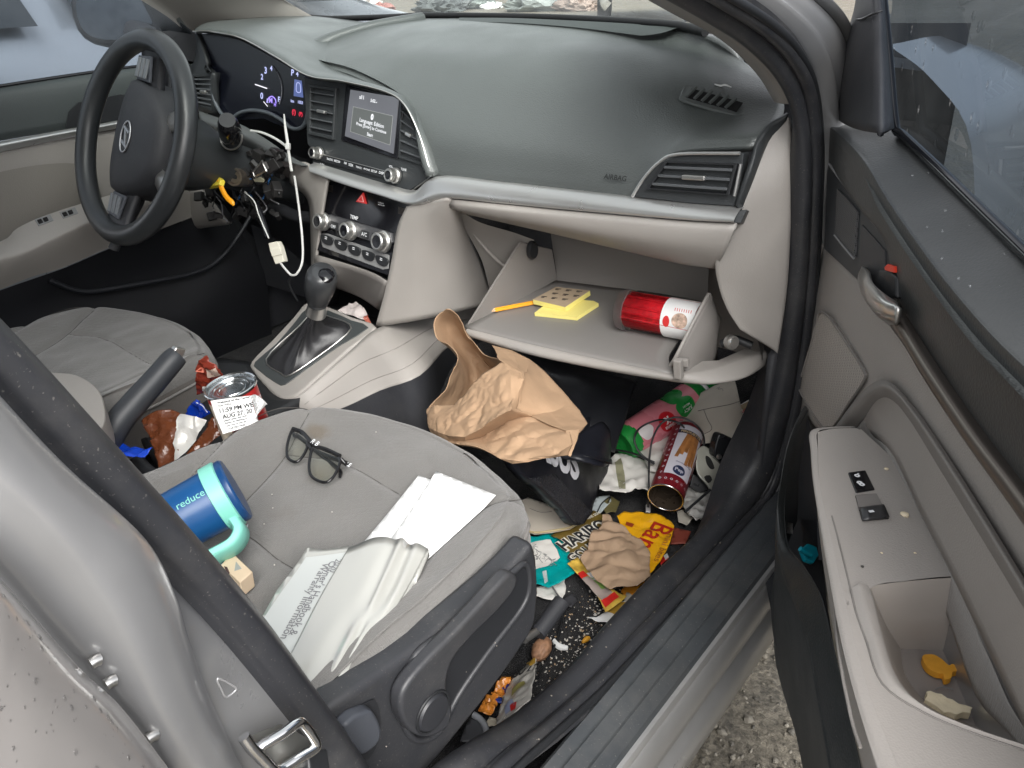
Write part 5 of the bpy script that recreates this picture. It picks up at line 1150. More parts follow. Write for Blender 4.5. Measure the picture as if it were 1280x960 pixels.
poly('handle_recess', PL([(1077, 281, .0375), (1092, 297, .0375), (1106, 314, .0375), (1107, 350, .0375), (1095, 362, .0375), (1075, 338, .0375)]), mat('recess_grey', (.05, .05, .053), .55), pdoor, .002, .0005)
ph = net('pull_handle', [PL([(1077, 333, .040), (1083, 338, .054), (1090, 352, .060), (1102, 364, .062), (1122, 378, .058)]), PL([(1073, 342, .042), (1078, 350, .060), (1086, 364, .066), (1100, 376, .068), (1122, 384, .062)]), PL([(1072, 350, .040), (1076, 364, .058), (1085, 380, .064), (1100, 394, .066), (1121, 402, .060)]), PL([(1074, 354, .034), (1080, 372, .050), (1090, 388, .056), (1103, 401, .056), (1121, 413, .050)])], M_('satin'), pdoor, 5, 5, .004)
poly('inner_lever', PL([(1098, 336, .052), (1113, 338, .052), (1119, 345, .052), (1119, 374, .052), (1103, 374, .052), (1092, 364, .052)]), M_('black'), ph, .012, .003)
poly('lock_mark', PL([(1105, 334, .0535), (1109, 330, .0535), (1117, 333, .0535), (1117, 341, .0535), (1106, 338, .0535)]), mat('lock_red', (.75, .05, .02), .4), ph, .003, .0006)
# beige skin
skin = [
 PL([(1028, 309, .030), (1050, 326, .031), (1072, 348, .032), (1096, 371, .034), (1122, 410, .040), (1162, 474, .044), (1212, 550, .044), (1280, 642, .044), (1370, 780, .044)]),
 PL([(1020, 350, .030), (1042, 378, .032), (1062, 404, .034), (1086, 430, .036), (1115, 462, .040), (1150, 515, .044), (1205, 590, .044), (1280, 700, .044), (1370, 860, .044)]),
 PL([(1008, 410, .030), (1034, 428, .032), (1060, 452, .034), (1085, 472, .036), (1112, 488, .038), (1140, 520, .040), (1195, 600, .040), (1278, 728, .040), (1370, 910, .040)]),
 PL([(994, 480, .030), (1015, 500, .032), (1042, 512, .034), (1065, 508, .036), (1088, 496, .038), (1118, 512, .038), (1170, 590, .038), (1260, 740, .038), (1350, 930, .038)]),
 PL([(1000, 512, .030), (1018, 532, .030), (1035, 545, .030), (1050, 548, .030), (1070, 540, .030), (1110, 560, .030), (1150, 640, .030), (1200, 740, .030), (1290, 930, .030)]),
]
net('door_skin', skin, M_('beige_door'), pdoor, 5, 5, .008)
tube('skin_edge', [p+DN*.002 for p in PL([(1029, 305, .030), (1021, 350, .030), (1009, 405, .030), (997, 470, .030), (999, 505, .030)])], .003, M_('beige_door'), pdoor, 4, 8)
sg = poly('speaker_grille', PL([(1026, 390, .037), (1036, 396, .037), (1056, 425, .037), (1078, 460, .038), (1081, 474, .038), (1062, 503, .038), (1043, 532, .038), (1028, 534, .037), (1012, 510, .036), (999, 486, .036), (1002, 470, .036), (1014, 430, .036), (1022, 400, .036)]), dots_mat('speaker_dots', (.42, .385, .35), (.20, .18, .165), 300), pdoor, .004, .001)
tube('grille_rim', PL([(1026, 390, .0375), (1036, 396, .0375), (1056, 425, .0375), (1078, 460, .0385), (1081, 474, .0385), (1062, 503, .0385), (1043, 532, .0385), (1028, 534, .0375), (1012, 510, .0365), (999, 486, .0365), (1002, 470, .0365), (1014, 430, .0365), (1022, 400, .0365)]), .0016, M_('beige_dark'), sg, 3, 6, True)
# ledge round the cloth insert
lg = [PL([(1042, 536, .040), (1064, 506, .042), (1086, 482, .044), (1109, 476, .046), (1139, 504, .046), (1188, 574, .046), (1282, 726, .046), (1370, 880, .046)]),
      PL([(1048, 537, .044), (1070, 510, .048), (1090, 490, .050), (1110, 486, .052), (1136, 512, .052), (1184, 584, .052), (1278, 738, .052), (1366, 892, .052)]),
      PL([(1068, 537, .034), (1084, 518, .034), (1098, 503, .034), (1112, 502, .034), (1132, 522, .034), (1176, 594, .034), (1270, 750, .034), (1358, 905, .034)])]
net('insert_ledge', lg, M_('beige_dark'), pdoor, 5, 4)
cl_ = [PL([(1070, 536, .034), (1086, 516, .033), (1100, 503, .033), (1113, 503, .033), (1133, 523, .033), (1177, 595, .033), (1271, 751, .033), (1358, 906, .033)]),
       PL([(1072, 560, .030), (1092, 548, .030), (1108, 545, .030), (1122, 550, .030), (1146, 580, .030), (1185, 655, .030), (1260, 800, .030), (1340, 950, .030)]),
       PL([(1080, 600, .028), (1100, 590, .028), (1122, 592, .028), (1140, 605, .028), (1165, 650, .028), (1196, 740, .028), (1262, 870, .028), (1330, 1000, .028)]),
       PL([(1090, 640, .026), (1110, 640, .026), (1130, 650, .026), (1150, 690, .026), (1180, 760, .026), (1220, 870, .026), (1270, 930, .026), (1320, 1050, .026)])]
net('cloth_insert', cl_, M_('door_cloth'), pdoor, 5, 5, .004)
# armrest: horizontal top, rounded outer edge, grip cup
AZT = .685
def T_(px, py, dz=0): return A(px, py, z=AZT+dz)
arm_top = [
 [T_(1022, 540), T_(1024, 600), T_(1038, 668), T_(1052, 730), T_(1066, 780)],
 [T_(1040, 536), T_(1056, 600), T_(1070, 668), T_(1082, 722), T_(1088, 735)],
 [T_(1068, 535), T_(1096, 590), T_(1114, 650), T_(1126, 705), T_(1134, 726)],
 [T_(1074, 537), T_(1122, 590), T_(1148, 640), T_(1160, 700), T_(1166, 722)],
 [T_(1076, 536), T_(1128, 586), T_(1160, 640), T_(1188, 700), T_(1196, 720)],
]
arm = net('door_armrest', arm_top, M_('beige_door'), pdoor, 5, 5)
# outer flank and front of the armrest
fl_t = [T_(p[0], p[1]) for p in [(1070, 534), (1040, 535.5), (1022, 540), (1022, 560), (1024, 600), (1038, 668), (1054, 735), (1062, 775), (1076, 830), (1098, 900), (1140, 985)]]
fl_m = [T_(p[0], p[1], -.012) for p in [(1066, 538), (1034, 539), (1014, 545), (1015, 570), (1019, 610), (1027, 668), (1038, 735), (1050, 800), (1064, 860), (1084, 930), (1104, 1000)]]
fl_b = [A(p[0], p[1], z=.615) for p in [(1066, 548), (1034, 552), (1020, 556), (1018, 580), (1021, 625), (1026, 680), (1037, 760), (1048, 820), (1060, 880), (1078, 955), (1096, 1030)]]
fl_c = [p+DN*-.02+V(0, 0, -.06) for p in fl_b]
net('armrest_flank', [fl_t, [a.lerp(b, .5)+DN*.004+V(0, 0, .003) for a, b in zip(fl_t, fl_m)], fl_m, fl_b, fl_c], M_('beige_door'), arm, 4, 5)
# rail round the cup: from the top's front, along the outside, sweeping across behind
cup_o = [T_(p[0], p[1]) for p in [(1063, 735), (1070, 765), (1083, 802), (1103, 855), (1155, 891), (1218, 917), (1290, 941)]]
cup_oo = [T_(p[0], p[1]) for p in [(1054, 735), (1062, 775), (1076, 830), (1098, 900), (1140, 985), (1205, 1040), (1290, 1080)]]
cup_i = [T_(p[0], p[1]) for p in [(1090, 732), (1095, 750), (1105, 792), (1121, 840), (1152, 880), (1205, 907), (1290, 936)]]
lip_i = [a+V(0, 0, -.004) for a in cup_i]
net('cup_rail', [cup_oo, [a.lerp(b, .5) for a, b in zip(cup_oo, cup_o)], cup_o], M_('beige_door'), arm, 5, 4)
net('cup_rail', [[a.lerp(b, .03) for a, b in zip(cup_o, cup_i)], [a.lerp(b, .4)+V(0, 0, .003) for a, b in zip(cup_o, cup_i)], [a.lerp(b, .85) for a, b in zip(cup_o, cup_i)], lip_i], M_('beige_door'), arm, 5, 4)
seamp = [T_(p[0], p[1], .0003) for p in [(1040, 645), (1048, 675), (1063, 735), (1070, 765), (1083, 802), (1103, 855), (1155, 891), (1218, 917), (1290, 941)]]
tube('armrest_seam', seamp, .0007, M_('beige_dark'), arm, 5, 6)
CF = .615
cup_f = [A(p[0], p[1], z=CF) for p in [(1126, 811), (1127, 822), (1131, 842), (1144, 863), (1162, 881), (1205, 903), (1285, 928)]]
net('grip_cup', [lip_i, [a.lerp(b, .5)+V(0, 0, -.004) for a, b in zip(lip_i, cup_f)], cup_f], mat('cup_beige', (.37, .335, .305), .55), arm, 5, 4)
fw = [A(p[0], p[1], z=CF) for p in [(1112, 811), (1126, 811), (1150, 812), (1172, 813), (1192, 814)]]; ft = [T_(p[0], p[1], -.0004) for p in [(1076, 733), (1090, 732), (1120, 728), (1160, 724), (1194, 722)]]
net('grip_cup', [ft, [a.lerp(b, .25)+V(0, 0, -.012) for a, b in zip(ft, fw)], [a.lerp(b, .6) for a, b in zip(ft, fw)], fw], mat('cup_beige', (.37, .335, .305), .55), arm, 4, 4)
inn_f = [A(p[0], p[1], z=CF) for p in [(1192, 814), (1196, 822), (1204, 845), (1212, 870), (1225, 902), (1240, 912), (1290, 930)]]
net('cup_floor', [cup_f, [a.lerp(b, .5) for a, b in zip(cup_f, inn_f)], inn_f], mat('cup_floor_grey', (.25, .225, .21), .5), arm, 4, 3)
net('grip_cup', [[T_(1194, 722), T_(1206, 750), T_(1222, 790), T_(1240, 830), T_(1262, 880), T_(1290, 925)], [A(p[0], p[1], z=CF-.002) for p in [(1192, 814), (1200, 835), (1210, 865), (1224, 900), (1245, 915), (1290, 930)]]], M_('door_cloth'), arm, 4, 4)
# moulded oval on the flank
tube('flank_groove', [T_(p[0], p[1], -.010)+DN*.003 for p in [(1064, 742), (1054, 745), (1050, 760), (1052, 800), (1060, 850), (1072, 905), (1082, 935)]], .0012, M_('beige_dark'), arm, 5, 6)
# switches
qz = .0015
lk_ = poly('lock_switch', [T_(p[0], p[1], qz) for p in [(1060, 590), (1082, 587), (1094, 611), (1070, 615)]], M_('gloss_black'), arm, .004, .0012)
wr = poly('window_switch', [T_(p[0], p[1], qz) for p in [(1069, 618), (1096, 616), (1112, 647), (1078, 650)]], M_('gloss_black'), arm, .004, .0012)
poly('switch_hollow', [T_(p[0], p[1], qz+.0006) for p in [(1070, 619), (1096, 617), (1103, 632), (1074, 636)]], mat('hollow_grey', (.20, .185, .175), .5), wr, .001)
net('switch_rocker', [[T_(1073, 634, qz+.001), T_(1104, 630, qz+.001)], [T_(1076, 636, .006), T_(1106, 632, .006)], [T_(1079, 650, .003), T_(1112, 646, .003)]], mat('rocker_dark', (.03, .03, .032), .3), wr, 3, 4, .002)
def tl(s, a, b, dzz, bold=.03): return (s, T_(*a, dzz), T_(*b, dzz), bold)
lettering('switch_marks', [tl('o', (1070, 598), (1076, 596.5), .0016, .06), tl('.', (1072, 594), (1074, 593.4), .0016, .06), tl('8', (1075.5, 609), (1082, 607.5), .0016, .05)], M_('white_print'), lk_, V(0, 0, 1), .0012)
lettering('switch_marks', [tl('-', (1088, 643), (1094, 642), .006, .09)], M_('white_print'), wr, V(0, 0, 1), .0012)
# crumbs stuck to the armrest
for (px, py, r) in ((1108, 586, .0022), (1131, 643, .0035), (1138, 692, .001), (1149, 693, .001), (1045, 641, .001), (1078, 708, .0015), (1102, 686, .001), (1160, 708, .0009)): pass
# map pocket: dark outer wall and well
pk_t = [P_(*p) for p in [(1004, 510, .075), (992, 535, .092), (983, 565, .100), (976, 605, .104), (972, 640, .105), (974, 690, .105), (984, 725, .105), (1002, 770, .105), (1014, 815, .105), (1026, 880, .105), (1040, 960, .105), (1050, 1030, .105)]]
pk_i = [P_(*p) for p in [(1010, 514, .068), (998, 537, .084), (989, 567, .091), (983, 605, .095), (980, 637, .096), (984, 682, .096), (1001, 706, .096), (1024, 745, .096), (1036, 790, .096), (1052, 860, .096), (1072, 950, .096), (1090, 1030, .096)]]
pk_b = [p+V(0, 0, -.16)-DN*.012 for p in pk_t]
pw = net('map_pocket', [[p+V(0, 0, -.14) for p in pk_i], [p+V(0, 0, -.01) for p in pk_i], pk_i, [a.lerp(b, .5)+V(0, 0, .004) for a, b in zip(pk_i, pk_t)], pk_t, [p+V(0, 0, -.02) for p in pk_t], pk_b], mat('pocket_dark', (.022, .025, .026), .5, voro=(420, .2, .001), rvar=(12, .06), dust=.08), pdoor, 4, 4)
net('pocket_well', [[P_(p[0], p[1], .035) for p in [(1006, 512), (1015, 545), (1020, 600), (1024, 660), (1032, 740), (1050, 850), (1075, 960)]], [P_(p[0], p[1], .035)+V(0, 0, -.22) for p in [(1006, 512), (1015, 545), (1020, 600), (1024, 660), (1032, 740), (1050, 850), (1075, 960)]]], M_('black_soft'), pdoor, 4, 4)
PKZ = .565
wf = [[P_(a, b, .10) for a, b in [(985, 560), (976, 640), (985, 720), (1015, 815), (1040, 950)]], [P_(a, b, .03) for a, b in [(1010, 530), (1018, 600), (1024, 660), (1050, 850), (1080, 1000)]]]
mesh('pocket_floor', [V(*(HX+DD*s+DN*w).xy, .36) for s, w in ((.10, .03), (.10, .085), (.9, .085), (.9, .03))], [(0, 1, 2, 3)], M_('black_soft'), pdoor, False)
poly('pocket_divider', [P_(982, 648, .06), P_(1021, 650, .06), P_(1023, 700, .06), P_(985, 700, .06)], M_('black_soft'), pdoor, .004)
# door body behind the trim, sail panel and glass
def dw(s, w, z): return HX+DD*s+DN*w+V(0, 0, z)
sweep_p = [(.022, .885), (.022, .86), (.022, .5), (.022, .30), (-.02, .24), (-.075, .25), (-.10, .45), (-.115, .70), (-.085, .86), (-.03, .895)]
ss = [-.03, -.01, .2, .5, .8, 1.08, 1.10]
k_ = len(sweep_p); vs = [dw(s, w*(1 if 0 < i < 6 else .6), z) for i, s in enumerate(ss) for w, z in sweep_p]
fs = [(i*k_+j, i*k_+(j+1) % k_, (i+1)*k_+(j+1) % k_, (i+1)*k_+j) for i in range(len(ss)-1) for j in range(k_)]+[list(range(k_)), list(range((len(ss)-1)*k_, len(ss)*k_))[::-1]]
mesh('door_shell', vs, fs, M_('silver_paint'), pdoor, sharp=50)
sa = [P_(a, b, w) for a, b, w in [(1049, 106, .035), (1048, 149, .035), (1066, 162, .045), (1080, 167, .045), (1117, 159, .030), (1114, 110, .030), (1108, 60, .028), (1102, -20, .024), (1094, -80, .02)]]
net('mirror_sail', [PL([(1072, -60, .02), (1082, -60, .026), (1096, -60, .026), (1104, -60, .018)]), PL([(1069, 3, .025), (1078, 8, .036), (1098, 0, .036), (1106, 0, .024)]), PL([(1056, 52, .028), (1068, 58, .044), (1098, 55, .042), (1110, 55, .026)]), PL([(1048, 106, .030), (1063, 110, .050), (1098, 105, .046), (1114, 105, .028)]), PL([(1047, 150, .030), (1066, 160, .052), (1096, 166, .048), (1118, 160, .030)])], M_('black_soft'), pdoor, 4, 5, .01)
tube('sail_seam', [P_(a, b, w+.0025) for a, b, w in [(1070, 24, .029), (1077, 24, .038), (1090, 18, .040), (1103, 13, .032)]], .0012, M_('black'), pdoor, 3, 6)
pg_ = glass('door_window_glass', (.16, .20, .25), 1.4, 0, 42, .02)
gpts = [P_(1110, 165, .0), P_(1222, 262, .0), P_(1300, 338, .0), P_(1420, 455, .0), P_(1500, 530, 0), P_(1500, -250, 0), P_(1090, -250, 0)]
mesh('window_glass', gpts, [list(range(7))], pg_, pdoor, False)
tube('window_seal', [P_(a, b, .013) for a, b in [(1094, -80), (1104, 0), (1112, 80), (1119, 156), (1128, 168), (1170, 208), (1219, 256), (1300, 335), (1400, 432)]], .0045, M_('gloss_black'), pdoor, 4, 8)
R = random.Random(3); bm = bmesh.new()
for k in range(15):
    s, t = R.random(), R.random()**.8
    P = PL([(1118+s*170, 166+s*160, .012)])[0]; Q = PL([(1060+s*200, 190+s*230, .048)])[0]; p = P.lerp(Q, t)+DN*.004+V(0, 0, .001)
    bmesh.ops.create_icosphere(bm, subdivisions=1, radius=R.choice([.0004, .0005, .0007, .001]), matrix=Matrix.Translation(p))
o = from_bm('rain_drops', bm, dm_, pdoor); o['kind'] = 'stuff'
# ================================================================== the litter
def thing_mesh(o, label, cat, group=None): return tag(o, label, cat, group)
def roll(name, a, b, r, m, parent=None, prof=None, seg=48, up=V(0, 0, 1), fn=None, rows=40):
    """cylinder along a->b; fn(angle, t) gives the material index; prof scales the radius along t"""
    M = frame(a, b-a, up); L = (b-a).length; vs, fs, mi = [], [], []
    for i in range(rows+1):
        t = i/rows; rr = r*(prof(t) if prof else 1)
        for k in range(seg):
            an = 2*math.pi*k/seg; vs.append(M @ V(rr*math.cos(an), rr*math.sin(an), L*t))
    for i in range(rows):
        for k in range(seg):
            fs.append((i*seg+k, i*seg+(k+1) % seg, (i+1)*seg+(k+1) % seg, (i+1)*seg+k))
            mi.append(fn(2*math.pi*(k+.5)/seg, (i+.5)/rows) if fn else 0)
    return mesh(name, vs, fs, m, parent, True, 45, mi), M, L
def on_roll(M, L, r, an0, t0, ux, ut, lift=.0006):
    """map flat (x, y) metres onto the cylinder: x runs round, y runs along"""
    def f(x, y):
        an = an0+x/r*ux; return M @ V((r+lift)*math.cos(an), (r+lift)*math.sin(an), L*t0+y*ut)
    return f
def wrap_text(name, s, f, w, m, parent, bold=.02, rot=0, stretch=1):
    tv, tf, _ = text2d(s, bold); c, sn = math.cos(rot), math.sin(rot)
    vs = [f((u*c-v*stretch*sn)*w, (u*sn+v*stretch*c)*w) for u, v in tv]
    return mesh(name, vs, tf, m, parent, False)
def wrap_poly(name, pts, f, m, parent, step=.004):
    bm = bmesh.new(); bm.faces.new([bm.verts.new(V(x, y, 0)) for x, y in pts])
    for ax in (0, 1):
        d = [p[ax] for p in pts]; k = math.floor(min(d)/step)+1; e = V(1, 0, 0) if ax == 0 else V(0, 1, 0)
        while k*step < max(d):
            bmesh.ops.bisect_plane(bm, geom=bm.verts[:]+bm.edges[:]+bm.faces[:], plane_co=e*(k*step), plane_no=e); k += 1
    for v in bm.verts: v.co = f(v.co.x, v.co.y)
    return from_bm(name, bm, m, parent, True)
def circ(cx, cy, rx, ry=None, n=24): return [(cx+rx*math.cos(2*math.pi*k/n), cy+(ry or rx)*math.sin(2*math.pi*k/n)) for k in range(n)]
def facing(o_, p):
    """angle on a roll that faces the viewer"""
    M, = (o_,); q = M.inverted() @ CAM; return math.atan2(q.y, q.x)

paper = mat('paper', (.78, .78, .77), .75, var=(30, .03))
kraft = mat('kraft', (.35, .228, .138), .8, var=(25, .08), bump=(160, .25, .001))
kraft2 = mat('kraft_grey', (.33, .225, .145), .8, var=(30, .08), bump=(160, .3, .001))
blk = mat('print_black', (.02, .02, .022), .5)

# ---- glove box contents
gpl = lambda h: (gp[0]+GN*h, GN)
pn = empty('pencil', A(640, 384, pl=gp), 'orange pencil lying beside the yellow note pads in the glove box', 'pencil')
pa_, pb_ = A(619, 387.5, pl=gpl(.0045)), A(676, 376.5, pl=gpl(.0045)); ax_ = (pb_-pa_).normalized()
for nm, a, b, r0, r1, m in (('shaft', pa_, pb_+ax_*.03, .0038, .0038, mat('pencil_orange', (.85, .36, .02), .35)), ('wood_tip', pa_-ax_*.009, pa_, .0016, .0037, mat('wood', (.62, .42, .26), .7)), ('lead', pa_-ax_*.0125, pa_-ax_*.009, .0004, .0016, M_('black'))):
    vs, fs = tube_geo([a, b], [r0, r1], 6); mesh(nm, vs, fs, m, pn, False)
yel = mat('note_yellow', (.80, .70, .22), .75, bump=(900, .2, .0008)); cov = mat('note_cover', (.45, .35, .24), .75, var=(60, .06))
def slab(name, top, h, n, m, parent=None):
    N_ = len(top); vs = list(top)+[p-n*h for p in top]
    return mesh(name, vs, [list(range(N_)), list(range(2*N_-1, N_-1, -1))]+[(i, i+N_, (i+1) % N_+N_, (i+1) % N_) for i in range(N_)], m, parent, False)
lp_ = [A(x, y, pl=gpl(.0065)) for x, y in [(668, 391), (693, 372), (742, 376), (748, 379), (721, 396.5)]]
o = slab('note_pad', lp_, .006, GN, yel); tag(o, 'thin yellow note pad, the lower and skewed one of the two in the glove box', 'note pad', 'yellow note pads')
tp = [A(x, y, pl=gpl(.0155)) for x, y in [(666, 374.5), (695, 359), (737.5, 363.5), (706.5, 384)]]
o = slab('note_pad', tp, .0085, GN, yel); tag(o, 'thick yellow note pad with a brown printed cover, on top of the other pad', 'note pad', 'yellow note pads')
cvr = slab('cover_sheet', [p+GN*.0006 for p in tp], .0005, GN, cov, o)
its = []; ux, uy = (tp[2]-tp[1]), (tp[0]-tp[1])
vs, fs = [], []
for i in range(3):
    for j in range(3):
        for (du, dv, w, h) in ((0, 0, .16, .05), (.03, .07, .10, .045)):
            u, v = .08+i*.31+(.12 if j % 2 else 0), .10+j*.31; u = min(u, .82); k = len(vs)
            vs += [tp[1]+ux*(u+du+a*w)+uy*(v+dv+b*h)+GN*.0009 for a, b in ((0, 0), (1, 0), (1, 1), (0, 1))]; fs.append((k, k+1, k+2, k+3))
mesh('cover_print', vs, fs, blk, cvr, False)
# tub of red sticks
ta, tb = A(783, 387, pl=gpl(.030)), A(868, 402, pl=gpl(.030))
tx = (tb-ta).normalized(); tb = ta+tx*.128
tub = empty('stick_tub', ta-GN*.03, 'clear round tub of red sticks lying on its side in the glove box', 'tub')
clear = glass('clear_plastic', (.97, .95, .95), 1.22, .08)
tb_o, TM, TL = roll('tub_wall', ta, tb, .0295, clear, tub, None, 40, GN, None, 8)
redm = mat('stick_red', (.50, .012, .02), .35, var=(120, .25)); parts = []
R = random.Random(2)
for k in range(60):
    rr = .0278*math.sqrt(R.random()); an = R.random()*6.283
    a = TM @ V(rr*math.cos(an), rr*math.sin(an), .003+.004*R.random()); b = TM @ V(rr*math.cos(an+.1), rr*math.sin(an+.1), .123)
    parts.append(tube_geo([a, b], .0024, 6))
parts.append(tube_geo([TM @ V(0, 0, .006), TM @ V(0, 0, .122)], .0268, 24))
mesh('red_sticks', *join(parts), redm, tub)['kind'] = 'stuff'
lathe('tub_lid', [(0, -.008), (.027, -.0075), (.031, -.006), (.0325, -.001), (.0325, .008), (.0305, .0085)], glass('lid_plastic', (.93, .91, .91), 1.35, .12, None, .35), tub, TM, 40)
f_an = facing(TM, ta)
lab, _, _ = roll('paper_label', ta+tx*.073, tb-tx*.003, .0299, paper, tub, None, 40, GN, None, 6)
fl = on_roll(TM, TL, .0299, f_an+.30, 0, 1, 1, .0004)
redp = mat('print_red', (.60, .03, .03), .5)
# x runs round the tub (towards the viewer's up or down), y along it
wrap_poly('label_oval', circ(-.002, .083, .0085, .0055), fl, redp, lab); wrap_text('label_text', 'Rips', lambda x, y: fl(-.006+y*0+x*.7, .0815+y), .010, paper, lab, .03, 0) if False else None
wrap_poly('label_picture', circ(-.006, .104, .0115, .0125), lambda x, y: fl(x, y), mat('picture_tan', (.50, .36, .28), .6, var=(150, .5)), lab)
vs, fs = [], []
for k in range(8):
    p = [fl(-.0245, .092+k*.0036), fl(-.0245, .093+k*.0036), fl(-.0195, .0938+k*.0036), fl(-.0195, .0928+k*.0036)]
    b = len(vs); vs += p; fs.append((b, b+1, b+2, b+3))
mesh('label_lines', vs, fs, redp, lab, False)

# ---- paper bag leaning over the seat's front edge
def bg(px, py, y): return A(px, py, y=y)
front = [
 [bg(533, 511, .17), bg(544, 507, .165), bg(566, 506, .16), bg(579, 494, .165), bg(592, 478, .175), bg(602, 469, .185), bg(616, 460, .195), bg(628, 451, .205), bg(651, 465, .20)],
 [bg(533, 518, .155), bg(546, 516, .145), bg(566, 514, .14), bg(582, 506, .145), bg(598, 494, .155), bg(610, 485, .16), bg(626, 475, .17), bg(640, 470, .18), bg(654, 474, .185)],
 [bg(533, 527, .14), bg(546, 528, .125), bg(564, 530, .12), bg(582, 527, .12), bg(600, 520, .13), bg(614, 511, .135), bg(628, 503, .145), bg(640, 497, .15), bg(648, 491, .165)],
 [bg(534, 534, .13), bg(547, 540, .11), bg(562, 545, .10), bg(580, 546, .095), bg(598, 537, .105), bg(613, 527, .11), bg(627, 517, .12), bg(638, 512, .13), bg(646, 511, .15)],
 [bg(538, 541, .125), bg(549, 549, .110), bg(563, 551, .104), bg(581, 551, .102), bg(600, 547, .126), bg(618, 537, .138), bg(634, 527, .152), bg(650, 521, .165), bg(668, 521, .178)],
 [bg(545, 549, .12), bg(554, 554, .10), bg(566, 554, .095), bg(583, 554, .092), bg(604, 555, .105), bg(624, 552, .112), bg(646, 546, .120), bg(668, 540, .14), bg(693, 533, .17)],
 [bg(556, 555, .115), bg(566, 556, .10), bg(578, 556, .092), bg(592, 557, .088), bg(612, 563, .092), bg(636, 564, .096), bg(662, 560, .112), bg(690, 552, .134), bg(712, 540, .165)],
 [bg(575, 557, .11), bg(585, 558, .10), bg(596, 559, .093), bg(608, 563, .09), bg(624, 573, .08), bg(646, 576, .083), bg(672, 572, .094), bg(695, 568, .112), bg(715, 555, .15)],
 [bg(590, 558, .11), bg(600, 560, .10), bg(612, 566, .095), bg(626, 574, .09), bg(642, 580, .085), bg(660, 577, .088), bg(678, 573, .098), bg(696, 571, .12), bg(710, 569, .14)],
]
def folded(amp, a, b, ang, seed):
    """long crisp creases: cells stretched along one direction"""
    s0 = V(seed*3.7, seed*1.9, seed*2.3); ca, sa = math.cos(ang), math.sin(ang)
    def h(p):
        x, y = p.x*ca+p.y*sa, -p.x*sa+p.y*ca
        d = noise.voronoi(V(x*a, y*b, p.z*a)+s0)[0]; e = noise.voronoi(V(y*a*1.3, x*b*.9, p.z*a)+s0*2)[0]
        return amp*(.7*min(.7, d[1]-d[0])+.5*min(.6, e[1]-e[0])-.35)+amp*.5*noise.noise(p*14+s0)
    return h
def facets(amp, sc, seed):
    """crisp folds: creases run along the borders of uneven cells"""
    s0 = V(seed*3.7, seed*1.9, seed*2.3)
    def f1(q):
        d = noise.voronoi(q)[0]; return min(.55, d[1]-d[0])
    def g(v):
        q = v*sc+s0; q2 = v*sc*2.6+s0*2
        h = amp*(f1(q)-.25)+amp*.30*(f1(q2)-.25); k = noise.noise(v*9+s0)
        return v+V(.35*k*h, -.75*h, .55*h)
    return g
side_i = [bg(628, 451, .205), bg(651, 465, .20), bg(654, 474, .185), bg(648, 491, .165), bg(646, 511, .15), bg(668, 521, .178), bg(693, 533, .17), bg(712, 540, .165), bg(715, 555, .15), bg(710, 569, .14)]
side_o = [bg(614, 431, .25), bg(640, 438, .27), bg(662, 449, .28), bg(682, 465, .28), bg(700, 485, .27), bg(714, 502, .25), bg(724, 513, .235), bg(733, 529, .21), bg(724, 541, .185), bg(712, 566, .145)]
back = [
 [bg(533, 511, .172), bg(539, 505, .18), bg(557, 483, .20), bg(567, 462, .215), bg(571, 443, .225), bg(560, 432, .235), bg(546, 422, .245), bg(542, 406, .255), bg(548, 391, .265), bg(561, 388, .27), bg(571, 392, .275), bg(577, 405, .275), bg(584, 419, .27), bg(594, 430, .265), bg(606, 442, .255), bg(628, 451, .21)],
 [bg(536, 520, .165), bg(550, 512, .20), bg(565, 495, .23), bg(574, 478, .25), bg(578, 462, .265), bg(573, 448, .275), bg(565, 436, .285), bg(560, 420, .295), bg(562, 410, .30), bg(570, 408, .305), bg(580, 414, .305), bg(588, 424, .30), bg(598, 436, .295), bg(607, 446, .285), bg(618, 455, .27), bg(634, 462, .22)],
 [bg(545, 535, .15), bg(562, 535, .20), bg(578, 520, .25), bg(588, 505, .28), bg(594, 490, .30), bg(594, 475, .31), bg(592, 460, .32), bg(590, 450, .325), bg(592, 446, .33), bg(598, 446, .33), bg(604, 450, .33), bg(610, 456, .325), bg(617, 463, .315), bg(624, 470, .30), bg(632, 476, .28), bg(642, 480, .23)],
]
back[0] = [p+V(.0, .0, .002*((i % 2)*2-1)) for i, p in enumerate(back[0])]
bag = empty('paper_bag', (.40, .17, .56), 'open brown kraft paper bag slumped on the front edge of the passenger seat', 'paper bag')
def bag_panel(nm, rows, nu, nv, f, ln=False): mod_solid(net(nm, rows, kraft, bag, nu, nv, None, ln, f, sharp=16), .0008, 0)
bag_panel('front_panel', front, 12, 12, facets(.010, 24, 1), True)
bag_panel('side_panel', [[p+V(-.004, .010, -.004) for p in side_i], [p+V(-.005, -.003, .002) for p in side_i], [a.lerp(b, .5)+V(.004, -.004, 0) for a, b in zip(side_i, side_o)], side_o], 12, 16, facets(.010, 18, 4), True)
back.append([bg(560, 546, .15), bg(580, 546, .2), bg(600, 543, .24), bg(615, 533, .26), bg(625, 518, .28), bg(630, 508, .29), bg(634, 498, .29), bg(636, 493, .29), bg(638, 488, .29), bg(640, 486, .28), bg(642, 484, .27), bg(644, 483, .26), bg(645, 482, .25), bg(646, 481, .24), bg(648, 480, .22), bg(650, 479, .20)])
bag_panel('back_panel', back, 10, 18, facets(.012, 22, 3))

def crinkle(amp, sc, seed):
    h = creased(amp, sc, seed); h2 = creased(amp, sc*.8, seed+5)
    return lambda v: v+V(h2(v)*.5, h(v)*-.8, h(v)*.6)
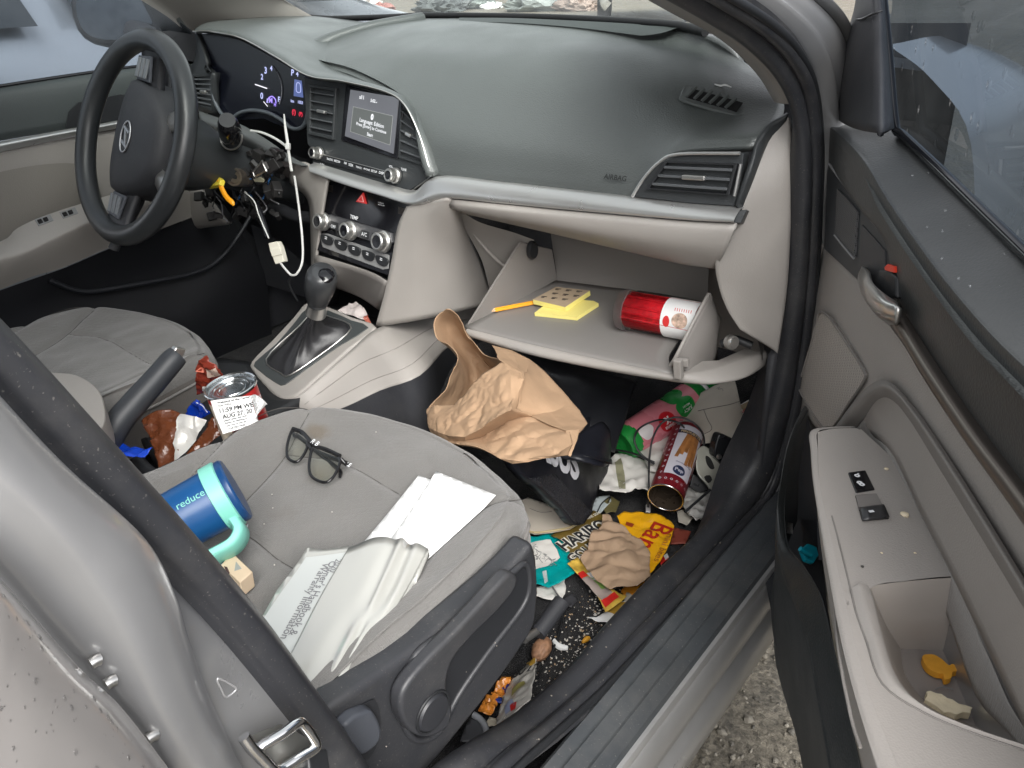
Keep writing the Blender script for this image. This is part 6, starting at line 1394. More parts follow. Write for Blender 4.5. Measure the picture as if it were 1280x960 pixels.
# ---- black bags and sleeve in the footwell
nyl = mat('nylon', (.010, .011, .016), .42, bump=(420, .3, .001), rvar=(14, .1), var=(12, .3))
lthr = mat('black_vinyl', (.012, .013, .016), .35, bump=(40, .25, .004), rvar=(9, .1))
big = [
 [A(650, 436, y=.56), A(690, 446, y=.56), A(730, 458, y=.56), A(765, 468, y=.56), A(796, 478, y=.56)],
 [A(655, 452, y=.50), A(692, 462, y=.49), A(730, 470, y=.49), A(764, 480, y=.50), A(792, 488, y=.52)],
 [A(680, 485, y=.46), A(706, 490, y=.44), A(735, 500, y=.44), A(762, 508, y=.45), A(784, 516, y=.47)],
 [A(700, 515, y=.42), A(722, 522, y=.40), A(742, 532, y=.40), A(760, 540, y=.41), A(774, 546, y=.43)],
 [A(712, 545, y=.40), A(728, 552, y=.38), A(744, 558, y=.38), A(758, 562, y=.39), A(768, 566, y=.41)],
]
o = net('tote_bag', big, lthr, None, 6, 6, .012, fn=crinkle(.008, 9, 6)); tag(o, 'large black bag slumped under the open glove box behind the paper bag', 'bag')
slp = plane3(A(660, 588, z=.47), A(722, 655, z=.33), A(762, 560, z=.34))
sh_ = Sheet(slp, ridged(.006, 11, 4))
slv = empty('laptop_sleeve', A(715, 610, pl=slp), 'black zipped sleeve with white letters and a rolled flap, leaning against the seat front', 'laptop sleeve')
o = sh_.make('sleeve_body', [(640, 560), (700, 540), (740, 520), (768, 546), (765, 562), (757, 590), (748, 615), (737, 640), (728, 655), (718, 654), (700, 634), (680, 615), (658, 598), (645, 585)], nyl, slv, .008, 0, .016, 0, 2)
sh_.text('lettering', [('ASUS', (667, 567), (720, 600), .045, 1.1)], mat('letter_grey', (.55, .55, .58), .5), o, .0015)
sh_.make('hem', [(658, 598), (690, 592), (737, 640), (728, 655), (718, 654), (700, 634), (680, 615)], mat('nylon_weave', (.020, .021, .026), .5, voro=(260, .8, .002)), slv, .008, .003, .002)
rl = [[A(708, 548, z=.44), A(700, 566, z=.44), A(704, 574, z=.43), A(712, 572, z=.42)], [A(730, 538, z=.44), A(726, 566, z=.44), A(730, 578, z=.43), A(738, 576, z=.42)], [A(752, 527, z=.42), A(752, 565, z=.42), A(752, 583, z=.41), A(756, 580, z=.40)], [A(763, 538, z=.40), A(764, 562, z=.39), A(761, 580, z=.385), A(758, 578, z=.385)]]
net('rolled_flap', rl, nyl, slv, 6, 5, .01)
# clear film by the console
clf = mat('film_dark', (.02, .02, .022), .16, spec=.8, bump=(60, .9, .006), rvar=(30, .1))
s2 = Sheet(hz(.36), ridged(.016, 40, 8)); o = s2.make('plastic_film', [(505, 512), (520, 492), (545, 480), (572, 476), (580, 500), (560, 520), (535, 522)], clf, None, .004, 0, .0004)
tag(o, 'crumpled see-through plastic film between the console and the passenger seat', 'plastic film')

# ---- the floor in front of the seat: papers and cartons under everything
def sheet_thing(name, z, pix, m, label, cat, amp=.004, sc=22, seed=0, step=.006, thick=.0006, jag=0, smooth=0, pl=None, group=None, flat=False):
    s = Sheet(pl or hz(z), creased(amp, sc, seed)); o = s.make(name, pix, m, None, step, 0, thick, jag, smooth, None, flat)
    tag(o, label, cat, group); return s, o
def part_sheet(s, o, name, pix, m, lift=.0009, step=.006, jag=0, smooth=0): return s.make(name, pix, m, o, step, lift, 0, jag, smooth)
cream = mat('napkin_cream', (.56, .52, .45), .85, var=(20, .07)); white = mat('napkin_white', (.66, .64, .60), .85, var=(22, .06))
ppl = plane3(A(925, 474, y=.64), A(932, 540, y=.53), A(862, 500, y=.62))
s, o = sheet_thing('paper_sleeve', 0, [(862, 498), (893, 482), (918, 474), (926, 508), (932, 538), (905, 552), (868, 556), (850, 540)], cream, 'large cream folded paper lying behind the pink bottle', 'paper', .004, 12, 2, pl=ppl)
tube('fold_line', [s.up(s.on(*p), .001) for p in [(873, 514), (890, 510), (910, 506), (925, 502)]], .0006, M_('beige_dark'), o, 4, 5)
tube('fold_line', [s.up(s.on(*p), .001) for p in [(880, 512), (885, 525), (890, 537), (876, 545)]], .0006, M_('beige_dark'), o, 4, 5)
tube('scrawl', [s.up(s.on(*p), .0012) for p in [(896, 486), (900, 484), (898, 487), (903, 486), (904, 489)]], .0004, M_('grey_print'), o, 3, 5)
s, o = sheet_thing('leaflet', 0, [(922, 508), (936, 500), (944, 512), (942, 545), (934, 556), (926, 545)], paper, 'small printed leaflet tucked against the sill beside the cream paper', 'leaflet', .004, 25, 3, pl=(ppl[0]-ppl[1]*.006, ppl[1]))
part_sheet(s, o, 'top_band', [(924, 508), (936, 502), (943, 512), (930, 514)], mat('band_tan', (.42, .34, .22), .7)); 
s.text('leaflet_print', [('(o)', (926, 518), (933, 514), .03), ('lll lll', (931, 528), (940, 525), .02), ('ll lll', (931, 534), (940, 531), .02), ('[n]', (934, 540), (940, 538), .02)], mat('print_red', (.60, .03, .03), .5), o)
s, o = sheet_thing('napkin', .32, [(748, 600), (756, 575), (772, 566), (800, 572), (822, 580), (824, 604), (810, 616), (795, 610), (782, 616), (765, 614), (750, 612)], white, 'crumpled off white napkin under the black cable loop', 'napkin', .016, 26, 5, .005)
part_sheet(s, o, 'olive_fold', [(768, 576), (776, 572), (781, 592), (782, 612), (774, 612)], mat('olive_print', (.25, .24, .15), .8))
s, o = sheet_thing('napkin', .335, [(800, 562), (830, 545), (850, 540), (845, 570), (828, 590), (812, 588)], white, 'creased white paper between the pink bottle and the wafer tin', 'napkin', .012, 24, 7, .005)
s, o = sheet_thing('milky_card', .285, [(736, 640), (745, 622), (762, 618), (764, 626), (752, 640), (744, 648)], mat('card_blue', (.42, .47, .48), .6), 'pale bluish torn card at the tip of the black sleeve', 'card', .004, 25, 9)
tube('dark_line', [s.up(s.on(*p), .001) for p in [(747, 640), (751, 631), (758, 624), (763, 622), (760, 628)]], .0012, blk, o, 4, 5)
s, o = sheet_thing('pale_panel', .30, [(640, 630), (660, 622), (690, 632), (722, 654), (712, 660), (690, 664), (668, 666), (650, 660)], mat('panel_cream', (.52, .47, .40), .5, var=(14, .1)), 'pale cream plastic panel lying under the black sleeve beside the seat', 'panel', .002, 9, 2, .008, .004)
tube('panel_edge', [s.up(s.on(*p), .001) for p in [(722, 654), (712, 660), (690, 664), (668, 666), (650, 662)]], .002, mat('edge_tan', (.45, .36, .2), .6), o, 5, 6)
tube('scratch', [s.up(s.on(*p), .001) for p in [(662, 636), (672, 640), (680, 641), (690, 640)]], .0005, M_('beige_dark'), o, 5, 5)
# teal wrapper, lace-like paper
s, o = sheet_thing('lacy_paper', .272, [(668, 736), (690, 728), (708, 718), (706, 742), (698, 752), (680, 748), (668, 744)], white, 'white wrinkled paper scrap below the teal wrapper', 'paper scrap', .006, 60, 3, .004, .0005, .003)
teal = mat('teal_film', (.0, .30, .30), .28, bump=(40, .3, .003), rvar=(20, .1))
s, o = sheet_thing('teal_wrapper', .285, [(660, 672), (690, 666), (708, 675), (714, 692), (716, 704), (721, 714), (704, 726), (686, 735), (672, 730), (660, 732)], teal, 'teal snack wrapper with a white label, next to the seat', 'wrapper', .008, 24, 4)
lab_ = part_sheet(s, o, 'white_label', [(660, 679), (688, 675), (696, 688), (700, 698), (684, 708), (660, 716)], white, .001)
R = random.Random(11)
for k in range(12):
    x, y = R.uniform(668, 692), R.uniform(680, 706); P = [s.up(s.on(x, y), .0022)]
    for j in range(5): x += R.uniform(-5, 5); y += R.uniform(-4, 5); P.append(s.up(s.on(min(max(x, 664), 697), min(max(y, 679), 708)), .0022))
    tube('scribble', P, .0004, M_('grey_print'), lab_, 4, 4)
part_sheet(s, o, 'label_tab', [(678, 716), (683, 714), (685, 728), (681, 731)], mat('tab_grey', (.45, .5, .5), .5), .001)
# gold sweets bag
gold = mat('gold_film', (.20, .135, .03), .33, .3, bump=(30, .3, .004), rvar=(15, .1))
s, o = sheet_thing('gold_bag', .292, [(688, 669), (705, 662), (722, 654), (742, 638), (756, 644), (760, 660), (750, 690), (735, 705), (718, 702), (712, 690), (704, 677)], gold, 'olive gold sweets bag with black lettering under the brown crumpled paper', 'sweets bag', .007, 20, 5)
s.text('letter_outline', [('HARIBO', (706.5, 690), (762, 658), .10, 1.25), ('GOLD', (716, 704), (750, 684), .10, 1.2), ('SHARE SIZE', (730, 653), (751, 642), .015)], mat('letter_cream', (.72, .70, .62), .5), o, .0016)
s.text('lettering', [('HARIBO', (706.5, 690), (762, 658), .03, 1.25), ('GOLD', (716, 704), (750, 684), .03, 1.2)], blk, o, .0022)
# bright sweets wrapper with red bands
s, o = sheet_thing('sweet_wrapper', .294, [(709, 704), (722, 698), (742, 716), (764, 736), (784, 744), (776, 754), (757, 765), (744, 740), (728, 722)], mat('gummy_yellow', (.55, .36, .06), .3, var=(60, .5), rvar=(20, .1)), 'bright sweet wrapper with red and clear bands below the brown paper', 'wrapper', .007, 26, 6, .004)
part_sheet(s, o, 'red_band', [(722, 716), (729, 712), (735, 719), (727, 724)], mat('band_red', (.60, .025, .02), .35)); part_sheet(s, o, 'red_band', [(751, 752), (768, 740), (774, 747), (757, 760)], mat('band_red', (.60, .025, .02), .35))
part_sheet(s, o, 'clear_window', [(727, 724), (735, 720), (766, 741), (752, 752)], mat('window_grey', (.36, .30, .27), .2)); part_sheet(s, o, 'leaf_print', [(738, 722), (748, 722), (760, 736), (752, 738)], mat('print_green', (.20, .36, .08), .5))
part_sheet(s, o, 'white_print', [(733, 716), (741, 716), (750, 728), (742, 726)], paper)
s, o = sheet_thing('torn_wrapper', .275, [(733, 771), (745, 772), (757, 765), (775, 752), (790, 748), (775, 765), (762, 778), (748, 777)], paper, 'torn white and gold wrapper end against the sill', 'wrapper', .006, 40, 7, .004)
part_sheet(s, o, 'gold_print', [(757, 766), (775, 753), (782, 753), (768, 768)], mat('gold_bright', (.55, .33, .05), .35))
# yellow wrapper
yl = mat('yellow_film', (.80, .40, .01), .26, bump=(28, .35, .004), rvar=(16, .1))
s, o = sheet_thing('yellow_wrapper', .298, [(771, 646), (780, 641), (796, 640), (812, 641), (832, 647), (843, 657), (838, 678), (828, 698), (818, 712), (806, 724), (796, 700), (784, 672)], yl, 'bright yellow sweets wrapper with red script beside the brown crumpled paper', 'wrapper', .010, 22, 8, .005)
s.text('script', [('Bar', (818, 652), (794, 681), .008, 1.0)], mat('script_red', (.42, .02, .01), .4), o, .0016)
s.text('small_print', [('mini bites', (834, 668), (817, 702), .004, .8)], mat('script_brown', (.40, .14, .02), .4), o, .0016)
part_sheet(s, o, 'picture', [(783, 652), (793, 655), (790, 661), (782, 658)], mat('picture_red', (.35, .05, .015), .5), .0012)
s, o = sheet_thing('red_card', .27, [(843, 659), (864, 664), (857, 679), (838, 680)], mat('card_red', (.26, .055, .035), .6, var=(30, .1)), 'dull red card between the yellow wrapper and the sill', 'card', .001, 12, 3, .008, .0012)
s, o = sheet_thing('red_scrap', .272, [(824, 697), (834, 692), (836, 697), (826, 706)], mat('band_red', (.60, .025, .02), .35), 'small red and white scrap below the yellow wrapper', 'paper scrap', .002, 30, 4)
part_sheet(s, o, 'white_edge', [(829, 695), (834, 692), (836, 697), (832, 700)], paper)
# kraft paper on the pile
kp = Sheet(hz(.318), folded(.017, 14, 36, .6, 12))
o = kp.make('crumpled_paper', [(753, 643), (760, 641), (768, 652), (781, 658), (792, 668), (801, 673), (808, 682), (813, 690), (812, 704), (813, 718), (805, 724), (797, 728), (780, 731), (763, 735), (748, 726), (740, 716), (731, 702), (725, 692), (735, 682), (736, 672), (741, 661), (752, 656)], kraft2, None, .0028, 0, .0008, .0012)
tag(o, 'crumpled brown paper on top of the wrappers by the sill', 'crumpled paper')
part_sheet(kp, o, 'dark_fold', [(741, 678), (748, 684), (755, 700), (750, 700)], mat('kraft_dark', (.22, .14, .09), .9), .001) if False else None

# more trampled scraps between the big pieces
for nm, z, pix, m, lb, cat in (
 ('receipt', .283, [(742, 588), (752, 580), (757, 596), (750, 612), (742, 610), (739, 600)], paper, 'narrow curled receipt at the left end of the off white napkin', 'receipt'),
 ('paper_scrap', .280, [(846, 640), (856, 637), (866, 648), (858, 657), (848, 652)], cream, 'cream paper scrap by the sill below the silver foil', 'paper scrap'),
 ('wrapper_scrap', .279, [(785, 726), (798, 722), (806, 728), (792, 742), (781, 746), (776, 738)], mat('orange_film', (.60, .24, .02), .3, rvar=(20, .1)), 'orange film scrap under the lower right corner of the brown crumpled paper', 'wrapper'),
 ('wrapper_scrap', .277, [(784, 738), (796, 733), (802, 738), (790, 750), (780, 752)], mat('pale_film', (.45, .42, .38), .3, rvar=(20, .1)), 'pale film scrap between the brown paper and the sill', 'wrapper'),
 ('wrapper_scrap', .284, [(752, 628), (764, 620), (775, 626), (770, 640), (757, 642)], mat('olive_film', (.14, .12, .05), .35, rvar=(20, .1)), 'olive film scrap beside the pale bluish card', 'wrapper'),
 ('paper_scrap', .274, [(706, 748), (716, 742), (722, 750), (714, 760), (706, 757)], mat('scrap_dark', (.045, .045, .05), .5), 'dark paper scrap on the carpet under the teal wrapper', 'paper scrap')):
    sheet_thing(nm, z, pix, m, lb, cat, .006, 34, len(lb), .004, .0005, .001)
# ---- pink and green bottle
ba, bb = A(779, 556, z=.335), A(862, 500, z=.370)
bt = empty('drink_bottle', ba-V(0, 0, .033), 'pink and green drink bottle with a red badge, lying in the footwell', 'bottle')
pk = mat('bottle_pink', (.62, .20, .24), .28, rvar=(20, .08), bump=(25, .15, .002)); gnm = mat('bottle_green', (.015, .22, .04), .28, rvar=(20, .08)); wht = mat('bottle_white', (.72, .68, .68), .35)
def bprof(t): return .93+.07*math.sin(min(1, t*9)*math.pi/2)-.05*math.exp(-((t-.70)/.05)**2)
bdir = (bb-ba).normalized()
body, BM, BL = roll('bottle_body', ba, bb, .034, [pk, gnm, wht], bt, bprof, 64, V(0, 0, 1), lambda an, t: 1 if t < .11+.03*math.sin(an*2) else 0, 60)
lathe('bottle_base', [(0, .004), (.022, .0), (.029, -.002), (.0318, .001)], gnm, bt, BM, 32)
ndk = BL
lathe('bottle_shoulder', [(.0335, ndk), (.0325, ndk+.008), (.0275, ndk+.020), (.019, ndk+.030)], gnm, bt, BM, 32)
lathe('bottle_neck', [(.0185, ndk+.029), (.0195, ndk+.031), (.0195, ndk+.036), (.0165, ndk+.037), (.0165, ndk+.040)], wht, bt, BM, 24)
lathe('bottle_cap', [(.0172, ndk+.039), (.0175, ndk+.056), (.0165, ndk+.058), (0, ndk+.0582)], gnm, bt, BM, 24)
fa = facing(BM, ba)
F1 = on_roll(BM, BL, .0342, fa, 0, 1, 1, .0006)
def blob(cx, cy, r, seed, n=28): return [(cx+r*(1+.22*noise.noise(V(math.cos(a)*1.2, math.sin(a)*1.2, seed)))*math.cos(a), cy+r*(1+.22*noise.noise(V(math.cos(a)*1.2, math.sin(a)*1.2, seed)))*math.sin(a)) for a in [2*math.pi*k/n for k in range(n)]]
def F1c(x, y):
    an = fa+x/.0342; t = y/BL; r = .0342*bprof(min(1, max(0, t)))+.0005
    return BM @ V(r*math.cos(an), r*math.sin(an), y)
gb_ = wrap_poly('green_patch', blob(.004, BL*.80, .021, 1.5), F1c, gnm, body)
wrap_poly('green_patch', blob(-.032, BL*.75, .022, 4.5), F1c, gnm, body)
rbp = wrap_poly('red_badge', circ(.010, BL*.50, .019, .018), F1c, mat('badge_red', (.48, .012, .02), .28), body)
def F1d(x, y):
    p = F1c(x, y); return p+(p-(BM @ V(0, 0, y))).normalized()*.0006
wrap_text('badge_letter', 'K', lambda x, y: F1d(.002+y, BL*.50+.006-x), .013, wht, rbp, .06)
wrap_text('badge_script', 'bana', lambda x, y: F1d(.017+y, BL*.50+.011-x), .021, wht, rbp, .02)
wrap_poly('white_patch', blob(.004, BL*.22, .014, 8.5), F1c, wht, body)
wrap_text('patch_print', 'JUICY', lambda x, y: F1d(.010+y, BL*.80+.010-x), .020, wht, gb_, .01)
wrap_text('patch_print', 'MELON', lambda x, y: F1d(.003+y, BL*.80+.008-x), .016, wht, gb_, .01)

# ---- wafer tin
wa_, wb_ = A(832, 622, z=.335), A(860, 542, z=.365)
wb_ = wa_+(wb_-wa_).normalized()*.158; wr_ = .0290
tin = empty('wafer_tin', wa_-V(0, 0, .03), 'open maroon and white wafer tin lying with its mouth towards the door', 'tin')
mar = mat('tin_maroon', (.16, .012, .018), .3, rvar=(20, .08)); lil = mat('tin_white', (.58, .56, .62), .35)
tbody, WM, WL = roll('tin_wall', wa_, wb_, wr_, [mar, lil], tin, None, 72, V(0, 0, 1), None, 48)
fa2 = facing(WM, wa_)
F2 = on_roll(WM, WL, wr_, fa2, 0, 1, 1, .0005); F3 = on_roll(WM, WL, wr_, fa2, 0, 1, 1, .0011); F4 = on_roll(WM, WL, wr_, fa2, 0, 1, 1, .0016)
inn_m = mat('tin_inside', (.10, .075, .055), .3, .6, rvar=(30, .1))
lathe('tin_inside', [(wr_-.001, .0), (wr_-.0012, WL-.01), (0, WL-.01)], inn_m, tin, WM, 40)
vs, fs = tube_geo([WM @ V(wr_*1.005*math.cos(2*math.pi*k/48), wr_*1.005*math.sin(2*math.pi*k/48), 0) for k in range(48)], .0014, 8, True); mesh('tin_rim', vs, fs, M_('chrome'), tin)
lathe('tin_base', [(wr_, WL), (wr_*1.01, WL+.002), (wr_*.93, WL+.002), (0, WL-.001)], M_('satin'), tin, WM, 40)
# which way round is right when seen by the viewer
sgn = 1 if (F2(.01, .05)-F2(0, .05)).dot(RT) > 0 else -1
def W2(F): return lambda x, y: F(x*sgn, y)
panel = wrap_poly('picture_panel', [(-.017, .028), (.030, .028), (.030, .150), (-.017, .150)], W2(F2), lil, tbody, .004)
wrap_poly('navy_band', [(-.017, .128), (.030, .128), (.030, .137), (-.017, .137)], W2(F3), mat('tin_navy', (.02, .02, .05), .35), panel)
wrap_text('band_print', 'PIROUETTE', lambda x, y: W2(F4)(-.012+x, .130+y), .036, mat('band_tan2', (.6, .45, .25), .5), panel, .02)
stm = mat('wafer_brown', (.36, .15, .045), .5, var=(90, .3)); edm = mat('wafer_edge', (.18, .07, .02), .6)
for k in range(6):
    bx, tx_ = -.006+k*.0062, .002+k*.0036; b0 = .068+.008*((k*7) % 3)-(.004*k if k > 2 else 0)
    wrap_poly('wafer_picture', [(bx-.0028, b0), (bx+.0028, b0), (tx_+.0026, .129), (tx_-.0026, .129)], W2(F3), stm if k % 2 else mat('wafer_brown_b', (.30, .12, .035), .5, var=(90, .3)), panel, .006)
wrap_poly('round_badge', circ(.006, .040, .0105), W2(F3), mat('badge_navy', (.02, .03, .08), .3), panel)
wrap_text('badge_script', 'Pep', lambda x, y: W2(F4)(-.001+x, .037+y), .014, lil, panel, .02)
wrap_text('panel_print', 'chocolate fudge', lambda x, y: W2(F4)(-.004+x, .056+y), .028, mat('print_navy', (.05, .06, .14), .5), panel, .01)
vs, fs = [], []
for k in range(11):     # ring marks on the maroon borders
    for (x, y) in ((-.0225, .018+k*.0135), (.0355, .018+k*.0135)):
        b = len(vs); n_ = 14
        for r in (.0022, .0013): vs += [W2(F2)(x+r*math.cos(2*math.pi*q/n_), y+r*math.sin(2*math.pi*q/n_)) for q in range(n_)]
        fs += [(b+q, b+(q+1) % n_, b+n_+(q+1) % n_, b+n_+q) for q in range(n_)]
for k in range(6):
    b = len(vs); n_ = 14; x, y = -.020+k*.0095, .016
    for r in (.0022, .0013): vs += [W2(F2)(x+r*math.cos(2*math.pi*q/n_), y+r*math.sin(2*math.pi*q/n_)) for q in range(n_)]
    fs += [(b+q, b+(q+1) % n_, b+n_+(q+1) % n_, b+n_+q) for q in range(n_)]
mesh('ring_print', vs, fs, lil, tbody, False)
# ---- black charging cable
zc = .345
cb = [A(x, y, z=z) for x, y, z in [(810, 634, .30), (811, 615, .325), (811, 590, .345), (812, 570, .36), (816, 548, .385), (826, 530, .41), (842, 522, .42), (858, 524, .42), (872, 533, .41), (880, 548, .385), (878, 565, .36), (873, 578, .335)]]
cab = empty('charging_cable', A(812, 600, z=.27), 'black charging cable looped over the bottle and the wafer tin', 'cable')
tube('cord', cb, .0018, M_('black'), cab, 8, 8)
tube('cord', [A(x, y, z=z) for x, y, z in [(768, 562, .335), (785, 565, .345), (802, 571, .35), (818, 580, .345)]], .0018, M_('black'), cab, 8, 8)
tube('cord', [A(x, y, z=z) for x, y, z in [(818, 578, .345), (806, 572, .35), (797, 562, .36), (793, 549, .375), (797, 538, .385), (808, 530, .39), (824, 525, .40), (840, 526, .405), (852, 531, .40), (857, 538, .38)]], .0018, M_('black'), cab, 8, 8)
box('plug', frame(A(810, 636, z=.297), A(810, 630, z=.30)-A(810, 641, z=.292), RT), (.008, .005, .014), M_('satin'), cab, .0008)
# ---- metal bracket, black plastic bracket, foil, stick
bpl = plane3(A(876, 560, z=.37), A(872, 590, z=.34), A(908, 612, z=.315))
pb0 = AP([(872, 562), (880, 557), (890, 564), (900, 580), (912, 606), (908, 612), (892, 616), (884, 606), (872, 592), (870, 575)], bpl)
o = poly('metal_bracket', pb0, mat('bracket_grey', (.30, .30, .26), .35, .5, rvar=(25, .08)), None, .006, .0015, 3); tag(o, 'grey metal bracket with an oval hole beside the wafer tin', 'bracket')
poly('oval_hole', [p+bpl[1]*.0008 for p in AP([(882, 570), (888, 573), (893, 585), (888, 586), (883, 579)], bpl)], mat('hole_black', (.004, .004, .004), .8), o, .001, 0, 3)
poly('slot_hole', [p+bpl[1]*.0008 for p in AP([(880, 596), (887, 594), (890, 600), (885, 604)], bpl)], mat('hole_black', (.004, .004, .004), .8), o, .001, 0, 2)
bp2 = plane3(A(900, 545, z=.40), A(896, 575, z=.36), A(930, 558, z=.37))
pb1 = AP([(898, 546), (905, 543), (931, 556), (934, 562), (921, 594), (916, 598), (908, 588), (896, 574), (893, 566)], bp2)
o = poly('plastic_bracket', pb1, M_('gloss_black') if False else mat('bracket_black', (.016, .017, .019), .3, rvar=(20, .1)), None, .018, .003, 2); tag(o, 'black plastic bracket leaning against the sill trim', 'bracket')
lathe('screw', [(0, .003), (.003, .003), (.0042, .001), (.0042, -.004)], M_('satin'), o, frame(A(899, 571, pl=(bp2[0]+bp2[1]*.002, bp2[1])), bp2[1], V(1, 0, 0)), 12)
poly('steel_edge', [p for p in AP([(929, 562), (934, 560), (933, 580), (924, 600), (916, 606), (918, 598)], (bp2[0]-bp2[1]*.012, bp2[1]))], M_('satin'), o, .004, .0008)
o = poly('plastic_bracket', AP([(866, 592), (884, 600), (890, 612), (876, 616), (862, 608)], (bpl[0]-bpl[1]*.02, bpl[1])), mat('bracket_black', (.016, .017, .019), .3), None, .012, .002); tag(o, 'small black plastic piece under the grey metal bracket', 'bracket')
foil = mat('foil', (.62, .61, .58), .38, .35, bump=(90, .4, .003), rvar=(30, .12))
s, o = sheet_thing('foil_wrapper', .298, [(852, 630), (858, 612), (872, 604), (886, 600), (892, 612), (890, 628), (882, 640), (874, 652), (864, 646), (856, 636)], foil, 'crumpled silver foil wrapper at the mouth of the wafer tin', 'foil', .012, 60, 4, .003)
tube('stick', [A(856, 640, z=.315), A(888, 612, z=.33)], .0022, M_('black'), None, 0, 8).update_tag()
o = bpy.data.objects['stick']; tag(o, 'thin dark stick lying across the silver foil', 'stick')
o = box('metal_tip', frame(A(857, 646, z=.275), V(0, 0, 1), A(862, 649, z=.275)-A(852, 643, z=.275)), (.012, .005, .004), M_('satin'), None, .001); tag(o, 'tiny metal plug tip on the dark carpet below the foil', 'plug tip')

# ---- beside and under the seat
ctrl = [(675, 741), (672, 776)]
o = tube('thin_cord', [A(x, y, z=z) for x, y, z in [(690, 733, .29), (698, 745, .28), (706, 757, .275), (703, 775, .275), (698, 795, .275), (690, 815, .275), (680, 832, .275), (671, 848, .275)]], .0014, M_('black'), None, 6, 6); tag(o, 'thin black cord hanging from the seat front down to the carpet', 'cord')
nz_ = A(677, 811, z=.285); Mn = frame(nz_, V(.2, -.3, 1), A(685, 800, z=.285)-A(668, 824, z=.285))
bm = bmesh.new(); bmesh.ops.create_icosphere(bm, subdivisions=4, radius=1)
for v in bm.verts:
    d = v.co.copy(); k = 1+.10*(1-2*abs(noise.noise(d*3.2)))+.06*(1-2*abs(noise.noise(d*7))); v.co = Mn @ V(d.x*.0165*k, d.y*.0115*k, d.z*.0105*k)
o = from_bm('walnut', bm, mat('walnut_shell', (.28, .15, .085), .6, var=(140, .35))); tag(o, 'brown walnut lying on the carpet beside the seat', 'walnut')
cz = [A(x, y, z=.275) for x, y in [(692, 800), (696, 806), (702, 809), (710, 810)]]
o = tube('white_curl', cz, [.003, .0042, .0042, .003], paper, None, 6, 8, flat=.5); tag(o, 'curved white bit of plastic on the crumb covered carpet', 'scrap')
o = tube('cheese_bit', [A(728, 803, z=.272), A(733, 799, z=.272), A(737, 797, z=.272)], [.002, .004, .0025], mat('crumb_orange', (.75, .36, .03), .6), None, 4, 8); tag(o, 'small orange crumb at the foot of the sill', 'crumb', 'loose crumbs')
wpl = plane3(A(668, 828, z=.31), A(622, 912, z=.345), A(640, 850, z=.29))
s = Sheet(wpl, ridged(.004, 30, 5)); o = s.make('printed_wrapper', [(660, 828), (671, 824), (669, 842), (663, 873), (645, 893), (621, 914), (622, 898), (627, 882), (634, 860), (642, 848)], mat('wrapper_pale', (.56, .54, .50), .4, var=(90, .12)), None, .004, 0, .0005); tag(o, 'printed white snack wrapper wedged between the seat and the sill', 'wrapper')
part_sheet(s, o, 'yellow_corner', [(658, 830), (671, 824), (670, 830), (664, 834)], mat('gold_bright', (.55, .33, .05), .35), .0012)
s.text('lettering', [('GO LT', (641, 850), (670, 836), .03, 1.0)], blk, o, .0014)
part_sheet(s, o, 'green_print', [(642, 862), (656, 852), (658, 856), (640, 872)], mat('print_olive', (.33, .30, .10), .5), .0012)
part_sheet(s, o, 'blue_print', [(632, 885), (642, 876), (646, 884), (634, 896)], mat('print_paleblue', (.32, .36, .52), .5), .0012)
part_sheet(s, o, 'red_print', [(640, 884), (648, 880), (646, 888), (640, 891)], mat('band_red', (.60, .025, .02), .35), .0013)
s.text('small_print', [('lot 4 best by', (630, 902), (646, 888), .01), ('net wt 2 oz', (645, 868), (657, 858), .01)], M_('grey_print'), o, .0014)
R = random.Random(6)
for k, (px, py, sx, col, nm, lb) in enumerate([(628, 862, .020, 'org', 'sweet_wrapper', 'orange glossy wrapper bit in the dark under the seat, nearest the printed wrapper'), (612, 883, .018, 'org', 'sweet_wrapper', 'orange glossy wrapper bit in the dark under the seat, nearest the white paper'), (628, 871, .015, 'blu', 'foil_scrap', 'dark blue foil scrap between orange bits under the seat')]):
    m = mat('bit_orange', (.55, .20, .03), .3, var=(80, .4)) if col == 'org' else mat('bit_blue', (.01, .03, .22), .3)
    s = Sheet(hz(.285), ridged(.014, 50, k+2)); o = s.make(nm, [(px-14, py+9), (px-4, py-10), (px+11, py-13), (px+10, py+2), (px+2, py+13)], m, None, .003, 0, .0006); tag(o, lb, 'wrapper')
s, o = sheet_thing('paper_scrap', .285, [(606, 906), (612, 896), (622, 899), (622, 907), (608, 908)], mat('scrap_cream', (.55, .50, .40), .8), 'small cream paper scrap by the rail under the seat', 'paper scrap', .003, 40, 2, .004)
s, o = sheet_thing('white_paper', .30, [(536, 962), (560, 950), (574, 948), (586, 928), (604, 926), (594, 936), (572, 952), (550, 965)], paper, 'white paper edge showing under the near end of the seat', 'paper', .003, 30, 3, .005)
s, o = sheet_thing('grey_disc', .315, [(575, 926), (583, 905), (594, 894), (604, 903), (610, 916), (609, 924), (600, 928)], mat('disc_grey', (.05, .052, .058), .5), 'dark grey plastic disc with a pale rim under the near end of the seat', 'disc', .001, 10, 1, .006, .002)
tube('disc_rim', [s.up(s.on(*p), .002) for p in [(592, 895), (601, 901), (607, 911), (608, 923)]], .004, mat('rim_grey', (.22, .23, .25), .5), o, 5, 8)
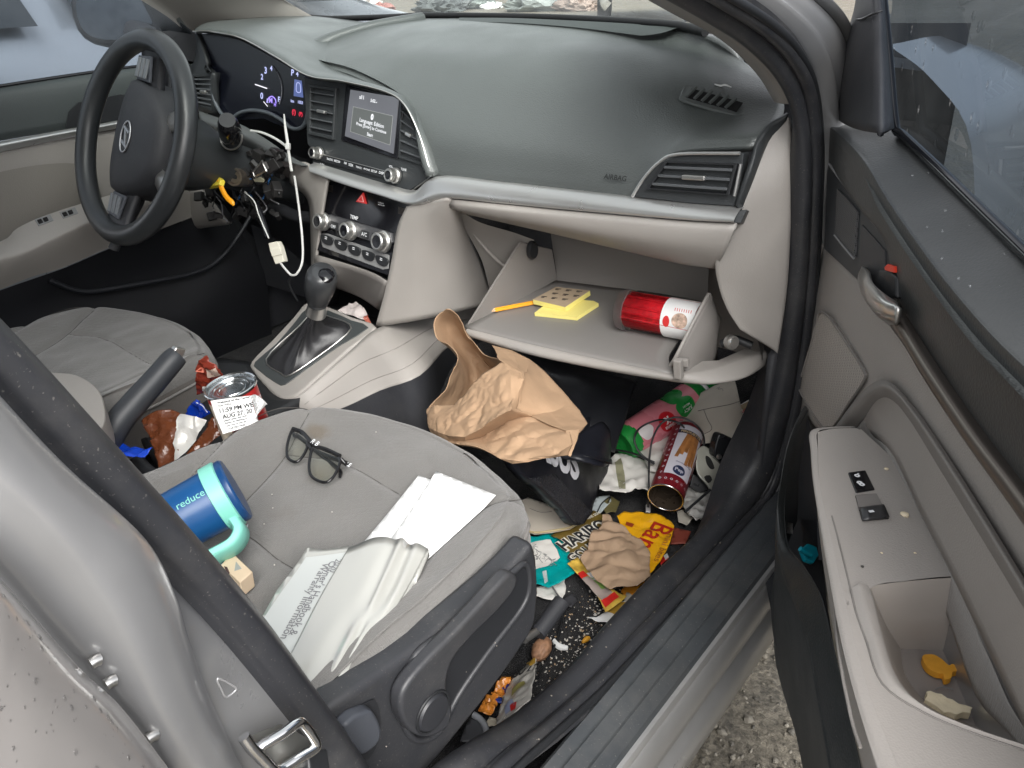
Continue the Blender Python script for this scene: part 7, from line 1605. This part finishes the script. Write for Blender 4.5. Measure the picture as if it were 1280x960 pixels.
# crumbs trodden into the carpet
R = random.Random(21); bm = bmesh.new()
for k in range(520):
    t = R.random(); px = 640+R.gauss(95, 38); py = 905-(px-640)*.92+R.gauss(-38, 26)
    if px < 650 or px > 900 or py < 640: continue
    p = A(px, py, z=.27); 
    if p.x > .665 or p.x < .45: continue
    p.z = floor_z(p.x, p.y)+.001; r = R.choice([.0005, .0006, .0008, .001, .0014])
    q = bmesh.ops.create_icosphere(bm, subdivisions=1, radius=r, matrix=Matrix.Translation(p) @ Matrix.Rotation(R.random()*3, 4, 'Z') @ Matrix.Diagonal((1+R.random()*1.2, 1, .6, 1)))
    k_ = R.choice([0, 0, 0, 1])
    for v in q['verts']:
        for f in v.link_faces: f.material_index = k_
o = from_bm('crumbs', bm, [mat('crumb_pale', (.60, .57, .52), .8), mat('crumb_tan', (.45, .32, .2), .8)], smooth=False); tag(o, 'pale crumbs trodden into the black carpet', kind='stuff')

# ---- on the passenger seat
def seat_plane(px, py, tilt=V(0, 0, 0), lift=.002):
    p = seat_pl(px, py); return (p+V(0, 0, lift), (V(0, 0, 1)+tilt).normalized())
# spectacles: lens fronts stand on their lower rims, arms folded behind
ga, gb2 = seat_pl(371, 578, .003), seat_pl(406, 604, .003)
gx = (gb2-ga).normalized(); gpn = V(.12, -.34, .93); gpn = (gpn-gx*gpn.dot(gx)).normalized()
GPL = (ga+V(0, 0, .009), gpn)
gls = empty('spectacles', (ga+gb2)/2, 'black framed spectacles lying folded on the passenger seat', 'spectacles')
L1 = [A(x, y, pl=GPL) for x, y in [(366.5, 536), (376, 541), (384.5, 549), (383.5, 560), (378, 571), (370, 577.5), (361, 573.5), (358.5, 566), (360, 552)]]
L2 = [A(x, y, pl=GPL) for x, y in [(392.5, 558.5), (408, 563.5), (424, 571.5), (423.5, 583), (416, 597), (406.5, 603), (393, 598.5), (387, 590), (387, 575)]]
fr_m = mat('frame_black', (.008, .008, .009), .15); ln_m = glass('lens_glass', (.90, .91, .86), 1.18, 0)
for L_ in (L1, L2):
    vs, fs = tube_geo(spline(L_, 7, True), .0019, 10, True); fo = mesh('lens_rim', vs, fs, fr_m, gls)
    S_ = spline(L_, 7, True); c = sum(S_, V(0, 0, 0))/len(S_)
    mesh('lens', S_+[c+gpn*.001], [(i, (i+1) % len(S_), len(S_)) for i in range(len(S_))], ln_m, fo)
tube('brow_bar', [A(x, y, pl=(GPL[0]+gpn*.0005, gpn)) for x, y in [(366, 536), (377, 540), (385, 548), (393, 557), (408, 562), (425, 570)]], .0028, fr_m, gls, 6, 10)
tube('bridge', [A(x, y, pl=GPL) for x, y in [(383.5, 558), (386, 556), (389, 562)]], .0026, fr_m, gls, 4, 8)
bk = -gpn
p0, p1 = A(426, 573, pl=GPL), A(366, 540, pl=GPL)
tube('arm', [p0, p0+bk*.008+gx*.006, A(431, 578, pl=(GPL[0]+bk*.014, gpn)), A(400, 566, pl=(GPL[0]+bk*.020, gpn)), A(384, 556, pl=(GPL[0]+bk*.018, gpn))], [.0022, .0025, .003, .0028, .0022], fr_m, gls, 5, 8)
tube('arm', [p1, p1+bk*.010-gx*.003, A(372, 545, pl=(GPL[0]+bk*.016, gpn)), A(405, 572, pl=(GPL[0]+bk*.024, gpn)), A(424, 588, pl=(GPL[0]+bk*.018, gpn)), A(425, 596, pl=(GPL[0]+bk*.012, gpn))], [.0022, .0025, .003, .0028, .0032, .002], fr_m, gls, 5, 8)
lettering('arm_print', [('R B', A(388, 553.5, pl=(GPL[0]+gpn*.0031, gpn)), A(396, 558, pl=(GPL[0]+gpn*.0031, gpn)), .0), ('LE', A(432, 582, pl=(GPL[0]-gpn*.009, gpn)), A(437, 584, pl=(GPL[0]-gpn*.009, gpn)), .02)], M_('white_print'), gls, gpn, .0006)
# white sheets sticking out of the vinyl pouch
spn = seat_plane(545, 640, V(.05, -.03, 0), .012)
s, o = sheet_thing('paper_sheet', 0, [(545, 589), (620, 619), (604, 636), (533, 700), (470, 700), (512, 640)], paper, 'white paper sheet with its corner farthest forward, sticking out of the vinyl pouch', 'paper sheet', .0008, 4, 2, .01, .0006, 0, 0, (spn[0]+V(0, 0, .004), spn[1]), 'white sheets in the pouch')
s, o = sheet_thing('paper_sheet', 0, [(523, 594), (585, 616), (530, 700), (440, 700), (449, 684), (486, 640)], paper, 'white paper sheet half hidden under another one, sticking out of the vinyl pouch', 'paper sheet', .0008, 4, 2, .01, .0006, 0, 0, spn, 'white sheets in the pouch')
# vinyl pouch with the handbook
vp_ = seat_plane(400, 770, V(.06, -.04, 0), .022)
vin = mat('vinyl', (.40, .40, .375), .13, spec=.7, coat=.6, rvar=(8, .06))
pch = empty('document_pouch', vp_[0]-V(0, 0, .01), 'pale vinyl document pouch with the owner handbook on the passenger seat', 'document pouch')
rv = ridged(.003, 6, 6)
s = Sheet((vp_[0], vp_[1]), rv)
s.make('pouch_back', [(376, 698), (385, 685), (404, 687), (459, 681), (500, 683), (536, 689), (505, 745), (460, 815), (417, 888), (380, 930), (330, 880), (318, 790)], vin, pch, .008, 0, .008, 0, 2)
b1 = s.make('handbook', [(383, 698), (432, 692), (436, 700), (400, 765), (365, 835), (345, 870), (318, 830), (327, 780)], mat('booklet_white', (.44, .46, .45), .45), pch, .010, .0015, 0)
s.text('title', [('2020', (420.5, 700.5), (412, 717), .008), ("Owner's Handbook &", (413, 703), (361, 797), .008), ('Warranty Information', (404.5, 705), (351, 801), .008)], mat('title_grey', (.16, .16, .17), .6), b1, .0022)
fw_ = lambda f: [s.up(s.on(*p), l) for p, l in f]
cols_ = [((436, 689), (400, 752), (366, 820), (330, 880)), ((449, 686), (414, 752), (382, 820), (347, 890)), ((468, 682), (434, 752), (404, 820), (368, 895)), ((484, 683), (453, 752), (424, 815), (386, 895)), ((496, 685), (466, 752), (436, 815), (394, 895)), ((505, 687), (475, 750), (444, 814), (400, 895)), ((513, 687), (486, 746), (451, 812), (405, 895)), ((523, 689), (497, 748), (459, 812), (412, 895)), ((536, 690), (504, 748), (463, 812), (418, 895))]
hts_ = [(.004, .004, .005, .005), (.006, .006, .008, .007), (.010, .009, .011, .009), (.012, .012, .008, .009), (.011, .010, .012, .006), (.015, .014, .007, .009), (.006, .006, .011, .006), (.010, .010, .005, .005), (.003, .002, .002, .002)]
flp = [fw_(list(zip(c, h))) for c, h in zip(cols_, hts_)]
net('vinyl_flap', flp, vin, pch, 6, 5, .0012)
0 and tube('pouch_welt', fw_([((376, 700), .004), ((384, 687), .004), ((392, 684), .004), ((404, 688), .004)]), .0028, vin, pch, 5, 8)
0 and tube('fold_ridge', fw_([((512, 686), .016), ((500, 700), .02), ((485, 735), .016), ((462, 775), .012), ((420, 800), .014), ((384, 846), .013)]), .0022, vin, pch, 6, 8)
# travel mug on its side
mb = A(264, 628, z=.618); md = (.74*RT+.68*UP+.10*FW); md.z *= .45; md.normalize(); mb = mb+md*.010; ma = mb-md*.118
mug = empty('travel_mug', ma-V(0, 0, .042), 'blue travel mug with a mint handle lying on the passenger seat', 'travel mug')
mblue = mat('mug_blue', (.008, .068, .205), .36, rvar=(16, .06)); mint = mat('mug_mint', (.20, .55, .46), .45)
MR = .0345
mbody, MM, ML = roll('mug_body', ma-md*.06, mb, MR, mblue, mug, lambda t: .86+.14*t, 48, V(0, 0, 1), None, 14)
MM = frame(mb, md, V(0, 0, 1))
lathe('mug_lid', [(MR*.99, .0), (MR*1.02, .010), (MR*1.05, .012), (MR*1.05, .017), (MR*1.0, .019), (MR*.6, .0195), (0, .0195)], mat('lid_blue', (.006, .045, .145), .34), mug, MM, 40)
lathe('handle_ring', [(MR*.99, -.006), (MR*1.09, -.005), (MR*1.10, .010), (MR*1.0, .012)], mint, mug, MM, 48)
# handle arm: leaves the ring on the near right, turns and runs back along the body
side = md.cross(V(0, 0, 1)).normalized()
if side.dot(RT-UP*.6) < 0: side = -side
hd = .68*RT-.62*UP-.32*FW; hd = (hd-md*hd.dot(md)).normalized()
hp = [mb+hd*MR*.9+md*.003, mb+hd*MR*1.35+md*.004, mb+hd*MR*1.62-md*.006, mb+hd*MR*1.66-md*.022, mb+hd*MR*1.58-md*.06, mb+hd*MR*1.5-md*.10, mb+hd*MR*1.2-md*.125]
wid = md.cross(hd).normalized()
S_ = spline(hp, 8); rows = []
for i, p in enumerate(S_):
    t = (S_[min(i+1, len(S_)-1)]-S_[max(0, i-1)]).normalized(); n_ = t.cross(wid).normalized()
    rows.append([p+wid*a+n_*b for a, b in ((-.0155, -.003), (-.0155, .003), (-.012, .0055), (.012, .0055), (.0155, .003), (.0155, -.003), (.012, -.0055), (-.012, -.0055), (-.0155, -.003))])
net('mug_handle', rows, mint, mug, 1, 1)
fm = facing(frame(ma-md*.06, md, V(0, 0, 1)), ma); M0 = frame(ma-md*.06, md, V(0, 0, 1))
def FM(x, y):
    an = fm+x/MR; t = y/.178; r = MR*(.86+.14*t)+.0006; return M0 @ V(r*math.cos(an), r*math.sin(an), y)
sg2 = 1 if (FM(.01, .1)-FM(0, .1)).dot(-RT+UP) > 0 else -1
wrap_text('mug_lettering', 'reduce', lambda x, y: FM(sg2*(.010+y), .141+x), .030, mint, mbody, .0, 0, 1.0)
s, o = sheet_thing('napkin', 0, [(266, 700), (310, 655), (308, 668), (285, 712), (276, 716)], mat('napkin_bluish', (.62, .66, .68), .8), 'white folded napkin under the mint mug handle', 'napkin', .002, 20, 4, .006, .001, 0, 0, seat_plane(290, 690, V(0, 0, 0), .016))
# small carton
cpl = seat_plane(298, 712, V(.05, .05, 0), .026)
tpn = AP([(290, 690), (316, 714), (291, 722), (281, 708)], cpl)
ctn = poly('small_carton', AP([(290, 690), (316, 714.5), (300, 728), (276, 706)], cpl), mat('carton_tan', (.60, .47, .33), .7, var=(30, .04)), None, .020, .0012); tag(ctn, 'small tan carton with a grey triangle beside the travel mug', 'carton')
poly('triangle_mark', [p+cpl[1]*.0004 for p in AP([(295, 702), (302, 711), (293, 714)], cpl)], mat('mark_grey', (.30, .31, .29), .7), ctn, .0003)
poly('dark_mark', [p+cpl[1]*.0004 for p in AP([(280, 708), (284, 709), (287, 716), (285, 720)], cpl)], mat('mark_brown', (.06, .03, .03), .7), ctn, .0003)
for px, py in ((340, 617), (343, 621), (341, 635)): pass
R = random.Random(12); bm = bmesh.new()
for px, py in [(341, 635), (340, 618), (343, 706), (470, 540), (330, 655), (415, 640)]:
    bmesh.ops.create_icosphere(bm, subdivisions=1, radius=.0011, matrix=Matrix.Translation(seat_pl(px, py, .001)))
o = from_bm('lint', bm, mat('lint_grey', (.40, .38, .35), .85), smooth=False); tag(o, 'specks of pale lint on the passenger seat cloth', kind='stuff')

# ---- on the console
cn = A(288, 483, z=.598); can = empty('tin_can', cn-V(0, 0, .085), 'small tin can with a red label standing in the console tray', 'tin can')
CM = frame(cn, V(-.02, -.10, 1), V(1, 0, 0)); rC = .0355
lathe('can_wall', [(rC*.97, -.085), (rC, -.083), (rC, -.004), (rC*.99, -.003)], mat('can_red', (.36, .02, .02), .3, var=(60, .2)), can, CM, 48)
lathe('can_lid', [(rC*1.0, -.004), (rC*1.05, -.002), (rC*1.055, .0015), (rC*1.02, .0025), (rC*.97, .001), (rC*.95, -.004), (rC*.80, -.0042), (rC*.78, -.003), (rC*.72, -.003), (rC*.70, -.0045), (rC*.58, -.0045), (rC*.56, -.0035), (rC*.5, -.0035), (rC*.48, -.0048), (0, -.0045)], mat('tin_steel', (.62, .64, .65), .22, 1, rvar=(40, .06)), can, CM, 48)
fc = facing(CM, cn)
def FC(x, y): an = fc+x/rC; return CM @ V((rC+.0005)*math.cos(an), (rC+.0005)*math.sin(an), y)
wrap_poly('label_band', [(-.05, -.078), (-.02, -.078), (-.02, -.012), (-.05, -.012)], FC, mat('can_cream', (.6, .52, .42), .4, var=(80, .3)), bpy.data.objects['can_wall'])
wrap_text('can_lettering', 'Ca', lambda x, y: FC(.018+x, -.022+y), .014, paper, bpy.data.objects['can_wall'], .04)
# printed slip leaning on the can
rp = plane3(A(264, 501, z=.606), A(313, 494, z=.606), A(280, 543, z=.575))
sr_ = Sheet(rp, lambda p: .003*noise.noise(p*14)); slip = sr_.make('printed_slip', [(263, 501), (290, 497), (313, 494.5), (319, 516), (323, 526), (302, 536), (279, 543), (270, 522)], paper, None, .005, 0, .0004); tag(slip, 'white printed slip leaning on the tin can in the console', 'slip')
sr_.text('print_bold', [('11:59 PM WE', (275, 517), (317, 508.5), .03, 1.15), ('AUG 27, 20', (278.5, 524.5), (316, 516), .03, 1.15)], blk, slip, .001)
sr_.text('print', [('Welcome to the Center', (271.5, 505.5), (313, 497.5), .03), ('FOR WELL', (272.5, 509.5), (290, 506), .02), ('please retain this stub', (280, 528), (309, 521), .03), ('display on dashboard', (281.5, 531), (309, 524.5), .03), ('valid only on this day', (283, 534.5), (309, 528), .03), ('STARTED PASS', (285, 538.5), (307, 532.5), .03)], blk, slip, .0012)
curl = [[sr_.up(sr_.on(x, y), l) for x, y, l in q] for q in ([(313, 494.5, .0), (318, 510, 0), (322, 526, 0)], [(321, 497, .008), (324, 510, .010), (322, 527, .006)], [(329, 501, .006), (330, 507, .008), (320.5, 527.5, .010)], [(334, 504, -.004), (331, 508, .0), (320, 528, .012)])]
net('curled_end', curl, paper, slip, 5, 5, .0004)
sr_.text('print', [('lll ll', (317, 502), (327, 503), .01), ('ll lll', (318, 507), (327, 508), .01), ('ll ll', (319, 512), (326, 514), .01), ('ll l', (320, 517), (325, 519), .01)], M_('grey_print'), slip, .011)
def film(name, col, **k): return mat(name, col, k.pop('rough', .25), bump=(70, .6, .004), rvar=(30, .12), **k)
brn = film('brown_film', (.10, .030, .012)); rdb = film('redbrown_film', (.22, .035, .02))
pl1 = plane3(A(246, 462, z=.60), A(279, 470, z=.59), A(250, 492, z=.54))
s = Sheet(pl1, ridged(.010, 40, 3)); o = s.make('snack_bag', [(249, 449), (258, 445), (262, 452), (270, 455), (276, 462), (280, 471), (268, 476), (260, 489), (247, 492), (245, 475), (245, 461)], rdb, None, .004, 0, .001); tag(o, 'red brown snack bag standing behind the tin can', 'snack bag')
part_sheet(s, o, 'pink_corner', [(246, 460), (257, 457), (256, 463), (246, 466)], mat('pink_gloss', (.75, .22, .15), .25), .001); part_sheet(s, o, 'pale_print', [(258, 459), (271, 457), (277, 467), (262, 468)], mat('print_pale', (.55, .42, .35), .4), .001)
part_sheet(s, o, 'label_bit', [(255, 479), (262, 481), (260, 489), (256, 490)], paper, .001)
pl2 = plane3(A(178, 524, z=.545), A(222, 515, z=.555), A(212, 582, z=.50))
s = Sheet(pl2, ridged(.012, 34, 5)); o = s.make('candy_wrapper', [(176, 526), (186, 521), (197, 516), (212, 511), (225, 516), (224, 540), (226, 560), (224, 583), (212, 580), (200, 585), (194, 565), (187, 546), (182, 533)], brn, None, .004, 0, .0006, .0012); tag(o, 'torn brown candy wrapper with silver lining, in the rear of the console tray', 'candy wrapper')
part_sheet(s, o, 'silver_lining', [(224, 517), (243, 521), (262, 527), (254, 540), (246, 551), (234, 567), (222, 582), (220, 556)], foil, .002)
pl3 = plane3(A(262, 525, z=.545), A(280, 540, z=.53), A(230, 580, z=.50))
s = Sheet(pl3, ridged(.010, 40, 8)); o = s.make('candy_wrapper', [(262, 527), (268, 521), (274, 532), (279, 542), (262, 556), (244, 570), (226, 583), (238, 562), (250, 545)], brn, None, .004, 0, .0006, .0012); tag(o, 'brown candy wrapper strip just in front of the printed slip', 'candy wrapper')
blu = film('blue_film', (.005, .045, .42))
pl4 = plane3(A(246, 500, z=.53), A(264, 514, z=.53), A(240, 518, z=.50))
s = Sheet(pl4, ridged(.008, 40, 2)); o = s.make('blue_wrapper', [(234, 517), (240, 506), (246, 499), (256, 506), (265, 516), (253, 524), (240, 522)], blu, None, .004, 0, .0006); tag(o, 'crumpled blue wrapper left of the tin can in the console', 'wrapper')
tube('pale_edge', [s.up(s.on(*p), .001) for p in [(248, 503), (256, 507), (262, 515)]], .0008, paper, o, 4, 5)
s, o = sheet_thing('blue_bag', .53, [(108, 528), (122, 530), (138, 546), (158, 555), (178, 560), (192, 562), (180, 570), (158, 571), (130, 560)], blu, 'blue plastic bag tucked at the foot of the hand brake', 'plastic bag', .010, 36, 3, .004)
tis = Sheet(plane3(A(430, 392, y=.335), A(462, 404, y=.335), A(445, 380, y=.36)), ridged(.008, 45, 4)); o = tis.make('tissue', [(423, 390), (432, 383), (446, 378), (456, 386), (462, 402), (452, 400), (438, 394)], mat('tissue_white', (.62, .56, .54), .85), None, .004, 0, .0006); tag(o, 'crumpled white tissue in the cubby ahead of the gear lever', 'tissue')
part_sheet(tis, o, 'red_print', [(454, 396), (460, 394), (464, 404), (458, 404)], mat('print_brick', (.45, .12, .08), .6), .001)

# ---- hanging at the steering column
ty = empty('yellow_tag', A(270, 228, y=.24), 'yellow plastic tag with an orange tail hanging at the steering column', 'tag')
yp = plane3(A(259, 222, y=.235), A(273, 220, y=.235), A(260, 232, y=.225))
poly('tag_block', AP([(261, 222), (272, 219.5), (276, 224), (274, 231), (258, 234), (257.5, 230.5), (261, 229)], yp), mat('tag_yellow', (.78, .62, .06), .4), ty, .010, .0015)
tube('tag_tail', [A(274, 225, y=.232), A(277, 235, y=.228), A(283, 246, y=.225), A(290, 253, y=.225), A(292, 257, y=.225)], [.005, .0045, .0045, .0045, .002], mat('tag_orange', (.80, .32, .01), .4), ty, 5, 8, flat=.45)
zt = empty('cable_tie', A(358, 185, y=.30), 'white cable tie standing up beside the instrument cluster', 'cable tie')
tiem = mat('tie_white', (.50, .50, .48), .45)
tube('tie_strap', [A(355, 142.5, y=.30), A(356.5, 158, y=.298), A(359, 175, y=.295), A(361.5, 195, y=.292), A(364.5, 214, y=.29)], [.0012, .002, .0025, .0025, .0025], tiem, zt, 5, 8, flat=.4)
tube('tie_strap', [A(313, 163, y=.32), A(325, 165, y=.315), A(338, 170, y=.31), (A(350, 177, y=.305)), A(359, 184, y=.297)], .0022, tiem, zt, 5, 8, flat=.4)
box('tie_head', frame(A(360, 183, y=.294), V(.5, -.8, .2), V(.1, 0, 1)), (.011, .008, .007), tiem, zt, .001)

# ---- in the door
fc_ = mat('cracker_orange', (.78, .36, .03), .65, var=(70, .15), bump=(300, .3, .001))
fpl = (V(0, 0, CF+.0075), V(0, 0, 1))
fish = AP([(1153, 820), (1158, 817.5), (1168, 818), (1178, 824), (1186, 831), (1190, 829.5), (1196, 832), (1196.5, 838), (1191, 840), (1189, 847), (1181, 849), (1179, 842), (1172, 841), (1162, 836), (1155, 828)], fpl)
o = poly('fish_cracker', fish, fc_, None, .006, .0016, 3); tag(o, 'orange fish shaped cracker in the grip cup of the open door', 'cracker')
cpl_ = (A(1185, 878, z=CF+.010), V(0.05, -.1, 1).normalized())
o = poly('broken_cracker', AP([(1156, 874), (1159, 869), (1158, 864), (1163, 863), (1170, 866), (1177, 867), (1184, 872), (1191, 874), (1198, 879), (1207, 881), (1216, 884), (1213, 888), (1214, 891), (1204, 890), (1196, 893), (1187, 890), (1180, 890), (1170, 882)], cpl_), mat('cracker_cream', (.80, .70, .50), .8, var=(80, .1), bump=(250, .6, .002)), None, .008, .0005, 1); tag(o, 'broken cream cracker piece in the grip cup of the open door', 'cracker')
o = tube('hair', [A(x, y, z=CF+.003) for x, y in [(1169, 862), (1176, 859), (1186, 860), (1192, 862)]], .0004, M_('grey_print'), None, 5, 5); tag(o, 'single dark hair beside the broken cracker', 'hair')
tq = mat('turquoise', (.0, .30, .40), .35); tpl = plane3(P_(1003, 690, .082), P_(1020, 700, .066), P_(1010, 680, .072))
clp = poly('turquoise_clip', AP([(1003, 687), (1010, 679), (1021, 683), (1024, 694), (1018, 703), (1008, 699)], tpl), tq, None, .006, .0015); tag(clp, 'turquoise plastic clip in the door pocket', 'clip')
tube('clip_stem', AP([(1000, 686), (1006, 690), (1013, 693)], (tpl[0]+tpl[1]*.003, tpl[1])), .003, tq, clp, 4, 8)
sp_c = P_(986, 660, .08); P = [P_(986+3.2*math.sin(k*.9), 654+k*.28, .082)+DN*.003*math.cos(k*.9) for k in range(46)]
o = tube('metal_spring', P, .0009, M_('satin'), None, 0, 6); tag(o, 'small bright metal spring in the door pocket', 'spring')
R = random.Random(31)
crm = mat('crumb_cream', (.72, .62, .45), .8)
for i, (px, py, r, z, lb) in enumerate([(1108, 586, .0017, AZT+.001, 'cream crumb on the armrest behind the door lock switch'), (1131, 643, .0030, AZT+.001, 'largest cream crumb on the door armrest, right of the window switch'), (1102, 691, .0009, AZT+.001, 'pale speck on the armrest near the grip cup'), (1144, 691, .0009, AZT+.001, 'pale speck on the armrest near the cloth insert'), (1078, 708, .0011, AZT+.001, 'dark speck on the armrest above the grip cup')]):
    bm = bmesh.new(); bmesh.ops.create_icosphere(bm, subdivisions=2, radius=r, matrix=Matrix.Translation(A(px, py, z=z)) @ Matrix.Diagonal((1.3, 1, .6, 1)))
    for v in bm.verts: v.co += V(noise.noise(v.co*900), noise.noise(v.co*800), 0)*r*.4
    o = from_bm('crumb', bm, crm if i < 4 else M_('seam')); tag(o, lb, 'crumb', 'loose crumbs')
# pale specks of grit on the dark trim
R = random.Random(77); bm = bmesh.new()
for k in range(46):
    px = R.uniform(470, 650); py = 1360-px+R.uniform(-20, 70)
    p = A(px, py, x=.6735)
    if .40 < p.z < .52: bmesh.ops.create_icosphere(bm, subdivisions=1, radius=R.choice([.0004, .0005, .0007]), matrix=Matrix.Translation(p))
for k in range(90):
    t = R.uniform(1.2, 7.6); i = int(t); f = t-i; a, b = inn[i].lerp(inn[i+1], f), out[i].lerp(out[i+1], f); w = R.uniform(.1, .95)
    nn = (b-a).cross(inn[i+1]-inn[i]).normalized()
    if nn.z < 0: nn = -nn
    hh = .0115 if w < .5 else .0065
    bmesh.ops.create_icosphere(bm, subdivisions=1, radius=R.choice([.0004, .0005, .0006, .0009]), matrix=Matrix.Translation(a.lerp(b, w)+nn*hh) @ Matrix.Diagonal((1.4, 1, .7, 1)))
o = from_bm('grit', bm, mat('grit_tan', (.22, .20, .17), .85), smooth=False); tag(o, 'pale grit sprinkled on the dark sill trim and the seat side', kind='stuff')
# bits on the dash
o = tube('white_fluff', [A(x, y, y=yy)+V(0, 0, .004) for x, y, yy in [(893, 109, .49), (900, 111, .49), (906, 110, .49), (914, 113, .485)]], [.0008, .0016, .0014, .0006], paper, None, 5, 6, flat=.4); tag(o, 'white scuff of fluff on the dashboard above the small vent', 'fluff')
